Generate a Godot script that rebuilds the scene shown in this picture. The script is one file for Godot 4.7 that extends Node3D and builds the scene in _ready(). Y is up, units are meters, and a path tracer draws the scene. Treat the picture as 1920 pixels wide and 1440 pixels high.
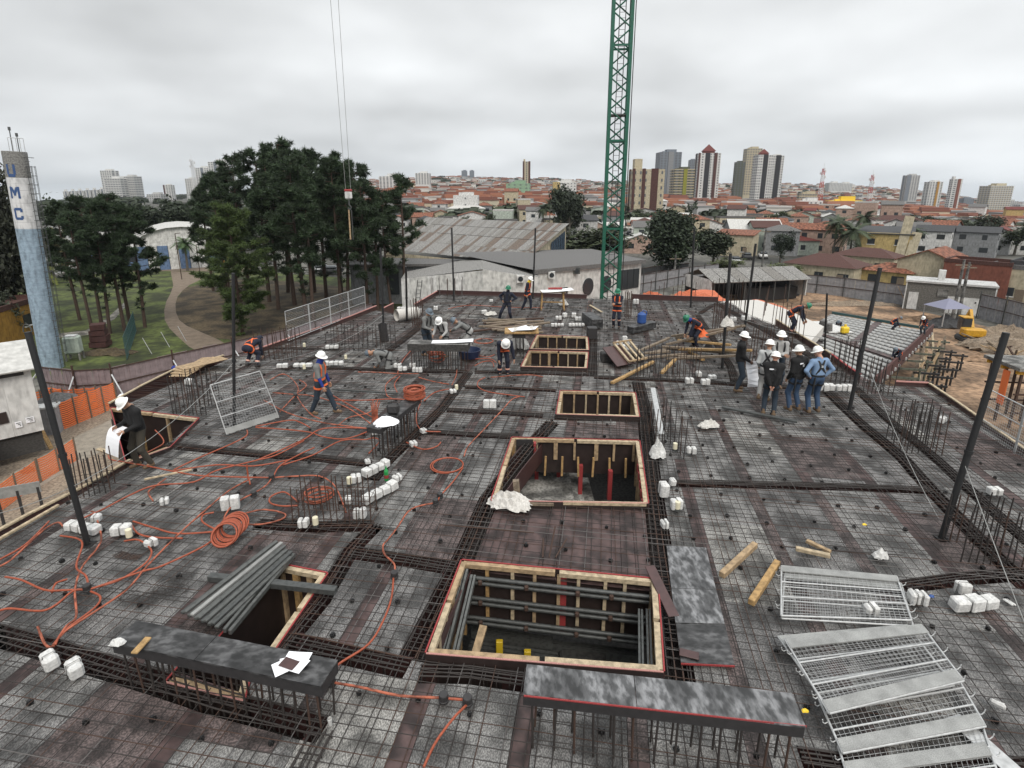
extends Node3D
# A concrete building site seen from a drone about six metres above the formwork deck. Metres; the deck is y = 0, the yard y = -8.

var names := {}
var T := {}            # shared noise textures
var M := {}            # materials
var rng := RandomNumberGenerator.new()
const GY := -8.0       # level of the yard and the streets near the site
const LU := Vector3(.986, 0, .165)    # the building's own axes: across ...
const LV := Vector3(.165, 0, -.986)   # ... and away from the viewer

# ---------------------------------------------------------------- mesh building
class MB:
	var v := PackedVector3Array()
	var n := PackedVector3Array()
	var c := PackedColorArray()
	var tint := false
	var col := Color.WHITE

	func tri(a: Vector3, b: Vector3, d: Vector3) -> void:
		var m := (b - a).cross(d - a).normalized()
		v.append(a); v.append(d); v.append(b)
		n.append(m); n.append(m); n.append(m)
		if tint:
			c.append(col); c.append(col); c.append(col)

	func tris(a: Vector3, b: Vector3, d: Vector3, na: Vector3, nb: Vector3, nd: Vector3) -> void:
		v.append(a); v.append(d); v.append(b)
		n.append(na); n.append(nd); n.append(nb)
		if tint:
			c.append(col); c.append(col); c.append(col)

	func quad(a: Vector3, b: Vector3, d: Vector3, e: Vector3) -> void:
		tri(a, b, d)
		tri(a, d, e)

	func box(at: Vector3, size: Vector3, b := Basis.IDENTITY) -> void:
		var x := b.x * size.x * .5
		var y := b.y * size.y * .5
		var z := b.z * size.z * .5
		quad(at - x - y + z, at + x - y + z, at + x + y + z, at - x + y + z)
		quad(at + x - y - z, at - x - y - z, at - x + y - z, at + x + y - z)
		quad(at + x - y + z, at + x - y - z, at + x + y - z, at + x + y + z)
		quad(at - x - y - z, at - x - y + z, at - x + y + z, at - x + y - z)
		quad(at - x + y + z, at + x + y + z, at + x + y - z, at - x + y - z)
		quad(at - x - y - z, at + x - y - z, at + x - y + z, at - x - y + z)

	# a box with its edges cut off, so that they catch the light
	func chamfered(at: Vector3, size: Vector3, k: float, b := Basis.IDENTITY) -> void:
		var h := size * .5
		var p := func(x: float, y: float, z: float) -> Vector3: return at + b.x * x + b.y * y + b.z * z
		for s in [-1.0, 1.0]:
			var q := [p.call(s * h.x, -h.y + k, -h.z + k), p.call(s * h.x, h.y - k, -h.z + k), p.call(s * h.x, h.y - k, h.z - k), p.call(s * h.x, -h.y + k, h.z - k)]
			face(q, s > 0)
			q = [p.call(-h.x + k, s * h.y, -h.z + k), p.call(-h.x + k, s * h.y, h.z - k), p.call(h.x - k, s * h.y, h.z - k), p.call(h.x - k, s * h.y, -h.z + k)]
			face(q, s > 0)
			q = [p.call(-h.x + k, -h.y + k, s * h.z), p.call(h.x - k, -h.y + k, s * h.z), p.call(h.x - k, h.y - k, s * h.z), p.call(-h.x + k, h.y - k, s * h.z)]
			face(q, s > 0)
			for t in [-1.0, 1.0]:
				face([p.call(s * h.x, t * (h.y - k), -h.z + k), p.call(s * (h.x - k), t * h.y, -h.z + k), p.call(s * (h.x - k), t * h.y, h.z - k), p.call(s * h.x, t * (h.y - k), h.z - k)], s * t > 0)
				face([p.call(-h.x + k, s * h.y, t * (h.z - k)), p.call(-h.x + k, s * (h.y - k), t * h.z), p.call(h.x - k, s * (h.y - k), t * h.z), p.call(h.x - k, s * h.y, t * (h.z - k))], s * t > 0)
				face([p.call(s * (h.x - k), -h.y + k, t * h.z), p.call(s * h.x, -h.y + k, t * (h.z - k)), p.call(s * h.x, h.y - k, t * (h.z - k)), p.call(s * (h.x - k), h.y - k, t * h.z)], s * t > 0)
				for u in [-1.0, 1.0]:
					var tr := [p.call(s * h.x, t * (h.y - k), u * (h.z - k)), p.call(s * (h.x - k), t * h.y, u * (h.z - k)), p.call(s * (h.x - k), t * (h.y - k), u * h.z)]
					if s * t * u > 0: tri(tr[0], tr[1], tr[2])
					else: tri(tr[0], tr[2], tr[1])

	func face(q: Array, forward: bool) -> void:
		if forward: quad(q[0], q[1], q[2], q[3])
		else: quad(q[3], q[2], q[1], q[0])

	# a bar of rectangular section from a to b
	func bar(a: Vector3, b: Vector3, w: float, h: float, up := Vector3.UP) -> void:
		var d := b - a
		var l := d.length()
		if l < .0001: return
		d /= l
		if absf(d.dot(up)) > .98: up = Vector3.FORWARD
		var s := d.cross(up).normalized()
		box((a + b) * .5, Vector3(w, h, l), Basis(s, s.cross(-d).normalized() * -1.0 if false else (-d).cross(s).normalized(), -d))

	func ring(at: Vector3, s: Vector3, u: Vector3, r: float, k: int) -> PackedVector3Array:
		var out := PackedVector3Array()
		for i in k:
			var t := TAU * i / k
			out.append(at + (s * cos(t) + u * sin(t)) * r)
		return out

	# a round tube through points; r may be one radius or one per point
	func tube(pts: Array, r, k := 6, caps := true) -> void:
		var m := pts.size()
		if m < 2: return
		var d0: Vector3 = (pts[1] - pts[0]).normalized()
		var s := d0.cross(Vector3.UP if absf(d0.y) < .95 else Vector3.RIGHT).normalized()
		var last := PackedVector3Array()
		var lastc := Vector3.ZERO
		for i in m:
			var d: Vector3 = (pts[mini(i + 1, m - 1)] - pts[maxi(i - 1, 0)]).normalized()
			s = (s - d * s.dot(d)).normalized()
			var u := s.cross(d)
			var rr: float = r[i] if r is Array or r is PackedFloat32Array else r
			var now := ring(pts[i], s, u, rr, k)
			if i > 0:
				for j in k:
					var j2 := (j + 1) % k
					var na := (last[j] - lastc).normalized()
					var nb := (last[j2] - lastc).normalized()
					tris(last[j], now[j], now[j2], na, na, nb)
					tris(last[j], now[j2], last[j2], na, nb, nb)
			if caps and (i == 0 or i == m - 1):
				for j in k:
					if i == 0: tri(pts[i], now[j], now[(j + 1) % k])
					else: tri(pts[i], now[(j + 1) % k], now[j])
			last = now
			lastc = pts[i]

	# a flat-topped slab over a polygon in x and z
	func prism(poly: PackedVector2Array, y0: float, y1: float, bottom := false) -> void:
		if poly.size() < 3: return
		if not Geometry2D.is_polygon_clockwise(poly):
			poly = poly.duplicate()
			poly.reverse()
		# clockwise in (x, z) as Godot counts it; find the facing by the normal instead
		var idx := Geometry2D.triangulate_polygon(poly)
		for i in range(0, idx.size(), 3):
			var a := poly[idx[i]]
			var b := poly[idx[i + 1]]
			var d := poly[idx[i + 2]]
			if (b - a).cross(d - a) > .0:
				var t := b
				b = d
				d = t
			tri(Vector3(a.x, y1, a.y), Vector3(b.x, y1, b.y), Vector3(d.x, y1, d.y))
			if bottom: tri(Vector3(a.x, y0, a.y), Vector3(d.x, y0, d.y), Vector3(b.x, y0, b.y))
		var area := .0
		for i in poly.size():
			area += poly[i].cross(poly[(i + 1) % poly.size()])
		for i in poly.size():
			var a := poly[i]
			var b := poly[(i + 1) % poly.size()]
			if area > .0:
				var t := a
				a = b
				b = t
			quad(Vector3(a.x, y0, a.y), Vector3(b.x, y0, b.y), Vector3(b.x, y1, b.y), Vector3(a.x, y1, a.y))

	# a profile of (radius, height) turned about an axis
	func lathe(profile: Array, k: int, xf := Transform3D.IDENTITY) -> void:
		for i in profile.size() - 1:
			var a: Vector2 = profile[i]
			var b: Vector2 = profile[i + 1]
			var nn := Vector2(b.y - a.y, a.x - b.x).normalized()
			for j in k:
				var t0 := TAU * j / k
				var t1 := TAU * (j + 1) / k
				var c0 := Vector3(cos(t0), 0, -sin(t0))
				var c1 := Vector3(cos(t1), 0, -sin(t1))
				var up := Vector3.UP
				var pa := xf * (c0 * a.x + up * a.y)
				var pb := xf * (c1 * a.x + up * a.y)
				var pc := xf * (c1 * b.x + up * b.y)
				var pd := xf * (c0 * b.x + up * b.y)
				var n0 := (xf.basis * (c0 * nn.x + up * nn.y)).normalized()
				var n1 := (xf.basis * (c1 * nn.x + up * nn.y)).normalized()
				if b.x > .0001: tris(pa, pc, pd, n0, n1, n0)
				if a.x > .0001: tris(pa, pb, pc, n0, n1, n1)

	func add(o: MB, xf: Transform3D) -> void:
		var nb := xf.basis.inverse().transposed()
		for i in o.v.size():
			v.append(xf * o.v[i])
			n.append((nb * o.n[i]).normalized())
			if tint: c.append(o.c[i] if o.tint else col)

	func mesh() -> ArrayMesh:
		var a := []
		a.resize(Mesh.ARRAY_MAX)
		a[Mesh.ARRAY_VERTEX] = v
		a[Mesh.ARRAY_NORMAL] = n
		if tint: a[Mesh.ARRAY_COLOR] = c
		var m := ArrayMesh.new()
		m.add_surface_from_arrays(Mesh.PRIMITIVE_TRIANGLES, a)
		return m

func V(x: float, y: float, z: float) -> Vector3:
	return Vector3(x, y, z)

# points of the plan, given as x and z in turn
func gl(a: Array, y := .0) -> Array:
	var out := []
	for i in range(0, a.size(), 2): out.append(Vector3(a[i], y, a[i + 1]))
	return out

func gp(a: Array) -> PackedVector2Array:
	var out := PackedVector2Array()
	for i in range(0, a.size(), 2): out.append(Vector2(a[i], a[i + 1]))
	return out

# ---------------------------------------------------------------- nodes
func numbered(called: String) -> String:
	var k: int = names.get(called, -1) + 1
	names[called] = k
	return called if k == 0 else "%s_%03d" % [called, k]

func tag(o: Node3D, label: String, category: String, group := "") -> Node3D:
	o.set_meta("label", label)
	o.set_meta("category", category)
	if group: o.set_meta("group", group)
	return o

func thing(called: String, label: String, category: String, at := Vector3.ZERO, turn := .0, group := "") -> Node3D:
	var o := Node3D.new()
	o.name = numbered(called)
	add_child(o)
	o.position = at
	o.rotation.y = turn
	return tag(o, label, category, group)

func put(mesh: Mesh, called: String, m: Material, parent: Node3D, xf := Transform3D.IDENTITY) -> MeshInstance3D:
	var o := MeshInstance3D.new()
	o.mesh = mesh
	o.material_override = null
	if mesh is ArrayMesh and mesh.get_surface_count() and mesh.surface_get_material(0) == null: mesh.surface_set_material(0, m)
	else: o.set_surface_override_material(0, m)
	if mesh is ArrayMesh and mesh.surface_get_material(0) != m: o.set_surface_override_material(0, m)
	o.name = called if parent != self else numbered(called)
	o.transform = xf
	parent.add_child(o, true)
	return o

func part(b: MB, called: String, m: Material, parent: Node3D, xf := Transform3D.IDENTITY) -> MeshInstance3D:
	return put(b.mesh(), called, m, parent, xf)

func stuff(o: Node3D) -> Node3D:
	o.set_meta("kind", "stuff")
	return o

func structure(b: MB, called: String, m: Material) -> MeshInstance3D:
	var o := part(b, called, m, self)
	o.set_meta("kind", "structure")
	return o

func copy_of(o: Node3D, label := "") -> Node3D:
	var d: Node3D = o.duplicate()
	d.name = numbered(String(o.name).rstrip("0123456789").trim_suffix("_"))
	add_child(d)
	if label: d.set_meta("label", label)
	return d

func yaw_to(d: Vector3) -> float:       # the turn that points a thing's +x along d
	return atan2(-d.z, d.x)

func scatter(called: String, mesh: Mesh, m: Material, where: Array, parent: Node3D, colors := []) -> MultiMeshInstance3D:
	var mm := MultiMesh.new()
	mm.transform_format = MultiMesh.TRANSFORM_3D
	mm.use_colors = colors.size() > 0
	if mesh is ArrayMesh and mesh.surface_get_material(0) == null: mesh.surface_set_material(0, m)
	mm.mesh = mesh
	mm.instance_count = where.size()
	for i in where.size():
		mm.set_instance_transform(i, where[i])
		if colors.size(): mm.set_instance_color(i, colors[i])
	var o := MultiMeshInstance3D.new()
	o.multimesh = mm
	o.name = called if parent != self else numbered(called)
	parent.add_child(o, true)
	return o

# ---------------------------------------------------------------- materials
func noise(kind: String, freq: float, oct: int, ramp: Array, size := 512, type := FastNoiseLite.TYPE_SIMPLEX_SMOOTH, sd := 1) -> NoiseTexture2D:
	var f := FastNoiseLite.new()
	f.noise_type = type
	f.frequency = freq
	f.fractal_octaves = oct
	f.seed = sd
	var t := NoiseTexture2D.new()
	t.width = size
	t.height = size
	t.seamless = true
	t.noise = f
	var g := Gradient.new()
	g.offsets = PackedFloat32Array(ramp.map(func(p): return p[0]))
	g.colors = PackedColorArray(ramp.map(func(p): return Color(p[1], p[1], p[1])))
	t.color_ramp = g
	T[kind] = t
	return t

func lin(r: float, g: float, b: float) -> Color:
	return Color(r, g, b).linear_to_srgb()

# base colour (linear), roughness, [texture, repeats per metre (number or vector)], [second texture, repeats per metre]
func mat(called: String, c: Color, rough := .8, tex := [], detail := [], metal := .0, world := true) -> StandardMaterial3D:
	var m := StandardMaterial3D.new()
	m.resource_name = called
	m.albedo_color = c
	m.roughness = rough
	m.metallic = metal
	if tex.size():
		m.albedo_texture = T[tex[0]]
		m.uv1_triplanar = true
		m.uv1_world_triplanar = world
		m.uv1_triplanar_sharpness = 4.0
		m.uv1_scale = tex[1] if tex[1] is Vector3 else Vector3.ONE * tex[1]
		if tex.size() > 2: m.uv1_offset = Vector3.ONE * tex[2]
	if detail.size():
		m.detail_enabled = true
		m.detail_blend_mode = BaseMaterial3D.BLEND_MODE_MUL
		m.detail_albedo = T[detail[0]]
		m.detail_uv_layer = BaseMaterial3D.DETAIL_UV_2
		m.uv2_triplanar = true
		m.uv2_world_triplanar = world
		m.uv2_scale = detail[1] if detail[1] is Vector3 else Vector3.ONE * detail[1]
	M[called] = m
	return m

func make_textures() -> void:
	noise("soft", .012, 4, [[.0, .8], [.5, .91], [1.0, 1.0]])
	noise("fine", .06, 4, [[.0, .72], [.5, .88], [1.0, 1.0]], 512, FastNoiseLite.TYPE_SIMPLEX_SMOOTH, 2)
	noise("scuff", .055, 6, [[.0, .5], [.3, .6], [.48, .74], [.62, .88], [.78, 1.0], [1.0, 1.0]], 1024, FastNoiseLite.TYPE_SIMPLEX_SMOOTH, 3)
	noise("patch", .011, 6, [[.0, .5], [.35, .62], [.55, .86], [.72, 1.0], [1.0, 1.0]], 512, FastNoiseLite.TYPE_SIMPLEX_SMOOTH, 4)
	noise("grain", .012, 4, [[.0, .72], [.45, .87], [.6, .94], [1.0, 1.0]], 512, FastNoiseLite.TYPE_SIMPLEX_SMOOTH, 5)
	noise("streak", .015, 5, [[.0, .74], [.35, .88], [.5, .96], [1.0, 1.0]], 512, FastNoiseLite.TYPE_SIMPLEX_SMOOTH, 6)
	noise("earth", .014, 7, [[.0, .6], [.4, .8], [.6, .92], [1.0, 1.0]], 1024, FastNoiseLite.TYPE_SIMPLEX_SMOOTH, 7)

func make_materials() -> void:
	mat("ply_a", lin(.36, .354, .343), .75, ["scuff", Vector3(.8, .5, .5)], ["patch", .2])
	mat("ply_b", lin(.30, .294, .288), .75, ["scuff", Vector3(.85, .5, .45), .37], ["patch", .24])
	mat("ply_c", lin(.24, .234, .23), .7, ["scuff", Vector3(.7, .5, .5), .71], ["patch", .17])
	mat("ply_d", lin(.46, .45, .425), .8, ["scuff", Vector3(1.0, .5, .4), .19], ["patch", .21])
	mat("ply_brown", lin(.115, .072, .068), .6, ["soft", .6], ["patch", .3])
	mat("ply_brown_dusty", lin(.20, .155, .148), .7, ["scuff", .5], ["patch", .3])
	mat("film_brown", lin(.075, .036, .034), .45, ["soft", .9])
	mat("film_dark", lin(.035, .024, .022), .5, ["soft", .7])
	mat("red_edge", lin(.36, .045, .045), .7, ["fine", 1.5])
	mat("pink_edge", lin(.55, .27, .24), .8, ["fine", 1.5])
	mat("black_ply", lin(.10, .10, .102), .5, ["patch", Vector3(.9, 1.0, 1.5)], ["patch", Vector3(.25, 1.0, .5)])
	mat("black_board", lin(.23, .233, .24), .45, ["patch", Vector3(1.6, 1.0, .8)], ["patch", Vector3(.55, 1.0, .25)])
	mat("black_plain", lin(.035, .033, .034), .55, ["soft", 1.3])
	mat("timber", lin(.56, .40, .235), .8, ["grain", Vector3(1.1, 1.1, 1.1)], ["fine", 2.3], .0, false)
	mat("timber_pale", lin(.68, .55, .37), .8, ["grain", Vector3(1.3, 1.3, 1.3)], ["fine", 2.7], .0, false)
	mat("timber_old", lin(.30, .235, .17), .85, ["grain", 1.5], ["fine", 2.1], .0, false)
	mat("timber_warm", lin(.60, .38, .16), .8, ["grain", 1.2], ["fine", 2.2], .0, false)
	mat("rebar", lin(.04, .033, .03), .7, ["fine", 2.0])
	mat("rebar_rust", lin(.075, .042, .03), .85, ["fine", 2.0])
	mat("rebar_grey", lin(.14, .13, .125), .6, ["fine", 3.0])
	mat("steel", lin(.12, .125, .12), .5, ["streak", 1.2], [], .35)
	mat("steel_dark", lin(.085, .09, .088), .5, ["streak", 1.1], [], .3)
	mat("galv", lin(.55, .56, .56), .5, ["soft", 1.4], [], .25)
	mat("galv_dull", lin(.47, .475, .46), .6, ["soft", .5], ["fine", 2.0], .2)
	mat("pole_black", lin(.018, .018, .019), .55, ["soft", 2.0])
	mat("orange_pipe", lin(.5, .11, .048), .55, ["soft", 1.1], ["fine", .8])
	mat("orange_dull", lin(.42, .12, .065), .7, ["patch", .8])
	mat("foam", lin(.87, .87, .85), .85, ["soft", 3.0], ["soft", .9])
	mat("paper", lin(.84, .85, .88), .8)
	mat("cloth_white", lin(.66, .64, .60), .9, ["soft", 3.0])
	mat("cream", lin(.66, .62, .46), .6)
	mat("blue", lin(.02, .07, .25), .5)
	mat("yellow", lin(.75, .52, .03), .5)
	mat("concrete", lin(.30, .295, .28), .9, ["earth", .6], ["patch", .2])
	mat("concrete_pale", lin(.44, .43, .40), .9, ["earth", .6], ["patch", .2])
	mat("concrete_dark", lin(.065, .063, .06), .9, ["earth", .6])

# ---------------------------------------------------------------- light, air and land
func make_sky() -> Sky:
	var f := FastNoiseLite.new()
	f.seed = 11
	f.frequency = 1.6
	f.fractal_octaves = 5
	var g := FastNoiseLite.new()
	g.seed = 23
	g.frequency = .9
	g.fractal_octaves = 3
	var w := 1024
	var h := 512
	var im := Image.create(w, h, false, Image.FORMAT_RGBF)
	for j in h:
		var el := (.5 - (j + .5) / h) * PI
		var up := maxf(sin(el), .0)
		for i in w:
			var az := (i + .5) / w * TAU
			# the panorama's middle column looks along -z
			var d := V(-sin(az), 0, cos(az))
			# overcast: clouds lie in a sheet, so they close up towards the horizon
			var k := 1.0 / (up + .16)
			var p := V(d.x * cos(el) * k, .0, d.z * cos(el) * k)
			var n := f.get_noise_3d(p.x * .42, 3.0, p.z * .42)
			var b := g.get_noise_3d(p.x * .3, 9.0, p.z * .3)
			var left := .5 - .5 * d.x      # thinner cloud to the left of the view
			var light := .54 + .2 * left + n * .27 + b * .25
			light = clampf(light, .42, .86)
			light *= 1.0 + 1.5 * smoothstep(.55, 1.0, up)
			# a clearer, slightly bluer band low in the sky
			var low := exp(-up * 11.0)
			var c := Color(light * .97, light * .995, light * 1.01).lerp(Color(.62, .66, .69) * (.92 + .22 * left), low * .62)
			im.set_pixel(i, j, c)
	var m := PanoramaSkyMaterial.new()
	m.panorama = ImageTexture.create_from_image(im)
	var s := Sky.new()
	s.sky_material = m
	return s

# rows of (sideways ratio, height 600 m away, height 1800 m away)
const RISE := [[-1.3, -10.0, -40.0], [-.83, -9.0, -42.0], [-.6, -6.0, -18.0], [-.26, .0, 26.0], [-.1, 1.0, 42.0], [.04, .0, 34.0], [.14, -2.0, 27.0], [.38, -7.0, 20.0], [.58, -12.0, 17.0], [.71, -17.0, .0], [.81, -21.0, -27.0], [.92, -25.0, -46.0], [1.3, -28.0, -50.0]]

func land(x: float, z: float) -> float:
	var dz := maxf(-z, 1.0)
	if dz < 112.0: return GY
	var a := clampf(x / dz, -1.29, 1.29)
	var near := .0
	var far := .0
	for i in RISE.size() - 1:
		if a >= RISE[i][0] and a <= RISE[i + 1][0]:
			var t: float = (a - RISE[i][0]) / (RISE[i + 1][0] - RISE[i][0])
			near = lerpf(RISE[i][1], RISE[i + 1][1], t)
			far = lerpf(RISE[i][2], RISE[i + 1][2], t)
	if dz < 600.0: return lerpf(GY, near, (dz - 112.0) / 488.0)
	if dz < 1800.0:
		var t := (dz - 600.0) / 1200.0
		return lerpf(near, far, t * t * (3.0 - 2.0 * t) * .6 + t * .4) + 3.0 * sin(x * .011) * sin(dz * .009) * t
	return lerpf(far, far - 60.0, (dz - 1800.0) / 4200.0)

func make_land() -> void:
	mat("land", lin(.16, .155, .135), .95, ["earth", .05], ["patch", .011])
	mat("dirt", lin(.44, .285, .175), .95, ["earth", .12], ["patch", .035])
	mat("dirt_grey", lin(.36, .285, .21), .95, ["earth", .35], ["soft", .1])
	mat("grass", lin(.105, .135, .03), .95, ["earth", .09], ["patch", .04])
	mat("needle_floor", lin(.115, .085, .045), .95, ["earth", .2], ["patch", .05])
	mat("gravel", lin(.27, .21, .155), .95, ["soft", .15], ["fine", .5])
	mat("asphalt", lin(.075, .075, .075), .9, ["earth", .3])
	mat("sand_strip", lin(.42, .37, .30), .95, ["soft", .3], ["fine", .6])
	mat("pavement_pale", lin(.36, .34, .30), .9, ["earth", .4], ["patch", .15])
	# one sheet to the horizon
	var b := MB.new()
	var zs := [20.0, -4.0, -20.0, -50.0, -80.0, -112.0, -150.0, -200.0, -260.0, -330.0, -410.0, -500.0, -600.0, -720.0, -860.0, -1020.0, -1200.0, -1400.0, -1600.0, -1800.0, -2200.0, -3000.0, -4200.0, -6000.0]
	var cols := 48
	for i in zs.size() - 1:
		for j in cols:
			var p := []
			for q in [[i, j], [i, j + 1], [i + 1, j + 1], [i + 1, j]]:
				var z: float = zs[q[0]]
				var x: float = (q[1] / float(cols) - .5) * 2.5 * maxf(-z, 90.0)
				p.append(V(x, land(x, z), z))
			b.quad(p[0], p[1], p[2], p[3])
	structure(b, "ground", M.land)
	var sheet := func(called: String, poly: PackedVector2Array, m: Material, y: float) -> void:
		var s := MB.new()
		s.prism(poly, GY - .05, GY + y)
		structure(s, called, m)
	sheet.call("yard_ground", gp([-10.54, -39.88, 27.42, -82.99, 37.08, -79.34, 42.39, -80.67, 45.4, -77.63, 49.38, -68.01, 50.95, -61.49, 52.05, -52.24, 48.93, -35.54, 15.84, -8.99, 3.08, -10.1]), M.dirt, .004)
	sheet.call("yard_ground", gp([-17.48, -10.1, -31.1, -20.86, -29.86, -29.72, -28.54, -32.81, -25.9, -40.49, -21.22, -43.81, -7.32, -20.86, -7.2, -10.1]), M.dirt_grey, .008)
	sheet.call("lawn", gp([-42.36, -35.54, -37.02, -41.76, -31.39, -43.81, -25.28, -48.54, -15.77, -61.49, -11.5, -69.01, -13.34, -80.67, -22.85, -90.78, -46.97, -101.49, -62.49, -102.91, -72.44, -98.76, -91.56, -74.41]), M.grass, .004)
	sheet.call("pine_floor", gp([-34.25, -54.73, -25.51, -52.24, -20.81, -58.41, -15.21, -67.37, -20.41, -80.67, -34.54, -89.11, -47.44, -92.51, -49.6, -82.99, -42.32, -67.37]), M.needle_floor, .008)
	sheet.call("dirt_path", gp([-27.09, -47.19, -25.7, -49.42, -28.94, -52.84, -32.53, -56.06, -35.39, -58.66, -37.85, -61.49, -40.56, -65.5, -43.69, -70.72, -46.48, -75.99, -48.51, -80.67, -50.38, -85.95, -51.42, -90.78, -54.11, -97.44, -57.94, -100.11, -62.63, -101.49, -57.81, -93.7, -52.66, -85.44, -48.93, -78.48, -45.95, -72.52, -42.73, -66.73, -39.49, -61.49, -36.53, -57.45, -33.89, -54.3, -30.46, -50.33]), M.gravel, .012)
	sheet.call("parking_area", gp([-92.43, -93.7, -81.02, -98.76, -61.65, -101.49, -46.36, -100.11, -50.33, -109.01, -68, -112.32, -88.9, -107.42, -99.82, -101.49]), M.gravel, .016)
	sheet.call("footpath", gp([-45.74, -53.46, -43.22, -54.73, -45.57, -62.04, -49.85, -70.72, -50.89, -71.43, -47.02, -63.15, -44.82, -56.52, -47.11, -55.17]), M.pavement_pale, .012)
	sheet.call("concrete_strip", gp([-23.46, -23.4, -23.31, -27.22, -22.81, -30.81, -22.45, -34.58, -24.28, -37.06, -25.53, -34.4, -26.05, -30.44, -25.94, -25.94]), M.sand_strip, .02)

func _ready() -> void:
	rng.seed = 77
	var cam := Camera3D.new()
	cam.name = "camera"
	cam.projection = Camera3D.PROJECTION_FRUSTUM
	cam.near = .1
	cam.far = 9000.0
	cam.size = .138462
	cam.frustum_offset = Vector2(0, -.0086076)
	cam.position = V(0, 6.2, 0)
	cam.rotation_degrees.x = -14.6813
	add_child(cam)
	var env := Environment.new()
	env.background_mode = Environment.BG_SKY
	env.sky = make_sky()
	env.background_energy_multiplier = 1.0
	env.tonemap_mode = Environment.TONE_MAPPER_LINEAR
	env.tonemap_exposure = 1.2
	env.fog_enabled = true
	env.fog_density = .00009
	env.fog_light_color = Color(.80, .83, .86)
	env.sdfgi_enabled = true
	env.ssao_enabled = true
	env.ssil_enabled = true
	var we := WorldEnvironment.new()
	we.name = "environment"
	we.environment = env
	add_child(we)
	var sun := DirectionalLight3D.new()
	sun.name = "sun"
	sun.light_energy = .5
	sun.light_color = Color(1.0, .965, .92)
	sun.light_angular_distance = 24.0
	sun.shadow_enabled = true
	sun.rotation_degrees = V(-46, 14, 0)
	add_child(sun)
	make_textures()
	make_materials()
	make_land()
	make_deck()
	make_openings()
	make_edges()
	make_cages()
	make_posts()
	make_conduits()
	make_foam()
	make_loose()
	make_building_materials()
	make_foliage()
	make_left()
	make_middle()
	make_people()
	make_right()
	make_town()
	make_towers()

# ---------------------------------------------------------------- the formwork deck
var holes: Array[PackedVector2Array] = []       # beam troughs and openings, in x and z
var deck_edge: PackedVector2Array

func strip(pts: Array, w: float) -> PackedVector2Array:
	var left := PackedVector2Array()
	var right := PackedVector2Array()
	for i in pts.size():
		var a: Vector3 = pts[maxi(i - 1, 0)]
		var b: Vector3 = pts[mini(i + 1, pts.size() - 1)]
		var d := (b - a).normalized()
		var s := V(-d.z, 0, d.x) * w * .5
		left.append(Vector2(pts[i].x - s.x, pts[i].z - s.z))
		right.append(Vector2(pts[i].x + s.x, pts[i].z + s.z))
	right.reverse()
	left.append_array(right)
	return left

# what is left of a polygon once the deck's outline bounds it and the holes are cut out
func cut(poly: PackedVector2Array, with_troughs := true, from := 0) -> Array:
	var left: Array = Geometry2D.intersect_polygons(poly, deck_edge)
	var box := Rect2(poly[0], Vector2.ZERO)
	for p in poly: box = box.expand(p)
	for i in range(from, holes.size()):
		if not hole_box[i].intersects(box): continue
		var next := []
		for p in left:
			for q in Geometry2D.clip_polygons(p, holes[i]):
				if not Geometry2D.is_polygon_clockwise(q) or true: next.append(q)
		left = next
	return left

var hole_box: Array[Rect2] = []
var troughs := 0      # how many of the holes are beam troughs

func make_hole(p: PackedVector2Array) -> void:
	if Geometry2D.is_polygon_clockwise(p): p.reverse()
	holes.append(p)
	var box := Rect2(p[0], Vector2.ZERO)
	for q in p: box = box.expand(q)
	hole_box.append(box)

# a beam trough in the deck: dark boards, long bars and stirrups
func trough(pts: Array, w: float, label: String, depth := .5) -> void:
	make_hole(strip(pts, w))
	var o := thing("beam_trough", label, "beam trough", pts[0], .0, "beam troughs between the deck bays")
	var at := func(p: Vector3) -> Vector3: return p - pts[0]
	var side := MB.new()
	var floor_b := MB.new()
	var st := MB.new()
	for i in pts.size() - 1:
		var a: Vector3 = at.call(pts[i])
		var b: Vector3 = at.call(pts[i + 1])
		var d := (b - a).normalized()
		var s := V(-d.z, 0, d.x)
		floor_b.bar(a + V(0, -depth - .01, 0), b + V(0, -depth - .01, 0), w + .04, .02)
		for k in [-1.0, 1.0]:
			side.bar(a + s * k * (w * .5 + .01) + V(0, -depth * .5 - .012, 0), b + s * k * (w * .5 + .01) + V(0, -depth * .5 - .012, 0), .02, depth)
		# stirrups
		var n := int((b - a).length() / .17)
		for j in n:
			var p := a + d * (j * .17 + .05)
			var e := w * .5 - .045
			var y0 := -depth + .05
			var y1 := .03
			var q := [p - s * e + V(0, y0, 0), p - s * e + V(0, y1, 0), p + s * e + V(0, y1, 0), p + s * e + V(0, y0, 0)]
			for m in 4: st.bar(q[m], q[(m + 1) % 4], .012, .012)
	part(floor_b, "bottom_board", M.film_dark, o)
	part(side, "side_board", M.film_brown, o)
	stuff(part(st, "stirrup", M.rebar, o))
	for e in [[-1.0, .045], [-.33, .045], [.33, .045], [1.0, .045], [-1.0, -depth + .07], [.0, -depth + .07], [1.0, -depth + .07]]:
		var line := []
		for i in pts.size():
			var d2: Vector3 = (pts[mini(i + 1, pts.size() - 1)] - pts[maxi(i - 1, 0)]).normalized()
			line.append(at.call(pts[i]) + V(-d2.z, 0, d2.x) * e[0] * (w * .5 - .06) + V(0, e[1], 0))
		var bb := MB.new()
		bb.tube(line, .012, 5)
		part(bb, "long_bar", M.rebar if rng.randf() < .85 else M.rebar_rust, o)

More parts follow.
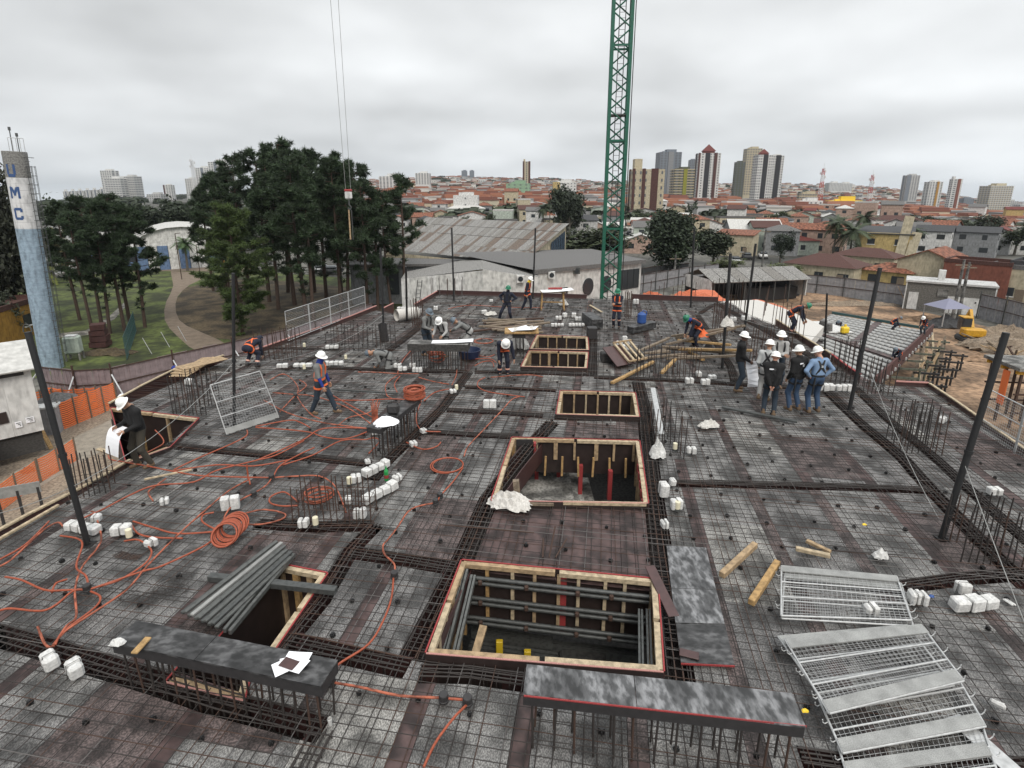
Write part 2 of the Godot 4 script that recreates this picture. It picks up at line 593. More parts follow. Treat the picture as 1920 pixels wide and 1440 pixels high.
func make_deck() -> void:
	deck_edge = gp([-4.6, -33.71, 4.44, -32.49, 11.86, -31.5, 12.51, -31.03, 12.16, -28.08, 12.54, -25.5, 11.99, -20.04, 11.8, -17.84, 12.56, -17.2, 13.55, -17.05, 12.88, -14.07, 12.39, -12.18, 11.2, -7.36, 10.7, -5.39, 5.41, -1.92, -6.14, -1.92, -10.26, -4.31, -9.51, -9.03, -9.16, -10.32, -8.9, -11.78, -9.41, -12.38, -11.79, -15.18, -11.95, -17, -11.88, -18.64, -11.02, -20.32, -10.1, -20.89, -8.74, -24.48, -7.3, -29.14, -5.7, -27.82])
	if Geometry2D.is_polygon_clockwise(deck_edge): deck_edge.reverse()
	# beams that run away from the viewer
	trough(gl([-1.53, -18.7, -2.08, -15.22, -2.49, -13.69, -2.99, -11.89, -3.11, -11.09]), .34, "dark beam trough running away beside the orange pipe coil table")
	trough(gl([-2.61, -9.38, -2.89, -8.55, -3, -7.32, -3.22, -6.52]), .34, "dark beam trough left of the orange pipe, leading to the front left table")
	trough(gl([1.11, -14.25, .54, -12.97, 0, -11.63, -.48, -10.32, -.84, -8.41, -1.37, -6.21]), .42, "dark beam trough along the left side of the stair and front openings")
	trough(gl([3.61, -23.9, 2.73, -18.18]), .4, "short beam trough at the right end of the two far openings")
	trough(gl([4.23, -17.62, 3.86, -15.1, 3.1, -11.09, 2.63, -8.48, 2.35, -6.76, 2.18, -5.81]), .42, "ladder-like beam trough at the right of the stair and front openings")
	trough(gl([9.61, -28.08, 8.64, -22.81, 7.98, -19.26, 7.48, -17.62]), .3, "beam trough behind the leftmost man of the standing group")
	trough(gl([10.36, -19.01, 10.16, -17.2, 9.63, -14.25, 9.37, -12.1, 8.95, -10.53, 8.67, -9.28, 8.32, -7.6]), .36, "long beam trough right of the two men in jeans")
	trough(gl([11.16, -17, 10.58, -14.63, 10.14, -12.05, 9.72, -10.26, 9.41, -8.75]), .3, "beam trough between the two right hand rebar cages")
	trough(gl([-4.25, -26.05, -4.61, -23.52, -4.96, -21.34]), .36, "beam trough left of the men at the plan table")
	trough(gl([-7.55, -20.75, -7.86, -19.51, -8.11, -18.88]), .3, "short beam trough near the walking worker in blue gaiter")
	trough(gl([-2.23, -5.17, -2.28, -4.93, -2.33, -4.57]), .36, "beam trough at the bottom edge of the picture, full of long bars")
	trough(gl([11.69, -31.03, 11.58, -27.21, 11.65, -24.48, 11.65, -21.58, 11.48, -18.88]), .4, "beam trough along the right edge above the waffle slab")
	trough(gl([12.08, -31.5, 10.88, -29.98, 9.81, -28.33]), .28, "short beam trough at the far right corner")
	# beams that run across
	trough(gl([-7.6, -6.71, -6.54, -6.42, -5.72, -6.18, -4.59, -5.85, -3.61, -5.55, -2.78, -5.34, -2.24, -5.2]), .36, "front beam trough passing under the front left table")
	trough(gl([-2.82, -8.54, -1.85, -8.33, -.98, -8.11]), .34, "short cross trough that the orange pipe crosses behind the front opening")
	trough(gl([-3.15, -6.53, -2.37, -6.33, -1.4, -6.08]), .34, "cross trough at the front left of the big opening")
	trough(gl([-1.23, -6, -.57, -5.98, .21, -5.85]), .3, "cross trough right under the front edge of the big opening")
	trough(gl([-4.92, -9.4, -3.66, -9.31, -2.67, -9.35]), .34, "cross trough under the rebar cage with the orange coil")
	trough(gl([-8.71, -12.82, -6.31, -12.35, -4.6, -12.1, -3.32, -11.83]), .3, "cross trough from the left opening to the coil table")
	trough(gl([3.27, -10.95, 5.12, -10.88, 6.93, -10.79, 8.92, -10.64]), .28, "cross trough over the right bay at the level of the white block stack")
	trough(gl([2.82, -18.06, 4.36, -17.9, 6.27, -17.62, 7.38, -17.36, 9.35, -17]), .3, "cross trough under the far rebar cage and the four white blocks")
	trough(gl([-6.95, -19.13, -4.97, -18.94, -3.22, -18.76, -1.6, -18.64]), .28, "cross trough in front of the kneeling worker")
	trough(gl([-1.32, -18.64, 0, -18.58, 2.68, -18.35]), .28, "cross trough in front of the two far openings")
	trough(gl([-1.9, -15.14, -.46, -14.94, .88, -14.7]), .28, "cross trough left of the middle opening")
	trough(gl([-1.53, -17.1, 0, -16.95, 1.4, -16.75]), .24, "cross trough by the white block with the orange pipe end")
	trough(gl([-2.29, -13.59, -1.12, -13.45, .17, -13.29]), .28, "cross trough behind the stair opening")
	trough(gl([1.2, -14.55, 2.4, -14.48, 3.53, -14.44]), .26, "cross trough along the front of the middle opening")
	trough(gl([-10.03, -21.81, -7.98, -21.58, -6.86, -21.42]), .24, "cross trough behind the walking worker")
	trough(gl([10.08, -24.68, 10.53, -23.52, 11.09, -22.81]), .24, "small cross trough at the far right bay")
	trough(gl([6.31, -7.66, 7.41, -7.85, 8.76, -7.99]), .3, "cross trough at the right edge below the rebar cage")
	trough(gl([3.26, -4.86, 4.34, -4.69, 5.92, -4.74]), .3, "trough at the lower right corner under the mesh panels")
	troughs = holes.size()
	make_hole(gp([-.88, -8.11, 2.39, -7.56, 2.06, -5.95, -1.22, -6.3]))         # big front opening
	make_hole(gp([.04, -13.36, 3.4, -13.23, 2.8, -10.13, -.46, -10.22]))             # stair opening
	make_hole(gp([1.59, -16.9, 3.99, -16.7, 3.61, -14.63, 1.25, -14.78]))           # middle opening
	make_hole(gp([1.09, -23.9, 3.44, -23.71, 3.11, -21.58, .72, -21.81]))            # far openings
	make_hole(gp([.73, -21.5, 3.08, -21.34, 2.7, -19.13, .31, -19.38]))
	make_hole(gp([-3.93, -8.16, -3.1, -7.95, -3.25, -6.32, -4.2, -6.56]))           # left opening under the steel profiles
	make_hole(gp([-4.47, -6.19, -3.47, -6, -3.39, -5.6, -4.51, -5.87]))           # opening under the front left table
	make_hole(gp([-11.87, -15.43, -8.89, -14.63, -8.63, -12.44, -8.98, -11.78, -10.95, -13.97]))       # opening at the left edge
	var deck := Node3D.new()
	deck.name = "deck"
	deck.set_meta("kind", "structure")
	add_child(deck)
	# boards laid in the building's own axes: wide grey sheets with narrow brown strips between them
	var bits := []
	var u2 := Vector2(LU.x, LU.z)
	var v2 := Vector2(LV.x, LV.z)
	var u := -14.0
	var k := 0
	while u < 19.0:
		var w := 1.1
		var brown := k % 2 == 1
		if brown: w = .24
		var vv := -1.0 - (k % 4) * .6
		while vv < 36.0:
			var l := 2.2
			var p := u2 * u + v2 * vv
			var q := PackedVector2Array([p, p + u2 * (w - .008), p + u2 * (w - .008) + v2 * (l - .008), p + v2 * (l - .008)])
			if Geometry2D.is_polygon_clockwise(q): q.reverse()
			for c in cut(q):
				if c.size() < 3 or absf(area_of(c)) < .01: continue
				var r := rng.randf()
				var m := 0
				var mid: Vector2 = c[0]
				# the bay between the two middle openings is laid with brown film board
				if brown: m = 4 if r < .34 else 5 if r < .7 else 1
				else: m = 0 if r < .42 else 1 if r < .76 else 2 if r < .87 else 3 if r < .95 else 5
				if Geometry2D.is_point_in_polygon((c[0] + c[1] + c[2]) / 3.0, BROWN_BAY): m = 4
				bits.append([mid.length(), c, m])
			vv += l
		u += w
		k += 1
	bits.sort_custom(func(a, b): return a[0] < b[0])
	var kinds := ["ply_a", "ply_b", "ply_c", "ply_d", "ply_brown", "ply_brown_dusty"]
	var rest := []
	for i in 6: rest.append(MB.new())
	for i in bits.size():
		var drop := rng.randf() * .006
		if i < 300:
			var b := MB.new()
			b.prism(bits[i][1], -.03, -.004 - drop)
			part(b, "plywood_panel", M[kinds[bits[i][2]]], deck)
		else: rest[bits[i][2]].prism(bits[i][1], -.03, -.004 - drop)
	for i in 6:
		if rest[i].v.size(): stuff(part(rest[i], "plywood_panel", M[kinds[i]], deck))
	print("deck boards ", bits.size())
	make_rebar()

var BROWN_BAY := gp([-.66, -10.11, 2.83, -9.98, 2.42, -7.66, -.96, -8.19])

func area_of(p: PackedVector2Array) -> float:
	var a := .0
	for i in p.size(): a += p[i].cross(p[(i + 1) % p.size()])
	return a * .5

# the mat of bars that lies over the whole deck, cut at the openings
func make_rebar() -> void:
	var o := stuff(thing("rebar_mat", "grid of thin steel reinforcing bars lying over the whole deck", "rebar mat"))
	var fine := [MB.new(), MB.new(), MB.new()]
	var u2 := Vector2(LU.x, LU.z)
	var v2 := Vector2(LV.x, LV.z)
	var pits: Array = holes.slice(troughs)
	for way in 2:
		var s := -14.0 if way == 0 else 1.5
		var top := 19.0 if way == 0 else 36.0
		var n := 0
		while s < top:
			var base := u2 * s if way == 0 else v2 * s
			var along := v2 if way == 0 else u2
			var skew := along.rotated(rng.randfn(.0, .004))
			var a := base + skew * (.0 if way == 0 else -15.0)
			var b := base + skew * (37.0 if way == 0 else 20.0)
			for c in Geometry2D.intersect_polyline_with_polygon(PackedVector2Array([a, b]), deck_edge):
				var lines := [c]
				for h in pits:
					var next := []
					for l in lines: next.append_array(Geometry2D.clip_polyline_with_polygon(l, h))
					lines = next
				for l in lines:
					var long: float = (l[1] - l[0]).length()
					if long < .2: continue
					var m := maxi(1, int(long / 1.6))
					var pts := []
					var y := .045 if way == 0 else .058
					for i in m + 1:
						var p: Vector2 = l[0].lerp(l[1], i / float(m))
						var e := rng.randfn(.0, .007)
						pts.append(V(p.x + e, y + rng.randf() * .012, p.y + rng.randfn(.0, .007)))
					var r := .0072 if way == 0 else .0068
					fine[0 if rng.randf() < .6 else 1 if rng.randf() < .7 else 2].tube(pts, r, 4, false)
			n += 1
			s += (.155 if way == 0 else .15) + rng.randfn(.0, .008) + (.07 if rng.randf() < .07 else .0)
	var ms := [M.rebar, M.rebar_rust, M.rebar_grey]
	for i in 3: stuff(part(fine[i], "bars", ms[i], o))

# ---------------------------------------------------------------- openings, edge forms, tables and rebar cages
# a timber-framed box standing in the deck: dark boards outside, studs and a top rail inside. Corners run near left, near right, far right, far left.
func opening(label: String, c: Array, studs: Array, deep: float, rail_sides := [0, 1, 2, 3], stud_down := [], back_down := .0) -> Node3D:
	var o := thing("formwork_opening", label, "formwork opening", c[0])
	var mid: Vector3 = (c[0] + c[1] + c[2] + c[3]) * .25
	for i in 4:
		var a: Vector3 = c[i] - c[0]
		var b: Vector3 = c[(i + 1) % 4] - c[0]
		var d := (b - a).normalized()
		var inward := V(-d.z, 0, d.x)
		var down := back_down if i == 2 and back_down > .0 else deep
		if inward.dot(mid - c[0] - a) < .0: inward = -inward
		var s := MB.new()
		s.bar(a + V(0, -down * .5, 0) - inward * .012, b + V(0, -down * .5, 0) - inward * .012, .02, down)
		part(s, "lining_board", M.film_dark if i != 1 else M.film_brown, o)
		s = MB.new()
		s.bar(a + V(0, .004, 0) - inward * .012, b + V(0, .004, 0) - inward * .012, .022, .012)
		part(s, "board_edge", M.pink_edge if i == 0 else M.red_edge, o)
		if not i in rail_sides: continue
		# the rail comes in lengths
		var n := 2 if (b - a).length() > 1.6 else 1
		for j in n:
			var t0 := j / float(n)
			var t1 := (j + 1) / float(n) - .004
			s = MB.new()
			s.bar(a.lerp(b, t0) + inward * .045 + V(0, -.04 + j * .006, 0) + d * .03, a.lerp(b, t1) + inward * (.045 + j * .008) + V(0, -.04, 0) - d * .03, .085, .075)
			part(s, "rail", M.timber_pale if (i + j) % 3 else M.timber, o)
		var k: int = studs[i]
		for j in k:
			var t := (j + .5) / k if k < 4 else lerpf(.03, .97, j / float(k - 1)) + rng.randf_range(-.012, .012)
			var p := a.lerp(b, t) + inward * .04
			var l: float = down - .1 - rng.randf() * .1
			if stud_down.size() and stud_down[i] > .0: l = stud_down[i]
			var w := .055 if rng.randf() < .75 else .1
			s = MB.new()
			s.bar(p + V(0, -.085, 0), p + V(0, -l, 0), w, .07, inward)
			part(s, "stud", [M.timber, M.timber, M.timber_warm, M.timber_pale][rng.randi() % 4], o)
	return o

func solo(called: String, label: String, category: String, b: MB, m: Material, at: Vector3, group := "", turn := .0) -> MeshInstance3D:
	var o := part(b, called, m, self, Transform3D(Basis(Vector3.UP, turn), at))
	tag(o, label, category, group)
	return o

func profile_bar(b: MB, a: Vector3, e: Vector3, w := .11) -> void:   # a doubled steel waler: two channels with a gap
	var d := (e - a).normalized()
	var s := V(-d.z, 0, d.x)
	for k in [-1.0, 1.0]:
		b.bar(a + s * k * w * .28, e + s * k * w * .28, w * .36, w)

func make_openings() -> void:
	# the storey below
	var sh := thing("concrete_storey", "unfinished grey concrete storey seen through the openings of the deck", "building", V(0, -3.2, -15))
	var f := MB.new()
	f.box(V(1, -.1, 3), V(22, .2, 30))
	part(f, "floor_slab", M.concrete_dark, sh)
	for w in [[V(-9.6, 1.2, 3), V(.2, 2.4, 30)], [V(11.6, 1.2, 3), V(.2, 2.4, 30)], [V(1, 1.2, -12), V(21, 2.4, .2)], [V(1, 1.2, 17.9), V(21, 2.4, .2)], [V(-5, -2.6, 3), V(.3, 4.6, 28)], [V(8, -2.6, 3), V(.3, 4.6, 28)]]:  # outer walls added to keep daylight from coming in under the deck
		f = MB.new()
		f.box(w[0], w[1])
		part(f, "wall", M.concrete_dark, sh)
	# the big opening at the front
	var c := gl([-1.16, -6.18, 1.97, -5.88, 2.34, -7.65, -.85, -8.13], .15)
	var o := opening("big timber-framed opening nearest the viewer with three steel walers across its back", c, [0, 4, 9, 6], 1.6, [0, 1, 2, 3], [], 1.2)
	for i in 3:
		var b := MB.new()
		var p: Vector3 = c[3] - c[0] + (c[0] - c[3]).normalized() * .14 + V(.1, -.27 - i * .4, 0)
		var q: Vector3 = c[2] - c[0] + (c[1] - c[2]).normalized() * .14 + V(-.12, -.27 - i * .4, 0)
		for k in [-.05, .05]: b.tube([p + V(0, k, .0), q + V(0, k, .0)], .036, 8)
		var w := part(b, "waler", M.steel_dark, o)
		for t in [.08, .34, .62, .8]:
			b = MB.new()
			b.chamfered(p.lerp(q, t) + V(0, 0, .05), V(.07, .09, .06), .015)
			part(b, "clamp", M.rebar_rust, w)
	var rp := MB.new()
	rp.box(c[3].lerp(c[2], .53) - c[0] + V(0, -.58, .018), V(.13, 1.05, .012))
	part(rp, "red_paint_stripe", M.red_edge, o)
	for s in [[.93, .2, .1, -.55], [.9, .2, .24, -.62]]:
		var b := MB.new()
		var p: Vector3 = c[0].lerp(c[3], .16) - c[0] + V(s[2], -.3, 0)
		var q: Vector3 = c[0].lerp(c[3], s[0]) - c[0] + V(s[2], s[3] + .45, 0)
		profile_bar(b, p + V(0, s[3] + .3, 0), q, .1)
		part(b, "side_waler", M.steel, o)
	for s in [.08, .2]:
		var b := MB.new()
		profile_bar(b, c[1].lerp(c[2], .0) - c[0] + V(-s - .05, -.25, -.1), c[1].lerp(c[2], .8) - c[0] + V(-s - .06, -.3, 0), .08)
		part(b, "side_waler", M.steel_dark, o)
	# beams of the shoring below it
	for s in [["grey steel shoring beam deep in the big front opening, farthest back", gl([-.73, -8.45, .72, -8.18], -1.6)], ["longest grey steel shoring beam deep in the big front opening", gl([-.66, -8.41, 2.27, -7.98], -1.7)], ["short grey steel shoring beam just behind the front rail of the big opening", gl([-.77, -8.25, .8, -7.98], -1.75)]]:
		var b := MB.new()
		profile_bar(b, Vector3.ZERO, s[1][1] - s[1][0], .16)
		solo("shoring_beam", s[0], "beam", b, M.steel, s[1][0])
	for s in [["bright yellow prop deep in the big front opening, the left and taller one", V(-.22, -1.75, -8.14), .34], ["bright yellow prop deep in the big front opening, the right one", V(.27, -1.75, -8.07), .2]]:
		var b := MB.new()
		b.chamfered(V(0, s[2] * .5, .1), V(.12, s[2], .08), .01)
		solo("yellow_prop", s[0], "prop", b, M.yellow, s[1])
	var bl := MB.new()
	bl.bar(V(.05, -1.1, -.1), V(.35, -.75, -1.3), .12, .05)
	solo("loose_plank", "pale loose plank sloping inside the left end of the big front opening", "plank", bl, M.timber, c[0] + V(.35, 0, 0))
	for s in [[V(1.2, -2.0, -1.2), V(.9, .9, .7)], [V(2.4, -2.2, -1.5), V(.8, .8, .9)]]:
		var b := MB.new()
		b.chamfered(s[0], s[1], .04)
		solo("concrete_block", "grey block on the floor below the big front opening, at its " + ("middle" if s[0].x < 2 else "right end"), "block", b, M.concrete_dark, c[0])

	# the stair opening
	c = gl([-.42, -10.01, 2.73, -9.91, 3.19, -12.78, 0, -12.97], .15)
	o = opening("stair opening with dark back wall, hanging studs and a pale concrete landing", c, [0, 5, 7, 4], 1.5, [1, 2, 3], [0, 1.2, .55, .9], .95)
	var b := MB.new()
	b.bar(c[0].lerp(c[1], .46) - c[0] + V(0, -.03, 0), c[1] - c[0] + V(-.04, -.03, 0), .07, .06)
	part(b, "rail", M.timber_pale, o)
	b = MB.new()
	b.bar(c[0] - c[0] + V(.1, -.05, .02), c[0].lerp(c[1], .4) - c[0] + V(0, -.05, .02), .07, .06)
	part(b, "rail", M.timber_old, o)
	for i in 6:
		b = MB.new()
		var p: Vector3 = c[3].lerp(c[2], .26 + i * .125) - c[0] + V(rng.randf() * .04, 0, .2)
		b.bar(p + V(0, -.4, 0), p + V(rng.randf_range(-.04, .04), -.92, .02), .05, .04)
		part(b, "hanging_batten", M.timber_warm, o)
	b = MB.new()
	b.box(c[3].lerp(c[2], .1) - c[0] + V(0, -.5, .1), V(.42, 1.0, .03))
	part(b, "black_panel", M.black_plain, o)
	for s in [.16, .97]:
		b = MB.new()
		b.box(c[3].lerp(c[2], s) - c[0] + V(.06, -.42, .22), V(.06, .8, .12))
		part(b, "red_board", M.red_edge, o)
	for i in 5:
		b = MB.new()
		b.box(c[1].lerp(c[2], .06 + i * .13) - c[0] + V(-.05, -.12, 0), V(.12, .16, .12))
		part(b, "red_board", M.red_edge, o)
	var st := thing("concrete_stair", "pale concrete landing and first steps of a stair inside the stair opening", "stair", V(-.3, -1.4, -12.52))
	b = MB.new()
	b.box(V(.75, 0, -.75), V(1.7, .2, 3.4))
	part(b, "landing", M.concrete_pale, st)
	for i in 3:
		b = MB.new()
		b.box(V(1.75 + i * .3, -.15 - i * .18, -.75), V(.3, .2, 2.4))
		part(b, "step", M.concrete_pale, st)
	var feet := gl([.66, -13.5, 1.26, -13.62, 1.74, -12.74, 2.44, -12.46], -1.3)
	for i in 4:
		b = MB.new()
		b.box(V(0, .3 + .1 * (i / 2), 0), V(.1, .6 + .2 * (i / 2), .12))
		solo("stair_form_board", "upright red stair form board in the stair opening, " + ["leftmost", "second from left", "third from left", "rightmost"][i] + " of four", "form board", b, M.red_edge, feet[i])
	b = MB.new()
	b.bar(V(0, -1.1, .05), V(-.12, .25, .1), .13, .1)
	solo("prop_post", "thick grey timber post leaning at the left end of the stair opening", "post", b, M.timber_old, c[0] + V(.62, 0, -.45))
	b = MB.new()
	b.lathe([Vector2(.22, 0), Vector2(.25, .08), Vector2(.18, .2), Vector2(.05, .27), Vector2(0, .27)], 10)
	solo("cement_sack", "grey sack on the landing of the stair opening", "sack", b, M.concrete, c[0] + V(.85, -1.24, -.75))

	c = gl([1.24, -14.5, 3.53, -14.31, 3.82, -16.2, 1.52, -16.39], .15)
	opening("middle timber-framed opening with seven studs on its dark back wall", c, [0, 3, 7, 3], 1.5)
	c = gl([.7, -21.13, 3.02, -20.98, 3.25, -23.04, 1.09, -23.32], .15)
	opening("farther one of the two timber-framed openings near the plan stand", c, [0, 2, 6, 2], 1.4)
	c = gl([.32, -18.85, 2.64, -18.67, 2.96, -20.68, .67, -20.9], .15)
	opening("nearer one of the two adjoining openings near the bending worker", c, [0, 2, 7, 3], 1.4)
	c = gl([-4.15, -6.4, -3.28, -6.19, -3.05, -7.86, -3.9, -8.09], .1)
	opening("timber-framed opening at the left under the long steel profiles", c, [2, 5, 4, 5], 1.5, [1, 2])
	c = gl([-4.48, -5.82, -3.35, -5.55, -3.44, -5.93, -4.44, -6.16], .05)
	opening("small timber-framed opening beneath the front left table", c, [2, 2, 3, 2], 1.4, [0, 1])
	c = gl([-8.46, -12.18, -11.62, -15.1, -8.75, -14.35, -6.99, -13.74], .1)
	c = gl([-8.93, -11.69, -8.43, -12.53, -8.7, -14.32, -11.68, -15.1], .1)
	opening("timber-framed opening at the left edge behind the man reading a plan", c, [2, 0, 4, 4], 1.9, [0, 2])
	# horizontal boards on the outside of that box
	for i in 3:
		b = MB.new()
		b.bar(V(0, -.35 - i * .55, 0), V(1.05, -.35 - i * .55, .55), .03, .24)
		solo("edge_plank", "dark horizontal plank at the outer side of the left edge opening, " + ["topmost", "middle one", "lowest"][i] + " of three", "plank", b, M.film_dark, V(-11.67, 0, -15.02))

func make_edges() -> void:
	var rows := [
		["pale-topped edge form at the lower left corner of the deck", gl([-9.51, -8.91, -9.39, -9.53, -9.19, -10.26]), M.timber_pale, .12],
		["edge form with bright top between the left rebar cage and the reading man", gl([-9.2, -10.3, -9.06, -11.02, -8.94, -11.83]), M.timber_pale, .1],
		["edge form with pale top behind the left edge opening", gl([-11.9, -15.35, -11.95, -17, -11.88, -18.64, -11.02, -20.32]), M.timber_pale, .12],
		["edge form with pink top left of the bent worker in orange", gl([-10.1, -20.89, -9.48, -22.64, -8.81, -24.68]), M.pink_edge, .16],
		["edge form with pink top beside the mesh fence panels", gl([-8.78, -24.88, -8.08, -26.85, -7.37, -29.55]), M.pink_edge, .16],
		["short edge form with pink top right of the mesh fence panels", gl([-6.86, -28.87, -6.59, -30.28]), M.pink_edge, .16],
		["edge form with pink top at the far left corner", gl([-5.33, -29.84, -4.98, -31.83, -4.63, -33.89]), M.pink_edge, .2],
		["dark edge form along the far end of the deck, left of the crane", gl([-4.63, -33.89, 0, -33.18, 4.42, -32.32]), M.film_brown, .25],
		["dark edge form along the far end of the deck, right of the crane", gl([7.11, -32.49, 9.38, -31.99, 11.89, -31.5]), M.film_brown, .25],
		["pale-topped edge form above the waffle slab", gl([12.79, -26.16, 12.45, -23.16, 12.2, -20.39]), M.timber_pale, .18],
		["red-brown edge form right of the man in the light blue shirt", gl([12.17, -20.25, 11.92, -18.88, 11.8, -17.84]), M.red_edge, .18],
		["pale edge form at the right corner behind the rebar cage", gl([12.59, -17.25, 13.58, -17.1]), M.pink_edge, .14],
		["pale edge form running down to the right edge of the picture", gl([13.57, -17.05, 13.23, -15.52, 12.85, -14.04, 12.38, -12.1]), M.timber_pale, .14]]
	for r in rows:
		var pts: Array = r[1]
		var o := thing("edge_form", r[0], "edge form", pts[0], .0, "")
		for i in pts.size() - 1:
			var a: Vector3 = pts[i] - pts[0]
			var e: Vector3 = pts[i + 1] - pts[0]
			var b := MB.new()
			var h: float = r[3]
			b.bar(a + V(0, h * .5 - .24, 0), e + V(0, h * .5 - .24, 0), .03, h + .46)
			part(b, "side_board", M.film_brown, o)
			b = MB.new()
			b.bar(a + V(0, h + .015, 0), e + V(0, h + .015, 0), .075, .035)
			part(b, "top_strip", r[2], o)
			var n := int((e - a).length() / .7)
			for j in n:
				b = MB.new()
				var p := a.lerp(e, (j + .5) / n)
				var d := (e - a).normalized()
				b.bar(p + V(d.z, 0, -d.x) * .06 + V(0, h - .02, 0), p + V(d.z, 0, -d.x) * .06 + V(0, -.6, 0), .05, .07)
				part(b, "stud", M.timber, o)

# starter bars of a column or wall: rows of bars between two base corners, `deep` metres thick
func cage(label: String, a: Vector3, b: Vector3, deep: float, rows: int, n: int, h: float, m: Material, r := .011, hoops := 2, lean := Vector3.ZERO, vary := .06) -> Node3D:
	var o := thing("rebar_cage", label, "rebar cage", a, .0, "starter bar cages standing on the deck")
	var d := b - a
	var s := d.normalized()
	var away := V(s.z, 0, -s.x)
	if away.z > .0: away = -away
	var unit := MB.new()
	unit.tube([Vector3.ZERO, V(0, .5, 0), V(0, 1, 0)], 1.0, 5)
	var mesh := unit.mesh()
	for k in rows:
		for i in n:
			var p := d * ((i + rng.randf_range(-.12, .12)) / float(n - 1)) + away * (deep * k / maxf(rows - 1, 1))
			var hh := h * (1.0 + rng.randf_range(-vary, vary)) + .25
			var up := (Vector3.UP + lean + V(rng.randfn(0, .02), 0, rng.randfn(0, .02))).normalized()
			var x := up.cross(Vector3.FORWARD).normalized()
			put(mesh, "bar", m if rng.randf() < .75 else M.rebar_rust, o, Transform3D(Basis(x * r, up * hh, x.cross(up) * r), p + V(0, -.25, 0)))
	for j in hoops:
		var y := .12 + j * .2
		var t := MB.new()
		var q := [V(0, y, 0), d + V(0, y, 0), d + away * deep + V(0, y, 0), away * deep + V(0, y, 0)]
		for i in 4: t.tube([q[i], q[(i + 1) % 4]], .006, 4, false)
		part(t, "hoop", m, o)
	return o

# a beam-like box of black board carried on the starter bars of a wall
func bar_table(label: String, a: Vector3, b: Vector3, wide: float, skirt: float, h: float, n: int, top: Material, front: Material, lean := Vector3.ZERO) -> Node3D:
	var o := cage(label, a, b, wide - .1, 2, n, h, M.rebar, .014, 1, lean, .0)
	o.name = numbered("wall_rebar_table")
	o.set_meta("category", "rebar table")
	o.remove_meta("group")
	var d := b - a
	var s := d.normalized()
	var away := V(s.z, 0, -s.x)
	if away.z > .0: away = -away
	var off := lean * h
	var p := off - s * .1 - away * .06 + V(0, h, 0)
	var e := off + d + s * .1 - away * .06 + V(0, h, 0)
	var cut_at := .42
	for q in [[.0, cut_at - .003], [cut_at, 1.0]]:
		var t := MB.new()
		t.bar(p.lerp(e, q[0]) + away * wide * .5 + V(0, skirt, 0), p.lerp(e, q[1]) + away * wide * .5 + V(0, skirt, 0), wide + .04, .022)
		part(t, "top_board", top, o)
	for k in [.0, 1.0]:
		var t := MB.new()
		t.bar(p + away * wide * k + V(0, skirt * .5, 0), e + away * wide * k + V(0, skirt * .5, 0), .02, skirt - .03)
		part(t, "side_board", front, o)
	for k in [p + s * .012, e - s * .012]:
		var t := MB.new()
		t.bar(k + away * .015 + V(0, skirt * .5, 0), k + away * (wide - .015) + V(0, skirt * .5, 0), .018, skirt - .034)
		part(t, "end_board", front, o)
	return o

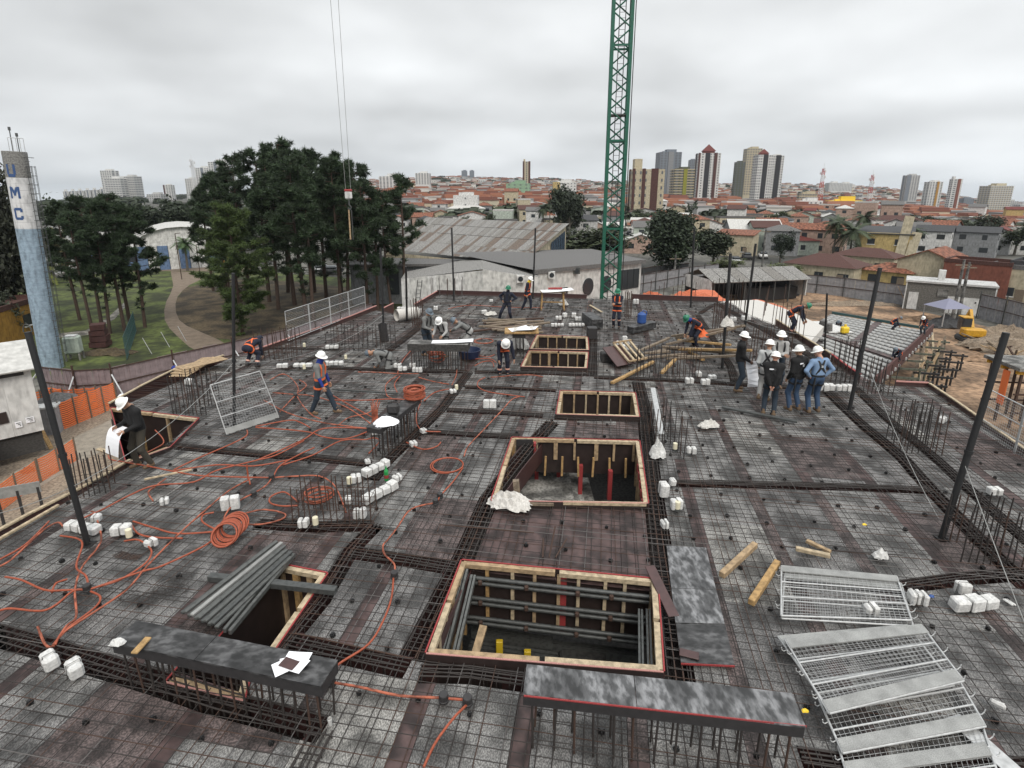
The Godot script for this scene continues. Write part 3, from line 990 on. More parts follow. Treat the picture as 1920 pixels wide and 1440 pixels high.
func make_cages() -> void:
	var t := bar_table("front left table of black boards on starter bars, with papers on it", V(-4.88, 0, -5.77), V(-2.25, 0, -5.18), .34, .17, .58, 17, M.black_ply, M.black_plain)
	t = bar_table("front centre table of scuffed black boards with a red edge along its front", V(.23, 0, -4.98), V(2.95, 0, -4.62), .36, .17, .66, 13, M.black_board, M.black_plain)
	var e := MB.new()
	var d: Vector3 = V(2.95, 0, -4.62) - V(.23, 0, -4.98)
	e.bar(V(-.1, .833, .085), d + V(.1, .833, .085), .012, .016)
	part(e, "red_edge", M.red_edge, t)
	t = bar_table("table of black boards on starter bars carrying the orange pipe coil", V(-3.09, 0, -11.99), V(-2.52, 0, -13.76), .34, .14, .72, 12, M.black_ply, M.black_plain)
	t = bar_table("table on starter bars where three men study a plan", V(-3.55, 0, -18.7), V(-1.62, 0, -18.58), .5, .26, .78, 12, M.concrete, M.concrete_dark)
	cage("rebar cage around the orange pipe coil left of the stair opening", V(-4.22, 0, -9.4), V(-2.71, 0, -9.35), .5, 2, 13, .78, M.rebar_rust, .011, 3)
	cage("row of tall starter bars right of the folded timber frame", V(4.25, 0, -17.9), V(6.28, 0, -17.79), .35, 2, 11, 1.12, M.rebar, .013, 1)
	cage("rebar cage at the right between the two long troughs", V(9.52, 0, -12.44), V(10.4, 0, -12.27), .75, 3, 8, 1.1, M.rebar, .012, 2)
	cage("rebar cage at the right edge near the leaning pole", V(7.76, 0, -8.3), V(8.65, 0, -8.11), .6, 2, 9, 1.0, M.rebar, .012, 4)
	cage("rebar cage at the left edge beside the tall leaning pole", V(-9.15, 0, -10.3), V(-8.55, 0, -10.59), .4, 2, 8, .85, M.rebar, .012, 2)
	cage("dense rebar cage behind the man reading a plan", V(-9.74, 0, -14.86), V(-8.76, 0, -14.78), .7, 2, 9, 1.15, M.rebar, .013, 2)
	cage("low rebar cage left of the kneeling worker, beside the wrapped pole", V(-7.51, 0, -21.58), V(-4.95, 0, -21.04), .9, 2, 14, .95, M.rebar, .011, 3)
	cage("rebar cage left of the walking worker near the pink edge form", V(-9.57, 0, -19.91), V(-8.14, 0, -20.04), .8, 2, 10, 1.15, M.rebar_rust, .012, 2)
	cage("rusty brown rebar cage left of the men at the plan table", V(-4.69, 0, -25.5), V(-4.24, 0, -25.5), .35, 2, 5, 1.25, M.rebar_rust, .016, 2)
	cage("rebar cage with a white bag on it, left of the standing group", V(8.75, 0, -23.52), V(9.34, 0, -23.34), .4, 2, 6, 1.5, M.rebar_rust, .014, 2)
	cage("row of starter bars behind the standing group", V(8.42, 0, -19.13), V(10, 0, -19.13), .3, 2, 7, 1.5, M.rebar_rust, .015, 1)
	cage("tall starter bars right of the man in the light blue shirt", V(10.71, 0, -17.62), V(11.15, 0, -17.1), .5, 2, 6, 1.5, M.rebar, .014, 2)
	cage("starter bars along the trough beyond the leaning pole at the right", V(11.1, 0, -16.51), V(11.88, 0, -16.32), .8, 2, 8, 1.0, M.rebar, .013, 3)
	cage("short starter bars beside the worker at the crane foot", V(5.76, 0, -27.33), V(6.01, 0, -27.33), .3, 2, 3, 1.3, M.rebar_rust, .02, 1)
	cage("starter bars right of the middle opening around a leaning white board", V(3.49, 0, -13.62), V(3.61, 0, -12.05), .5, 2, 8, 1.0, M.rebar, .012, 1)
	cage("sparse starter bars behind the far left corner of the deck", gl([-4.86, -33.18])[0], V(-3.04, 0, -33.18), .4, 2, 5, 1.1, M.rebar_grey, .018, 0)
	cage("sparse starter bars behind the far right corner of the deck", V(11.42, 0, -30.28), V(12.02, 0, -28.08), .5, 2, 6, 1.6, M.rebar, .018, 0)
	cage("starter bars by the worker bending at the deck's right edge", V(12.48, 0, -24.68), V(12.39, 0, -22.81), .6, 2, 6, 1.3, M.rebar_rust, .015, 1)

# tall dark steel posts
func make_posts() -> void:
	var rows := [
		["tall black post with a loop at its top, leaning at the left", V(-7.67, 0, -8.75), V(-7.88, 3.98, -8.75), .05],
		["tall dark post standing behind the tilted mesh panel", V(-7.55, 0, -13.97), V(-7.05, 4.19, -13.97), .04],
		["tall dark post wrapped in black at its foot, left of the plan table", V(-5.45, 0, -22.81), V(-5.37, 3.95, -22.8), .045],
		["dark post beside the white pipe length near the far left corner", V(-5.13, 0, -26.39), V(-4.9, 2.82, -25.6), .05],
		["dark post on the far edge in front of the white building's roof", V(-3.39, 0, -31.83), V(-3.4, 4.19, -31.8), .05],
		["dark post on the far edge next to the worker with the yellow collar", V(1.24, 0, -32.49), V(1.35, 4.13, -32.4), .05],
		["dark post on the far edge right of the crane", V(9.8, 0, -29.84), V(9.54, 4.34, -29.5), .05],
		["dark post left of the standing group, carrying a white bag", V(7.56, 0, -19.01), V(7.45, 4.14, -19), .05],
		["dark post above the standing group at the deck's right edge", V(10.36, 0, -23.99), V(10.36, 4.03, -23.8), .05],
		["tall black post right of the man in the light blue shirt", V(9.75, 0, -14.98), V(9.97, 4.19, -15), .055],
		["nearest tall black post leaning at the right edge of the picture", V(7.91, 0, -8.94), V(8.22, 3.92, -8.94), .055],
		["thin dark post between the waffle slab and the deck's right edge", V(12.27, 0, -20.89), V(11.8, 2.49, -20.5), .035]]
	for r in rows:
		var o := thing("steel_post", r[0], "post", r[1])
		var tip: Vector3 = r[2] - r[1]
		var b := MB.new()
		b.tube([V(0, .02, 0), tip * .5, tip], r[3], 10)
		part(b, "tube", M.pole_black, o)
		b = MB.new()
		b.box(V(0, .02, 0), V(.2, .012, .2))
		part(b, "base_plate", M.pole_black, o)
		b = MB.new()
		b.tube([tip * .44, tip * .455], r[3] + .014, 10)
		part(b, "collar", M.pole_black, o)
		if r[0].contains("loop"):
			b = MB.new()
			var pts := []
			for i in 9:
				var t := PI * i / 8.0
				pts.append(tip + V(cos(t) * .07, sin(t) * .13, 0))
			b.tube(pts, .009, 6)
			part(b, "loop", M.steel_dark, o)
		if r[0].contains("wrapped"):
			b = MB.new()
			b.tube([V(.02, .0, 0), V(0, .35, 0), V(-.03, .75, 0), V(-.03, .82, 0)], [.2, .17, .19, .05], 9)
			part(b, "wrapping", M.black_plain, o)
	# safety lines between the posts
	var lines := [["sagging grey safety line from the left post to the post behind the mesh panel", V(-7.67, 0, -8.75) + V(0, 1.2, 0), V(-7.35, 1.82, -13.97), .25],
		["grey safety line from the post behind the mesh panel to the wrapped post", V(-7.34, 1.79, -13.97), V(-5.41, 1.17, -22.8), .5],
		["grey safety line from the left post down to the lower left corner", V(-7.67, 0, -8.75) + V(0, 1.2, 0), V(-9.44, 0, -8.94) + V(0, .5, 0), .05],
		["grey safety line from the tall black post down to the nearest right post", V(10.03, 1.58, -15), V(8.22, -.06, -9.2), .2],
		["grey safety line from the nearest right post down out of the picture", V(8.02, 1.52, -8.94), V(7.13, .33, -6.4), .02],
		["thin safety line running above the standing group", V(7.67, 2, -19), V(10.12, 2.07, -15.2), .2]]
	for l in lines:
		var b := MB.new()
		var pts := []
		for i in 9:
			var t := i / 8.0
			pts.append(l[1].lerp(l[2], t) - l[1] - V(0, l[3] * 4.0 * t * (1.0 - t), 0))
		b.tube(pts, .007, 5)
		solo("safety_line", l[0], "rope", b, M.galv_dull, l[1])

# ---------------------------------------------------------------- things lying on the deck
func smooth_line(p: Array, step := 5) -> Array:      # a Catmull-Rom line through the points
	var out := []
	for i in p.size() - 1:
		var a: Vector3 = p[maxi(i - 1, 0)]
		var b: Vector3 = p[i]
		var c: Vector3 = p[i + 1]
		var d: Vector3 = p[mini(i + 2, p.size() - 1)]
		for j in step:
			var t := j / float(step)
			out.append(.5 * (2.0 * b + (c - a) * t + (2.0 * a - 5.0 * b + 4.0 * c - d) * t * t + (3.0 * b - 3.0 * c + d - a) * t * t * t))
	out.append(p[-1])
	return out

func conduit(label: String, pts: Array, end_lift := .0) -> void:
	var at: Vector3 = pts[0]
	var q := []
	for i in pts.size():
		var lift := .09 + .05 * rng.randf()
		if i == 0 or i == pts.size() - 1: lift = .085
		if end_lift > .0 and i == pts.size() - 1: lift = end_lift
		q.append(pts[i] - at + V(0, lift, 0))
	var b := MB.new()
	b.tube(smooth_line(q), .0165, 6)
	solo("orange_conduit", label, "conduit", b, M.orange_pipe if rng.randf() < .7 else M.orange_dull, at, "orange conduits lying on the deck")

func ring_points(r: float, n := 24, start := .0, turns := 1.0, rise := .0, flat := 1.0) -> Array:
	var p := []
	for i in n + 1:
		var t := start + TAU * turns * i / n
		p.append(V(cos(t) * r, rise * i / n, sin(t) * r * flat))
	return p

func make_conduits() -> void:
	var star := "orange conduit of the bunch meeting at the black box at the far left front"
	var tangle := "orange conduit in the tangle between the walking worker and the coil table"
	var knot := "orange conduit of the bunch meeting near the rebar cage with the coil"
	var rows := [
		[star, gl([-6.7, -7.51, -6.37, -7.7, -6.19, -8, -6.19, -8.22, -6.35, -8.48, -6.73, -8.74, -7, -8.75])],
		["orange conduit running from the black box to the hank lying on the deck", gl([-6.69, -7.5, -6.11, -7.87, -5.89, -8.05, -5.48, -8.51, -5.38, -8.91])],
		["longest orange conduit, from the front left stub to the tilted white block", gl([-6.39, -6.38, -6.37, -6.61, -6.2, -7, -6.09, -7.49, -6.12, -8.05, -6.11, -8.88, -6.04, -9.67, -5.96, -10.49, -5.77, -10.93])],
		[star, gl([-6.79, -7.59, -6.98, -7.79, -7.3, -8.01, -7.6, -8.55, -7.83, -8.75, -8.28, -8.91])],
		["orange conduit winding past the long white block by the leaning left post", gl([-6.38, -6.39, -6.42, -6.67, -6.46, -6.9, -6.89, -7.45, -7.2, -8.01, -7.32, -8.55, -7.53, -8.91, -8.11, -9.56, -8.3, -9.71])],
		["orange conduit entering from the left edge and ending at the black box, lower one", gl([-7.73, -7.03, -7.56, -7.05, -7.07, -7, -6.92, -7.11, -6.88, -7.39, -6.76, -7.49])],
		["orange conduit entering from the left edge and ending at the black box, upper one", gl([-8.3, -7.79, -7.92, -7.67, -7.37, -7.45, -7.04, -7.44, -6.77, -7.5])],
		["short orange conduit branching off left of the black box", gl([-7.25, -7.43, -7.31, -7.6, -7.24, -7.73])],
		["orange conduit at the left edge running up to the corner of the deck", gl([-8.79, -8.22, -8.69, -8.64, -8.86, -9.37])],
		["orange conduit at the left edge ending at the long white block", gl([-8.63, -8.04, -8.54, -8.18, -8.65, -8.69, -8.72, -9.11, -8.64, -9.31, -8.47, -9.21])],
		[star, gl([-6.65, -7.45, -6.38, -7.29, -6.29, -7.05, -6.39, -6.58, -6.36, -6.38])],
		["orange conduit from the white block to the hank, upper one", gl([-7.25, -9.37, -6.67, -9.11, -6.15, -8.96, -5.48, -9.04])],
		["orange conduit curling under the white block right of the leaning post", gl([-7.21, -9.26, -6.84, -8.91, -6.48, -8.8, -5.99, -8.83])],
		["orange conduit curling above the hank lying on the deck", gl([-5.46, -9.06, -5.88, -9.31, -6.01, -9.56, -5.86, -9.67])],
		["orange conduit making a wide loop right of the hank", gl([-5.28, -9.62, -4.89, -9.71, -4.46, -9.62, -4.41, -9.42, -4.7, -9.26, -5.11, -9.26])],
		["orange conduit making a loop left of the rebar cage with the coil", gl([-4.35, -10.05, -4.75, -10.38, -4.96, -10.22, -4.88, -9.98, -4.59, -9.86, -4.29, -9.92])],
		["orange conduit crossing in front of the man reading a plan", gl([-9.65, -12.1, -9.41, -11.86, -8.9, -11.65, -8.34, -11.5, -7.57, -11.28, -6.86, -11.07, -5.92, -10.97, -5.3, -11.04])],
		["long orange conduit from the leaning left post up towards the tilted mesh panel", gl([-8.29, -9.47, -8.09, -9.78, -7.93, -10.3, -7.62, -10.64, -6.91, -10.84, -6.63, -11.28, -6.01, -11.78, -5.63, -12.1, -5.27, -12.91])],
		["orange conduit from the pale batten to the tilted mesh panel", gl([-7.67, -11.4, -7.37, -11.91, -7.02, -12.61, -6.82, -13.1, -7, -13.55])],
		["orange conduit running level right of the pale batten", gl([-7.65, -11.35, -6.75, -11.53, -5.9, -11.53, -5.22, -11.89])],
		["short orange conduit curving down by the small white block", gl([-7.32, -10.09, -7.58, -10.36, -7.62, -10.64, -7.61, -11])],
		[knot, gl([-5.26, -11.02, -5.31, -11.5, -5.11, -12.1, -4.87, -12.52])], [knot, gl([-5.29, -11.02, -5.27, -10.55, -5.58, -9.84, -5.48, -9.16])],
		["orange conduit from the knot to the top of the cage with the coil", gl([-5.31, -11.04, -4.8, -11.07, -4.28, -11.04, -3.95, -10.86, -3.65, -10.42, -3.26, -9.67])],
		[tangle, gl([-6.88, -13.79, -6.1, -14.07, -5.77, -13.97, -5.4, -13.72])], [tangle, gl([-6.85, -13.72, -6.07, -13.55, -5.31, -13.39, -4.86, -13.1, -4.35, -12.97, -3.97, -13.1, -3.69, -13.62])],
		[tangle, gl([-6.65, -14.82, -6.67, -16.09, -6.63, -16.9, -7.11, -17.57])], [tangle, gl([-6.64, -16.09, -6.19, -15.31, -5.63, -14.51, -5.3, -14.29])],
		["orange conduit arching behind the walking worker", gl([-8.09, -17.57, -7.9, -18.12, -7.41, -17.68, -6.8, -16.65, -6.67, -16.09])],
		[tangle, gl([-7.5, -16.37, -6.74, -16.13, -6.05, -15.95, -4.82, -15.1, -3.7, -13.79])],
		["orange conduit running level from the walking worker's boot to the coil table", gl([-5.49, -15.73, -4.5, -15.65, -3.62, -15.69, -3.07, -15.73])],
		[tangle, gl([-7.51, -15.73, -6.32, -14.63, -5.22, -13.97, -4.35, -13.72, -3.69, -13.62])], [tangle, gl([-5.77, -16.37, -4.8, -15.31, -3.93, -14.44])],
		[tangle, gl([-6.01, -11.83, -5.58, -12.32, -5.27, -12.97, -4.94, -13.55, -3.69, -13.65])], [tangle, gl([-5.34, -11.58, -4.76, -12.1, -4.3, -12.82, -3.71, -12.97])],
		[tangle, gl([-4.7, -13.79, -4.53, -14.33, -4.13, -14.63, -4.04, -14.9])],
		["short orange conduit bent round left of the coil table's bars", gl([-3.45, -12.21, -3.32, -12.76, -3.5, -12.97, -3.71, -12.97])],
		["orange conduit hooked right of the coil table", gl([-2.66, -12.82, -2.19, -12.38, -1.87, -12.47, -1.79, -12.82])],
		["orange conduit hanging from the coil down to the deck and turning right", gl([-2.73, -15.65, -2.66, -14.33, -2.38, -13.45, -1.87, -13.45])],
		["orange conduit running from the kneeling worker to the far table", gl([-3.97, -18.23, -4.06, -19.64, -4.01, -21.04])],
		["orange conduit lying level in front of the kneeling worker", gl([-5.37, -18.41, -4.72, -18.29, -3.96, -18.18, -3.23, -18.23])],
		["orange conduit curving from the far table down towards the coil, left one", gl([-3.91, -18.12, -4.08, -17.05, -3.89, -16.18, -3.66, -15.86])],
		["orange conduit curving from the far table down towards the coil, right one", gl([-3.82, -17.95, -3.82, -17.05, -3.61, -16.41])],
		["orange conduit right of the far table's bars running right", gl([-3.17, -17.84, -2.62, -17.41, -2.06, -17.15])],
		["orange conduit following the trough right of the far table", gl([-1.95, -18.7, -1.9, -17.84, -1.96, -17.05])],
		["orange conduit curving right from the coil on the table", gl([-2.65, -15.65, -2.42, -16.32, -2.01, -16.7])],
		["orange conduit ending near the white cube box", gl([-.91, -17.84, -1.11, -17.31, -1.08, -16.75, -.75, -16.32, -.05, -16.09, .39, -16])],
		["orange conduit from the white cube box down to the orange ring on the deck", gl([.25, -16.04, 0, -15.65, -.28, -14.9, -.55, -14.07, -.83, -13.29, -1.09, -12.52, -1.14, -12.05])],
		["orange conduit from the orange ring down to the two black boxes", gl([-1.12, -11.5, -1.27, -10.81, -1.47, -10.3, -1.51, -10.11])],
		["orange conduit snaking between the two lone black boxes left of the big opening", gl([-1.57, -10.02, -1.99, -9.73, -2.13, -9.16, -2.22, -8.78, -2.28, -8.55, -2.2, -8.33, -1.98, -8.05, -1.94, -7.85])],
		["orange conduit curving down past the papers on the front left table", gl([-1.94, -7.79, -1.87, -7.29, -1.88, -6.78, -1.99, -6.38, -2.28, -6.09, -2.35, -5.95, -2.33, -5.83])],
		["orange conduit running right along the front to a pair of black boxes", gl([-2.29, -5.77, -1.92, -5.68, -1.4, -5.57, -.88, -5.55])],
		["short orange conduit between the pair of black boxes at the front", gl([-.82, -5.54, -.58, -5.52])],
		["orange conduit leaving the picture at the bottom edge", gl([-.54, -5.47, -.69, -5.24, -.87, -4.95, -.97, -4.69])],
		["orange conduit lying level in front of the two far openings", gl([-.72, -17.84, 0, -17.95, .67, -17.95, 1.05, -17.9])],
		["orange conduit near the bending worker, upper one", gl([-1.66, -20.68, -.97, -20.11, -.68, -20.53])], ["orange conduit near the bending worker, lower one", gl([-1.66, -19.91, -.86, -19.91, -.59, -19.51])],
		["orange conduit at the foot of the bending worker", gl([-1.35, -19.13, -1.08, -19.51, -.75, -19.64, -.65, -19.01])],
		["thin orange conduit far off near the worker with hands on hips", gl([-3.43, -29.14, -2.34, -29.84, -.29, -29.55, 1.73, -29.41])],
		["orange conduit bent at the left edge opening's rail", gl([-9.43, -13.55, -8.93, -13.04, -8.72, -12.73, -8.73, -12.38, -8.88, -12.05])]]
	for r in rows: conduit(r[0], r[1])
	conduit("orange conduit stub standing up at the front left", gl([-6.36, -6.36, -6.39, -6.31, -6.54, -6.41, -6.67, -6.51]), .28)
	conduit("orange conduit stub standing up among the conduits left of the coil cage", gl([-5.64, -10.75, -5.73, -10.9, -5.77, -10.95, -5.79, -11]), .42)
	# the bundle that stands up beside the coil table
	for i in 5:
		var b := MB.new()
		var p: Vector3 = V(-3.7, 0, -13.69)
		b.tube(smooth_line([V(i * .035, .05, .25), V(i * .035, .3, .05), V(i * .035, .6, .0), V(i * .06 - .05, .78 + .05 * (i % 2), -.12)]), .017, 6)
		solo("orange_conduit", "orange conduit standing in the bundle left of the coil table", "conduit", b, M.orange_dull, p, "orange conduits lying on the deck")
	# coils
	var c := thing("conduit_coil", "neat stack of orange conduit rings on the end of the black table", "coil", V(-2.71, 0, -13.55) + V(.12, .885, -.3))
	for i in 9:
		for r in [.27, .22]:
			if r < .25 and i < 8: continue
			var b := MB.new()
			b.tube(ring_points(r + rng.randf_range(-.012, .012), 26), .017, 6, false)
			part(b, "ring", M.orange_pipe if i % 3 else M.orange_dull, c, Transform3D(Basis.IDENTITY, V(rng.randf_range(-.01, .01), .017 + i * .03, rng.randf_range(-.01, .01))))
	for r in [.16, .11]:
		var b := MB.new()
		b.tube(ring_points(r, 20), .017, 6, false)
		part(b, "ring", M.orange_dull, c, Transform3D(Basis.IDENTITY, V(0, .2, 0)))
	c = thing("conduit_coil", "hank of orange conduit lying on its side between the white blocks", "coil", V(-5.16, 0, -8.91) + V(0, .05, 0))
	for i in 11:
		var b := MB.new()
		b.tube(ring_points(.21 + rng.randf_range(-.02, .02), 22), .0165, 6, false)
		part(b, "ring", M.orange_pipe, c, Transform3D(Basis.from_euler(V(.62 + rng.randf_range(-.06, .06), .5, .2 + rng.randf_range(-.05, .05))), V(.02 - i * .003, .17, -.17 + i * .035)))
	c = thing("conduit_coil", "loose coil of orange conduit inside the rebar cage", "coil", V(-3.91, 0, -10.05) + V(0, .1, 0))
	for i in 5:
		var b := MB.new()
		b.tube(ring_points(.27 + rng.randf_range(-.05, .03), 24, 0, 1, 0, .9), .0165, 6, false)
		part(b, "ring", M.orange_dull if i % 2 else M.orange_pipe, c, Transform3D(Basis.from_euler(V(rng.randf_range(-.1, .1), 0, rng.randf_range(-.1, .1))), V(rng.randf_range(-.04, .04), .05 + i * .035, rng.randf_range(-.05, .05))))
	c = thing("conduit_coil", "coil of orange conduit standing under the far plan table", "coil", V(-2.84, 0, -19.91) + V(0, .1, 0))
	for i in 8:
		var b := MB.new()
		b.tube(ring_points(.26 + rng.randf_range(-.04, .03), 20), .02, 6, false)
		part(b, "ring", M.orange_pipe, c, Transform3D(Basis.from_euler(V(rng.randf_range(-.3, .3), 0, rng.randf_range(-.2, .2))), V(rng.randf_range(-.08, .08), .04 + i * .05, 0)))
	c = thing("conduit_coil", "single wide ring of orange conduit lying left of the stair opening", "coil", V(-1.5, 0, -11.58) + V(0, .1, 0))
	for i in 2:
		var b := MB.new()
		b.tube(ring_points(.37 - i * .02, 30), .0165, 6, false)
		part(b, "ring", M.orange_pipe, c, Transform3D(Basis.IDENTITY, V(i * .03, i * .02, i * .02)))
	c = thing("conduit_coil", "ring of orange conduit lying between the plan table and the bending worker", "coil", V(-1.19, 0, -22.47) + V(0, .1, 0))
	for i in 2:
		var b := MB.new()
		b.tube(ring_points(.4 - i * .03, 26), .018, 6, false)
		part(b, "ring", M.orange_dull, c, Transform3D(Basis.IDENTITY, V(i * .03, i * .02, i * .02)))
	# black connection boxes at the ends
	for j in [["black round conduit box left of the big opening, on the single conduit", V(-1.93, 0, -7.81)], ["black round conduit box at the lower bend near the front left table", V(-2.33, 0, -5.78)], ["left one of the pair of black round conduit boxes at the front", V(-.85, 0, -5.53)], ["right one of the pair of black round conduit boxes at the front", V(-.55, 0, -5.49)], ["black round conduit box where the star of conduits meets at the far left front", V(-6.74, 0, -7.5)], ["lower of the two black round conduit boxes under the orange ring", V(-1.55, 0, -10.02)], ["upper of the two black round conduit boxes under the orange ring", V(-1.49, 0, -10.26)], ["black round conduit box in the knot of conduits above the hank", V(-5.29, 0, -11.02)], ["black round conduit box below the knot, beside the tilted white block", V(-5.37, 0, -10.32)], ["black round conduit box by the walking worker", V(-6.66, 0, -16.04)]]:
		var b := MB.new()
		b.lathe([Vector2(0, .11), Vector2(.055, .11), Vector2(.06, .1), Vector2(.06, .03), Vector2(.066, .025), Vector2(.066, .0)], 12)
		solo("conduit_box", j[0], "conduit box", b, M.black_plain, j[1] + V(0, .06, 0))

# lumpy blocks of white foam tied with wire
func foam(label: String, at: Vector3, long: float, lobes: int, turn: float, group := "", high := .17, wide := .17, m := "foam") -> void:
	var o := thing("foam_block", label, "foam block", at + V(0, .06, 0), deg_to_rad(turn), group)
	var l := long / lobes
	var b := MB.new()
	for i in lobes:
		b.chamfered(V((i + .5 - lobes * .5) * l, high * .5, rng.randf_range(-.014, .014)), V(l - .002, high * rng.randf_range(.9, 1.08), wide * rng.randf_range(.9, 1.08)), rng.randf_range(.014, .034), Basis.from_euler(V(rng.randfn(0, .05), rng.randfn(0, .06), rng.randfn(0, .04))))
	part(b, "foam", M[m], o)
	for i in range(1, lobes) if lobes > 1 else [0]:
		b = MB.new()
		var x: float = (i - lobes * .5) * l if lobes > 1 else .0
		var h := high * .5
		var q := [V(x, 0, wide * .52), V(x, high * 1.03, wide * .45), V(x, high * 1.03, -wide * .45), V(x, 0, -wide * .52)]
		b.tube(q, .004, 4, false)
		part(b, "tie_wire", M.rebar, o)

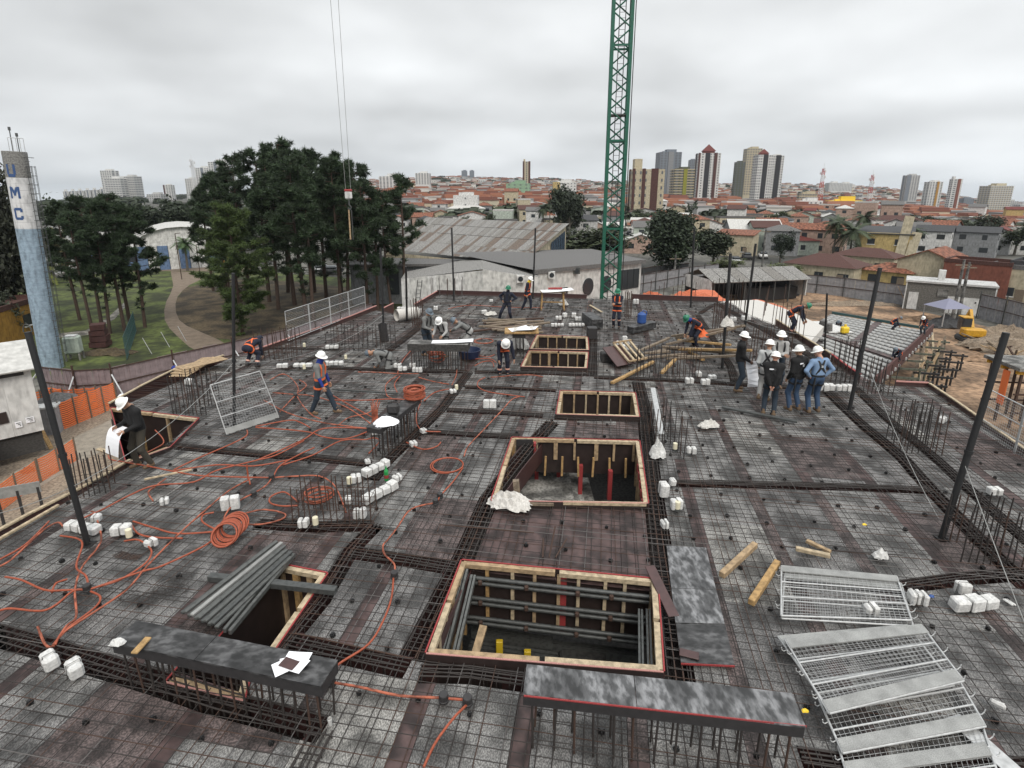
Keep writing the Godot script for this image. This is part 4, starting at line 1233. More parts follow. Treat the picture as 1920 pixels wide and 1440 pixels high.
func make_foam() -> void:
	var rows := [
		["white foam block in the front trough, left one of the two", V(-6.14, 0, -6.05), .25, 2, -35, .2], ["white foam block in the front trough, right one of the two", V(-5.72, 0, -5.91), .25, 2, -35, .2],
		["long white foam block pierced in front by the leaning left post", V(-7.99, 0, -9.08), .72, 4, -14, .17], ["small white foam block behind the long one at the leaning left post", V(-7.97, 0, -9.4), .16, 1, 10, .15],
		["white foam block beside a cream can, right of the leaning left post", V(-7.22, 0, -9.01), .32, 2, 8, .18], ["small white foam block among the conduits left of the hank", V(-6.44, 0, -8.63), .18, 2, 60, .15],
		["small lone white foam block in the middle of the front left bay", V(-7.04, 0, -10.02), .16, 2, 30, .13], ["white foam block standing tilted with a step in its top, above the hank", V(-5.62, 0, -9.86), .34, 2, 20, .26],
		["white foam block at the near left corner of the cage with the coil", V(-3.94, 0, -9.23), .19, 2, 5, .16], ["white foam block inside the cage at its right end", V(-2.95, 0, -9.53), .24, 2, 0, .2], ["small white foam block inside the cage, behind the bars", V(-3.33, 0, -10.05), .15, 1, 0, .14],
		["long white foam block in the trough, nearer one of two in a row", V(-2.74, 0, -10.34), .85, 4, 52, .17], ["long white foam block in the trough, farther one of two in a row", V(-3.07, 0, -11.38), .7, 4, 52, .17],
		["white foam block beside a cream can above the cage with the coil", V(-3.4, 0, -10.9), .22, 2, 20, .18], ["small white foam block right of the green bottle", V(-2.51, 0, -10.95), .2, 2, 45, .15], ["tiny white foam block left of the farther long one", V(-3.37, 0, -11.78), .12, 1, 30, .08],
		["tall stack of white foam at the right of the stair opening", V(3.15, 0, -10.34), .24, 2, 90, .3], ["small white foam block touching the tall stack", V(3.46, 0, -10.77), .13, 1, 10, .15], ["white foam block with a can in front, right of the stair opening", V(3.28, 0, -9.86), .23, 2, 5, .2], ["small white foam block at the right end of the brown bay", V(2.87, 0, -9.21), .13, 2, 5, .15],
		["white foam block near the white cloth bundle in the right bay", V(4.33, 0, -12.27), .22, 2, 0, .17],
		["white foam block under the standing group's left man, first of four", V(5.85, 0, -17.31), .26, 2, 0, .18], ["white foam block by the cross trough, second of four", V(6.34, 0, -17.2), .28, 2, 0, .18], ["white foam block by the cross trough, upright third of four", V(6.39, 0, -18.01), .2, 2, 90, .18], ["white foam block by the cross trough, rightmost of four", V(6.77, 0, -17.79), .26, 2, 0, .12],
		["big white foam cube alone in the bay left of the middle opening", V(-.65, 0, -15.14), .38, 1, 0, .27], ["white foam lump beside a cream can above the middle opening", V(-1.85, 0, -16.41), .2, 2, 20, .12],
		["white foam block at the left foot of the coil table", V(-3.55, 0, -13.36), .26, 3, 10, .16], ["white foam block right of the coil table", V(-2.46, 0, -12.67), .17, 2, 30, .13], ["white foam lump at the far foot of the coil table", V(-2.33, 0, -13.45), .15, 1, 40, .12],
		["white foam block in a row by the walking worker, leftmost", V(-8.25, 0, -19.01), .38, 2, 12, .14], ["long white foam block in a row by the walking worker, in the middle", V(-7.54, 0, -19.07), .66, 3, 6, .14], ["long white foam block in a row, right of the walking worker", V(-6.49, 0, -19.32), .68, 4, 2, .14], ["white foam block inside the low cage by the wrapped post", V(-7.25, 0, -21.5), .5, 3, 4, .14],
		["white foam block at the kneeling worker's knee, left", V(-4.11, 0, -19.01), .26, 2, 0, .16], ["white foam block at the kneeling worker's knee, right", V(-3.86, 0, -18.64), .32, 2, 0, .16], ["white foam block under the far table, rear one", V(-3.57, 0, -19.01), .24, 2, 0, .16], ["white foam block under the far table, front one", V(-3.32, 0, -18.52), .35, 3, 0, .16],
		["long white foam block near the far left corner by the pipe length", V(-5.84, 0, -29), .55, 3, 0, .16], ["white foam block on the deck right of the men at the table", V(-4.07, 0, -29), .22, 1, 0, .2], ["white foam block in front of the brown cage at the plan table", V(-4.85, 0, -28.33), .3, 2, 0, .2], ["white foam block near the white sack, far left bay", V(-1.44, 0, -28.08), .28, 1, 20, .18], ["small white foam block far off left of the worker with hands on hips", V(-1.19, 0, -31.19), .2, 1, 0, .14],
		["white foam block in the far ring of blocks, upper left", V(2.29, 0, -26.62), .3, 2, 0, .2], ["white foam block in the far ring of blocks, top left", V(2.65, 0, -27.21), .22, 1, 30, .22], ["white foam block in the far ring of blocks, top right", V(3.11, 0, -27.21), .22, 1, -10, .22], ["white foam block in the far ring of blocks, upper right", V(3.24, 0, -26.5), .3, 2, 0, .18],
		["long white foam block in the far ring of blocks, lower left", V(2.13, 0, -25.29), .6, 4, 0, .14], ["long white foam block in the far ring of blocks, lower right", V(3.03, 0, -25.29), .75, 5, 0, .14],
		["white foam block by the far edge right of the crane", V(6.95, 0, -30.57), .3, 2, 0, .28], ["white foam block above the folded timber frame, top", V(4.78, 0, -22.72), .2, 1, 0, .2], ["white foam block above the folded timber frame, left", V(4.4, 0, -21.89), .26, 2, 0, .2], ["white foam block above the folded timber frame, right", V(4.84, 0, -22.14), .18, 1, 0, .2], ["white foam block just behind the folded timber frame", V(4.53, 0, -21.34), .28, 2, 0, .2],
		["white foam block near the post with the white bag", V(10.79, 0, -26.39), .3, 2, 0, .2], ["white foam block by the far right small bay", V(11.51, 0, -26.62), .45, 3, 0, .2],
		["long white foam block right of the man in the light blue shirt, left one", V(9.96, 0, -16.65), .55, 3, 0, .22], ["long white foam block right of the man in the light blue shirt, right one", V(10.51, 0, -16.6), .5, 3, 0, .22],
		["white foam block alone in the right edge bay", V(10.08, 0, -10.38), .26, 2, 0, .16], ["white foam block at the right end of the upper mesh panel", V(6.23, 0, -7.23), .25, 3, -8, .2], ["white foam block seen through the upper mesh panel", V(5.39, 0, -7.02), .19, 2, 0, .14],
		["small upright white foam block behind the long one at the right edge", V(7.11, 0, -7.45), .15, 2, 80, .19], ["long white foam block tied with wire near the right edge", V(7.01, 0, -7.12), .7, 3, 5, .19], ["tiny white foam scrap right of the mesh panels", V(5.98, 0, -5.46), .07, 1, 40, .07], ["white foam scrap at the top of the right cage", V(11.79, 0, -14.14), .2, 2, 40, .15], ["white foam scrap behind the cage of the reading man", V(-10.59, 0, -17.2), .22, 1, 0, .2], ["tiny white foam scrap at the right edge", V(7.66, 0, -7.22), .09, 1, 0, .03]]
	for r in rows: foam(r[0], r[1], r[2], r[3], r[4], "white foam blocks on the deck", r[5], .17 if r[2] < .4 else .19)
	for j in [["cream can with green base beside the white block right of the leaning left post", V(-6.97, 0, -8.85)], ["cream can right of the block at the cage with the coil", V(-3.71, 0, -9.24)], ["cream can beside the white block above the cage with the coil", V(-3.5, 0, -10.75)], ["cream can in front of the white block right of the stair opening", V(3.28, 0, -9.78)], ["cream can in the right bay left of the cloth bundle", V(3.98, 0, -12.41)], ["cream can above the middle opening beside a foam lump", V(-1.76, 0, -16.6)], ["cream can by the white row right of the walking worker", V(-6.23, 0, -19.91)], ["cream can left of the walking worker", V(-7.35, 0, -18.7)], ["cream can far left by the low cage", V(-8.39, 0, -21.58)]]:
		var o := thing("can", j[0], "can", j[1] + V(0, .06, 0), .0, "cream cans on the deck")
		var b := MB.new()
		b.lathe([Vector2(0, .2), Vector2(.05, .2), Vector2(.055, .19), Vector2(.055, .05)], 12)
		part(b, "body", M.cream, o)
		b = MB.new()
		b.lathe([Vector2(.056, .05), Vector2(.057, .0)], 12)
		part(b, "base", M.pine if M.has("pine") else M.steel_dark, o)

func plank(called: String, label: String, a: Vector3, b: Vector3, w: float, h: float, m: Material, lift := .07) -> MeshInstance3D:
	var s := MB.new()
	var d := b - a
	var l := d.length()
	s.chamfered(V(l * .5, h * .5, 0), V(l, h, w), minf(.008, h * .3))
	var o := part(s, called, m, self, Transform3D(Basis(d.normalized(), Vector3.UP.slide(d.normalized()).normalized(), d.normalized().cross(Vector3.UP.slide(d.normalized()).normalized())), a + V(0, lift, 0)))
	tag(o, label, "plank" if called == "plank" else "steel profile" if called == "steel_profile" else "board")
	return o

# a framed wire mesh guard panel; corners run round its edge, the toe board lies along the edge from c[0] to c[1]
func mesh_panel(label: String, c: Array, toes := [.0], group := "", hooks := true) -> void:
	var o := thing("mesh_barrier", label, "mesh barrier", c[0], .0, group)
	var p := []
	for q in c: p.append(q - c[0])
	var up: Vector3 = (p[1] - p[0]).cross(p[3] - p[0]).normalized()
	if up.y < .0: up = -up
	for i in 4:
		var b := MB.new()
		b.tube([p[i], p[(i + 1) % 4]], .015, 6)
		part(b, "frame_bar", M.galv, o)
	for t in [.35, .65]:
		var b := MB.new()
		b.tube([p[0].lerp(p[3], t) + up * .006, p[1].lerp(p[2], t) + up * .006], .012, 6)
		part(b, "cross_bar", M.galv, o)
	var w := MB.new()
	var n := int((p[1] - p[0]).length() / .068)
	for i in range(1, n):
		w.tube([p[0].lerp(p[1], i / float(n)) + up * .004, p[3].lerp(p[2], i / float(n)) + up * .004], .0026, 3, false)
	n = int((p[3] - p[0]).length() / .068)
	for i in range(1, n):
		w.tube([p[0].lerp(p[3], i / float(n)) - up * .002, p[1].lerp(p[2], i / float(n)) - up * .002], .0026, 3, false)
	stuff(part(w, "wire_mesh", M.galv, o))
	for t in toes:
		var b := MB.new()
		var a0: Vector3 = p[0].lerp(p[3], t)
		var a1: Vector3 = p[1].lerp(p[2], t)
		var e: Vector3 = (p[3] - p[0]).normalized() * (.16 if t < .5 else -.16)
		b.quad(a0 + up * .02, a1 + up * .02, a1 + e + up * .02, a0 + e + up * .02)
		b.quad(a0 + up * .017, a0 + e + up * .017, a1 + e + up * .017, a1 + up * .017)
		b.quad(a0 + up * .02, a0 + up * .0, a1 + up * .0, a1 + up * .02)
		b.quad(a0 + e + up * .02, a1 + e + up * .02, a1 + e, a0 + e)
		part(b, "toe_board", M.galv_dull, o)
	if hooks:
		for k in 3:
			for side in 2:
				var b := MB.new()
				var q: Vector3 = (p[0] if side == 0 else p[1]).lerp(p[3] if side == 0 else p[2], .2 + k * .3)
				var out: Vector3 = (p[0] - p[1]).normalized() * (1.0 if side == 0 else -1.0)
				b.tube([q, q + out * .05 - up * .02, q + out * .085 + up * .01, q + out * .09 + up * .05], .007, 5)
				part(b, "hook", M.galv, o)

func sheet(b: MB, p: Vector3, w: float, l: float, turn: float, y := .0, curl := .0, n := 6) -> void:   # a sheet of paper with a lifted end
	var x := V(cos(turn), 0, -sin(turn))
	var z := V(sin(turn), 0, cos(turn))
	for i in n:
		for k in [.0, -.0016]:
			var t0 := i / float(n)
			var t1 := (i + 1) / float(n)
			var a := p + x * (t0 - .5) * w + V(0, y + k + curl * t0 * t0, 0)
			var c := p + x * (t1 - .5) * w + V(0, y + k + curl * t1 * t1, 0)
			if k == .0: b.quad(a + z * l * .5, c + z * l * .5, c - z * l * .5, a - z * l * .5)
			else: b.quad(a - z * l * .5, c - z * l * .5, c + z * l * .5, a + z * l * .5)

# crumpled cloth or sheeting: a mound with folds
func crumple(size: Vector3, seed_no: int, n := 12, fold := 9.0) -> MB:
	var f := FastNoiseLite.new()
	f.seed = seed_no
	f.frequency = 1.0
	var b := MB.new()
	var p := []
	for i in n + 1:
		for j in n + 1:
			var u := i / float(n) * 2.0 - 1.0
			var v := j / float(n) * 2.0 - 1.0
			var r := sqrt(u * u + v * v)
			var e := 1.0 / maxf(1.0, r * (1.0 + .35 * f.get_noise_2d(u * 3.0 + 9.0, v * 3.0)))
			var y := maxf(.0, 1.0 - r * r * .85) * (.55 + .6 * absf(f.get_noise_2d(u * 1.6 * fold / 9.0, v * 1.6)) + (.5 if fold > 7.0 else .1) * f.get_noise_2d(u * 4.0 + 3.0, v * 4.0))
			p.append(V(u * e * size.x * .5, maxf(y, .02) * size.y, v * e * size.z * .5))
	for i in n:
		for j in n:
			b.quad(p[i * (n + 1) + j], p[i * (n + 1) + j + 1], p[(i + 1) * (n + 1) + j + 1], p[(i + 1) * (n + 1) + j])
	return b

func make_loose() -> void:
	# timber
	plank("plank", "notched timber beam lying right of the long black board", V(3.43, 0, -7.79), V(4.32, 0, -8.6), .1, .1, M.timber)
	plank("plank", "plain square timber lying left of the upper mesh panel", V(3.65, 0, -7.16), V(4.49, 0, -8.11), .1, .1, M.timber_warm)
	plank("plank", "short pale timber behind the upper mesh panel, front one of two", V(5, 0, -8.51), V(5.49, 0, -8.3), .08, .07, M.timber_pale)
	plank("plank", "short weathered timber behind the upper mesh panel, rear one of two", V(5.31, 0, -8.74), V(5.56, 0, -8.41), .08, .06, M.timber)
	plank("plank", "pale batten lying at the feet of the man reading a plan", V(-8.05, 0, -10.95), V(-7.25, 0, -11.4), .05, .04, M.timber_pale)
	plank("plank", "pale batten lying along the edge at the lower left corner", V(-9.31, 0, -8.69), V(-9.11, 0, -9.92), .06, .05, M.timber_pale)
	plank("plank", "small pine board lying across the front left table", V(-5.01, 0, -6.59) + V(0, 0, 0), V(-5.01, 0, -6.59) + V(.02, 0, -.25), .085, .03, M.timber_warm, .0).position = V(-4.56, .79, -5.5)
	plank("plank", "upright wooden stick at the end of the cross trough left of the brown bay", V(-1.1, 0, -8.51), V(-1.1, 0, -8.51) + V(0, .4, 0), .05, .03, M.timber)
	plank("plank", "thin pale board far off left of the worker at the crane", V(4.31, 0, -30.13), V(4.68, 0, -28.33), .12, .04, M.timber_pale)
	plank("plank", "yellowish timber beside the worker bending by the far right", V(6.93, 0, -20.82), V(7.13, 0, -19.78), .15, .08, M.timber_warm)
	for i in 4:
		plank("board", "yellow plywood sheet on the pile at the left edge form, " + ["lowest", "second", "third", "topmost, turned askew"][i], V(-11.3, 0, -17.41) + V(.25 - .1 * i, 0, -.2 * i), V(-11.12, 0, -19.58) + V(.22 * i, 0, .1 * i), .6, .02, M.timber, .25 + i * .03)
	plank("board", "long brown film-faced board bridging the right corner of the big opening", V(2.27, 0, -7.89) + V(0, .12, 0), V(2.4, 0, -6.9), .17, .02, M.film_brown, .09)
	plank("board", "small brown board scrap on the front end of the long black board", V(2.28, 0, -6.22), V(2.52, 0, -6.14), .13, .02, M.film_brown, .12)
	var big := thing("walk_board", "long walkway of scuffed black boards lying right of the big opening", "board", V(3.05, 0, -8.48))
	var q := gl([2.75, -8.6, 3.43, -8.54, 3.23, -7.48, 2.53, -7.51])
	var quads := [q, gl([2.53, -7.5, 3.23, -7.47, 3.1, -6.76, 2.39, -6.78]), gl([2.39, -6.76, 3.1, -6.74, 2.96, -6.03, 2.26, -6.07])]
	for i in 3:
		var b := MB.new()
		var poly := PackedVector2Array()
		for v in quads[i]: poly.append(Vector2(v.x - big.position.x, v.z - big.position.z))
		b.prism(poly, .07, .1)
		part(b, "board", M.black_board if i < 2 else M.black_ply, big)
	var b := MB.new()
	b.bar(quads[2][3] - big.position + V(0, .085, .008), quads[2][2] - big.position + V(0, .085, .008), .01, .025)
	part(b, "red_edge", M.red_edge, big)
	# steel
	plank("steel_profile", "dark steel channel lying in front of the standing group", V(6.13, 0, -15.14), V(7.8, 0, -14.07), .12, .06, M.steel_dark)
	plank("steel_profile", "long steel bar lying between the walking worker and the coil table", V(-5.7, 0, -16.65), V(-3.56, 0, -16.27), .06, .05, M.steel_dark)
	plank("steel_profile", "steel profile lying across the left opening", V(-4.88, 0, -7.67) , V(-2.74, 0, -7.35), .12, .1, M.steel_dark, .13)
	for i in 11:
		var a: Vector3 = V(-4.8, 0, -6.78).lerp(V(-4.16, 0, -6.5), i / 10.0)
		var e: Vector3 = V(-4.14, 0, -8.48).lerp(V(-3.7, 0, -8.08), i / 10.0)
		plank("steel_profile", "long grey steel profile in the bundle beside the left opening", a, e + (e - a) * rng.randf_range(-.05, .03), .062, .045, M.steel if i % 3 else M.galv_dull if i == 3 else M.steel_dark, .24 + .035 * (i % 2)).set_meta("group", "steel profiles bundled at the left opening")
	for i in 2:
		plank("steel_profile", "steel profile lying alone across the left opening, " + ["left one of two", "right one of two"][i], V(-4.05, 0, -6.5).lerp(V(-3.96, 0, -6.47), i), V(-3.8, 0, -8.25).lerp(V(-3.71, 0, -8.19), i), .05, .08, M.steel, .17)
	b = MB.new()
	var r0: Vector3 = V(-1.37, 0, -9.24)
	b.tube([V(-.02, .06, .16), V(0, .1, 0), V(.41, 0, -8.98) - r0 + V(0, .1, 0)], .012, 6)
	solo("loose_bar", "long loose bar with a bent end lying over the edge of the brown bay", "steel bar", b, M.rebar_rust, r0)
	b = MB.new()
	b.tube([V(0, .1, 0), V(6.76, 0, -8.33) - V(4.79, 0, -8.57) + V(0, .1, 0)], .01, 5)
	solo("loose_bar", "long thin loose bar behind the upper mesh panel", "steel bar", b, M.rebar, V(4.79, 0, -8.57))
	for i in 3:
		b = MB.new()
		b.tube([V(0, .04, 0), V(.03 + .1 * i, .12 + .25 * (i % 2), -.42)], .014, 6)
		solo("form_tie", "threaded steel tie lying behind the big opening, " + ["left", "upright middle", "right"][i] + " of three", "form tie", b, M.rebar_rust, V(.53, 0, -8.28).lerp(V(.75, 0, -8.28), i * .5) + V(0, .05, 0))
	# wire rings
	for w in [["tangle of black wire rings left of the steel profile bundle", V(-5.45, 0, -7.54), .28], ["tangle of black wire rings beside the steel profile bundle's middle", V(-5.77, 0, -7.36), .2], ["small roll of rusty wire near the walking worker", V(-5.28, 0, -17), .25]]:
		var o := thing("wire_coil", w[0], "wire coil", w[1] + V(0, .07, 0))
		for i in 5:
			b = MB.new()
			b.tube(ring_points(w[2] * rng.randf_range(.6, 1.1), 20, 0, 1, 0, rng.randf_range(.7, 1.0)), .005, 4, false)
			part(b, "ring", M.rebar, o, Transform3D(Basis.from_euler(V(rng.randf_range(-.15, .15), 0, rng.randf_range(-.15, .15))), V(rng.randf_range(-.2, .2), .03, rng.randf_range(-.12, .12))))
	b = MB.new()
	for i in 6:
		b.tube([V(0, .02, i * .03), V(.5, .05, i * .03 + .02)], .008, 4)
		b.tube([V(.08 * i, .02, 0), V(.08 * i, .06, .18)], .006, 4)
	solo("bar_bundle", "small bundle of tied rusty bars below the cream can at the left", "bar bundle", b, M.rebar_rust, V(-6.92, 0, -8.54), "", -.25).set_meta("kind", "thing")
	# mesh panels
	var low := "mesh panels piled at the lower right"
	mesh_panel("upper mesh panel of the lower right pile, toe board at its far side", [V(4.5, .14, -7.99), V(6.25, .14, -7.73), V(5.83, .14, -6.78), V(3.97, .14, -6.87)], [.0], low)
	mesh_panel("mesh panel hidden just under the upper one, shifted a little right", [V(4.52, .1, -7.9), V(6.25, .1, -7.61), V(5.81, .1, -6.71), V(3.98, .1, -6.86)], [.02], low)
	mesh_panel("middle mesh panel of the pile with toe boards on both long sides", [V(3.75, .24, -6.31), V(5.81, .24, -6.58), V(5.68, .24, -5.65), V(3.74, .24, -5.2)], [.0, 1.0], low)
	mesh_panel("mesh panel under the middle one, shifted to the left", [V(3.73, .16, -6.45), V(5.68, .16, -6.66), V(5.58, .16, -5.66), V(3.82, .16, -5.31)], [.0], low)
	mesh_panel("lower mesh panel of the pile, its broad toe board at the near side", [V(3.8, .13, -5.57), V(5.78, .13, -5.93), V(5.55, .13, -5.13), V(3.69, .13, -4.81)], [1.0], low)
	mesh_panel("lowest mesh panel of the pile, running out of the picture at the bottom", [V(3.71, .09, -4.92), V(5.55, .09, -5.16), V(5.18, .09, -4.45), V(3.53, .09, -4.24)], [.5], low)
	b = MB.new()
	b.chamfered(V(.1, .0, .6), V(.22, .012, 1.4), .004)
	solo("metal_strip", "bright loose metal strip sticking out under the lowest mesh panel", "metal strip", b, M.galv, V(5.24, 0, -5.09) + V(0, .075, -.1), "", .25)
	var f0: Vector3 = V(-7.45, 0, -13.36)
	var f1: Vector3 = V(-6.54, 0, -14.48)
	mesh_panel("tilted mesh panel leaning on the post behind the walking worker", [f0 + V(0, .05, 0), f1 + V(0, .05, 0), V(-6.93, 1.41, -14.5), V(-7.89, 1.29, -13.7)], [.0], "", false)
	# papers and small things
	var pad := thing("paper_stack", "white papers with a brown folder on the right end of the front left table", "papers", V(-2.6, .785, -5.38))
	for s in [[.0, .0, .21, .3, .3], [.03, -.05, .21, .3, -.1], [-.06, .04, .21, .29, .6], [.04, .03, .2, .28, -.35]]:
		b = MB.new()
		sheet(b, V(s[0], 0, s[1]), s[3], s[2], s[4], .004 + .003 * pad.get_child_count(), .01)
		part(b, "sheet", M.paper, pad)
	b = MB.new()
	b.box(V(-.03, .024, .03), V(.2, .008, .13), Basis(Vector3.UP, -.35))
	part(b, "folder", M.film_brown, pad)
	b = crumple(V(.2, .09, .13), 5, 8)
	solo("plastic_bag", "small crumpled clear plastic bag on the left end of the front left table", "plastic bag", b, M.foam, V(-4.88, .785, -5.68))
	b = crumple(V(.62, .2, .5), 9, 10)
	solo("crumpled_paper", "crumpled white plan lying on the near end of the coil table", "papers", b, M.paper, V(-3.09, 0, -11.99) + V(.1, .87, -.22), "", .5)
	var can := thing("jerrycan", "black jerrycan on the coil table behind the crumpled plan", "jerrycan", V(-3.09, 0, -11.99) + V(.16, .885, -.78))
	b = MB.new()
	b.chamfered(V(0, .13, 0), V(.3, .26, .2), .05)
	part(b, "body", M.black_plain, can)
	b = MB.new()
	b.tube([V(-.05, .25, 0), V(-.03, .31, 0), V(.1, .31, 0), V(.13, .25, 0)], .016, 6)
	part(b, "handle", M.black_plain, can)
	b = MB.new()
	b.lathe([Vector2(0, .31), Vector2(.03, .31), Vector2(.03, .25)], 8, Transform3D(Basis.IDENTITY, V(-.1, 0, 0)))
	part(b, "cap", M.steel_dark, can)
	b = crumple(V(.95, .3, .6), 21, 14, 14.0)
	solo("white_cloth", "big crumpled white sheet at the near left corner of the stair opening", "cloth", b, M.cloth_white, V(-.03, 0, -10.02) + V(0, .07, 0), "", -.3)
	b = crumple(V(.62, .24, .3), 33, 12)
	solo("white_cloth", "crumpled cream cloth lying alone in the right bay", "cloth", b, M.cloth_white, V(5.29, 0, -13.83) + V(0, .07, 0), "", .2)
	b = crumple(V(.9, .75, .6), 41, 12)
	solo("white_sack", "large white sack under the plan stand near the far openings", "sack", b, M.cloth_white, V(.28, 0, -21.58) + V(0, .05, 0))
	b = crumple(V(.7, .25, .45), 43, 10)
	solo("white_sack", "flat white sack lying beside the pile of timbers far left", "sack", b, M.cloth_white, V(-1.1, 0, -27.82) + V(0, .05, 0), "", .3)
	b = crumple(V(.6, .35, .5), 47, 10)
	solo("white_sack", "pale sack right of the sawhorse stand with the plan", "sack", b, M.cloth_white, V(2.86, 0, -30.42) + V(0, .05, 0))
	b = crumple(V(.26, .18, .2), 51, 9)
	solo("foam_scrap", "crumpled white scrap behind the upper mesh panel", "scrap", b, M.foam, V(6.38, 0, -8.33) + V(0, .07, 0))
	b = crumple(V(.5, .45, .3), 53, 10)
	solo("white_bag", "white bag tied to the post left of the standing group", "bag", b, M.cloth_white, V(7.54, 1.61, -18.9))
	b = crumple(V(.5, .34, .4), 55, 10)
	solo("black_bundle", "black bundle on the deck right of the bending worker in green helmet", "bundle", b, M.black_plain, V(7.9, 0, -21.34) + V(0, .05, 0))
	for t in [["yellow", V(6.69, 0, -9.28)], ["yellow", V(3.57, 0, -5.38)], ["blue", V(6.55, 0, -7.35)]]:
		b = crumple(V(.09, .05, .06), 60 + names.get("litter", 0), 5)
		solo("litter", ("small blue plastic scrap by the white block at the mesh panels" if t[0] == "blue" else "small yellow scrap on the right bay behind the mesh panels" if t[1].z < -8 else "small yellow scrap by the end of the front centre table"), "litter", b, M[t[0]], t[1] + V(0, .07, 0))
	b = MB.new()
	b.lathe([Vector2(.026, .1), Vector2(.03, .09), Vector2(.02, .0), Vector2(0, 0)], 12)
	b.lathe([Vector2(.024, .1), Vector2(.018, .01), Vector2(0, .01)], 12)
	solo("paper_cup", "white paper cup standing right of the front left table's last bars", "cup", b, M.foam, V(-2.16, 0, -5.21) + V(0, .06, 0))
	var bt := thing("bottle", "green plastic bottle between the two long white blocks", "bottle", V(-2.75, 0, -10.97) + V(0, .06, 0))
	b = MB.new()
	b.lathe([Vector2(0, .33), Vector2(.018, .33), Vector2(.018, .29), Vector2(.05, .22), Vector2(.05, .14)], 12)
	part(b, "upper_part", mat("bottle_green", lin(.02, .25, .06), .3), bt)
	b = MB.new()
	b.lathe([Vector2(.051, .14), Vector2(.051, .06)], 12)
	part(b, "label_band", M.red_edge, bt)
	b = MB.new()
	b.lathe([Vector2(.05, .06), Vector2(.045, .0)], 12)
	part(b, "lower_part", M.bottle_green, bt)
	# the stands with plans
	var stand := thing("plan_stand", "yellow timber sawhorse stand carrying a white plan and a red roll", "stand", V(2.25, 0, -29.41))
	for x in [-.62, .5]:
		for z in [-.25, .25]:
			b = MB.new()
			b.bar(V(x * 1.1, 0, z * 1.2), V(x, .95, z * .6), .07, .07)
			part(b, "leg", M.timber_warm, stand)
	b = MB.new()
	b.bar(V(-.7, .42, 0), V(.6, .38, 0), .07, .05)
	part(b, "cross_bar", M.timber_warm, stand)
	b = MB.new()
	b.box(V(-.05, .97, 0), V(1.35, .04, .55))
	part(b, "top", M.timber, stand)
	b = MB.new()
	sheet(b, V(.15, 1.02, .05), 1.7, .75, .1, .0, .1, 8)
	solo("plan_sheet", "large white plan lying on the sawhorse stand", "plan", b, M.paper, V(2.25, 0, -29.41))
	b = MB.new()
	b.tube([V(-.3, 1.12, -.1), V(.45, 1.14, -.05)], .06, 10)
	solo("red_tube", "red roll lying on the white plan on the sawhorse stand", "roll", b, M.red_edge, V(2.25, 0, -29.41))
	var ps := cage("board with plans resting on bars beside the far openings", V(.17, 0, -20.6), V(.45, 0, -20.6), .3, 2, 3, .85, M.rebar, .016, 0)
	ps.name = numbered("plan_board_stand")
	ps.set_meta("category", "stand")
	ps.remove_meta("group")
	b = MB.new()
	b.chamfered(V(.2, .98, -.15), V(1.3, .08, .75), .01)
	part(b, "top_board", M.timber_warm, ps)
	b = MB.new()
	b.box(V(.1, .84, -.1), V(.5, .18, .4))
	part(b, "black_box", M.black_plain, ps)
	for i in 3:
		b = MB.new()
		sheet(b, V(.1 + i * .16, 1.04 + i * .02, -.15 + i * .05), .75, .55, .3 - i * .3, .0, .08, 6)
		solo("plan_sheet", "white plan on the board beside the far openings, " + ["lowest", "middle", "topmost"][i] + " sheet", "plan", b, M.paper if i != 1 else M.cloth_white, V(.17, 0, -20.6))
	b = MB.new()
	sheet(b, V(.1, 0, 0), 1.45, .42, .02, .0, .05, 8)
	solo("plan_sheet", "unrolled white plan on the far table between the three men", "plan", b, M.paper, V(-2.19, 0, -18.64) + V(0, 1.07, -.2))
	# beams, frames and boxes far back
	b = MB.new()
	b.chamfered(Vector3.ZERO, V(.55, .45, 1.6), .02)
	solo("black_box_form", "short dark box form standing at the right end of the far openings", "box form", b, M.black_ply, V(3.78, 0, -25.5) + V(0, .3, 0), "", .17)
	b = MB.new()
	b.chamfered(Vector3.ZERO, V(.42, .5, .4), .02)
	solo("black_box_form", "small black box form just in front of the longer one by the far openings", "box form", b, M.black_plain, V(3.44, 0, -23.34) + V(0, .3, .2))
	b = MB.new()
	b.chamfered(Vector3.ZERO, V(1.7, .3, .35), .02)
	solo("box_form", "dark box form carrying the blue can", "box form", b, M.black_ply, V(5.9, 0, -24.48) + V(0, .22, 0), "", .7)
	var bc := thing("jerrycan", "blue can standing on the dark box form", "jerrycan", V(5.92, 0, -24.68) + V(0, .37, 0))
	b = MB.new()
	b.lathe([Vector2(0, .5), Vector2(.08, .5), Vector2(.2, .4), Vector2(.21, .05), Vector2(.19, 0)], 12)
	part(b, "body", M.blue, bc)
	b = MB.new()
	b.tube([V(.0, .5, 0), V(.05, .58, 0), V(.2, .52, 0), V(.21, .38, 0)], .025, 6)
	part(b, "handle", M.blue, bc)
	b = MB.new()
	b.chamfered(Vector3.ZERO, V(1.6, .35, .45), .03)
	solo("grey_block", "long grey block under the folded timber frame", "block", b, M.concrete_dark, V(4.13, 0, -19.91) + V(0, .2, 0), "", .05)
	var fr := thing("folded_battens", "folded frame of pale battens on brown board leaning on the grey block", "frame", V(4.26, 0, -19.58) + V(0, .1, 0), .5)
	b = MB.new()
	b.box(V(-.35, .28, -.05), V(.9, .03, 1.0), Basis(Vector3.RIGHT, .5))
	part(b, "board", M.film_brown, fr)
	for i in 4:
		b = MB.new()
		b.bar(V(-.25 + i * .25, .12, .42), V(-.25 + i * .25, .6, -.5), .08, .06)
		part(b, "batten", M.timber_pale, fr)
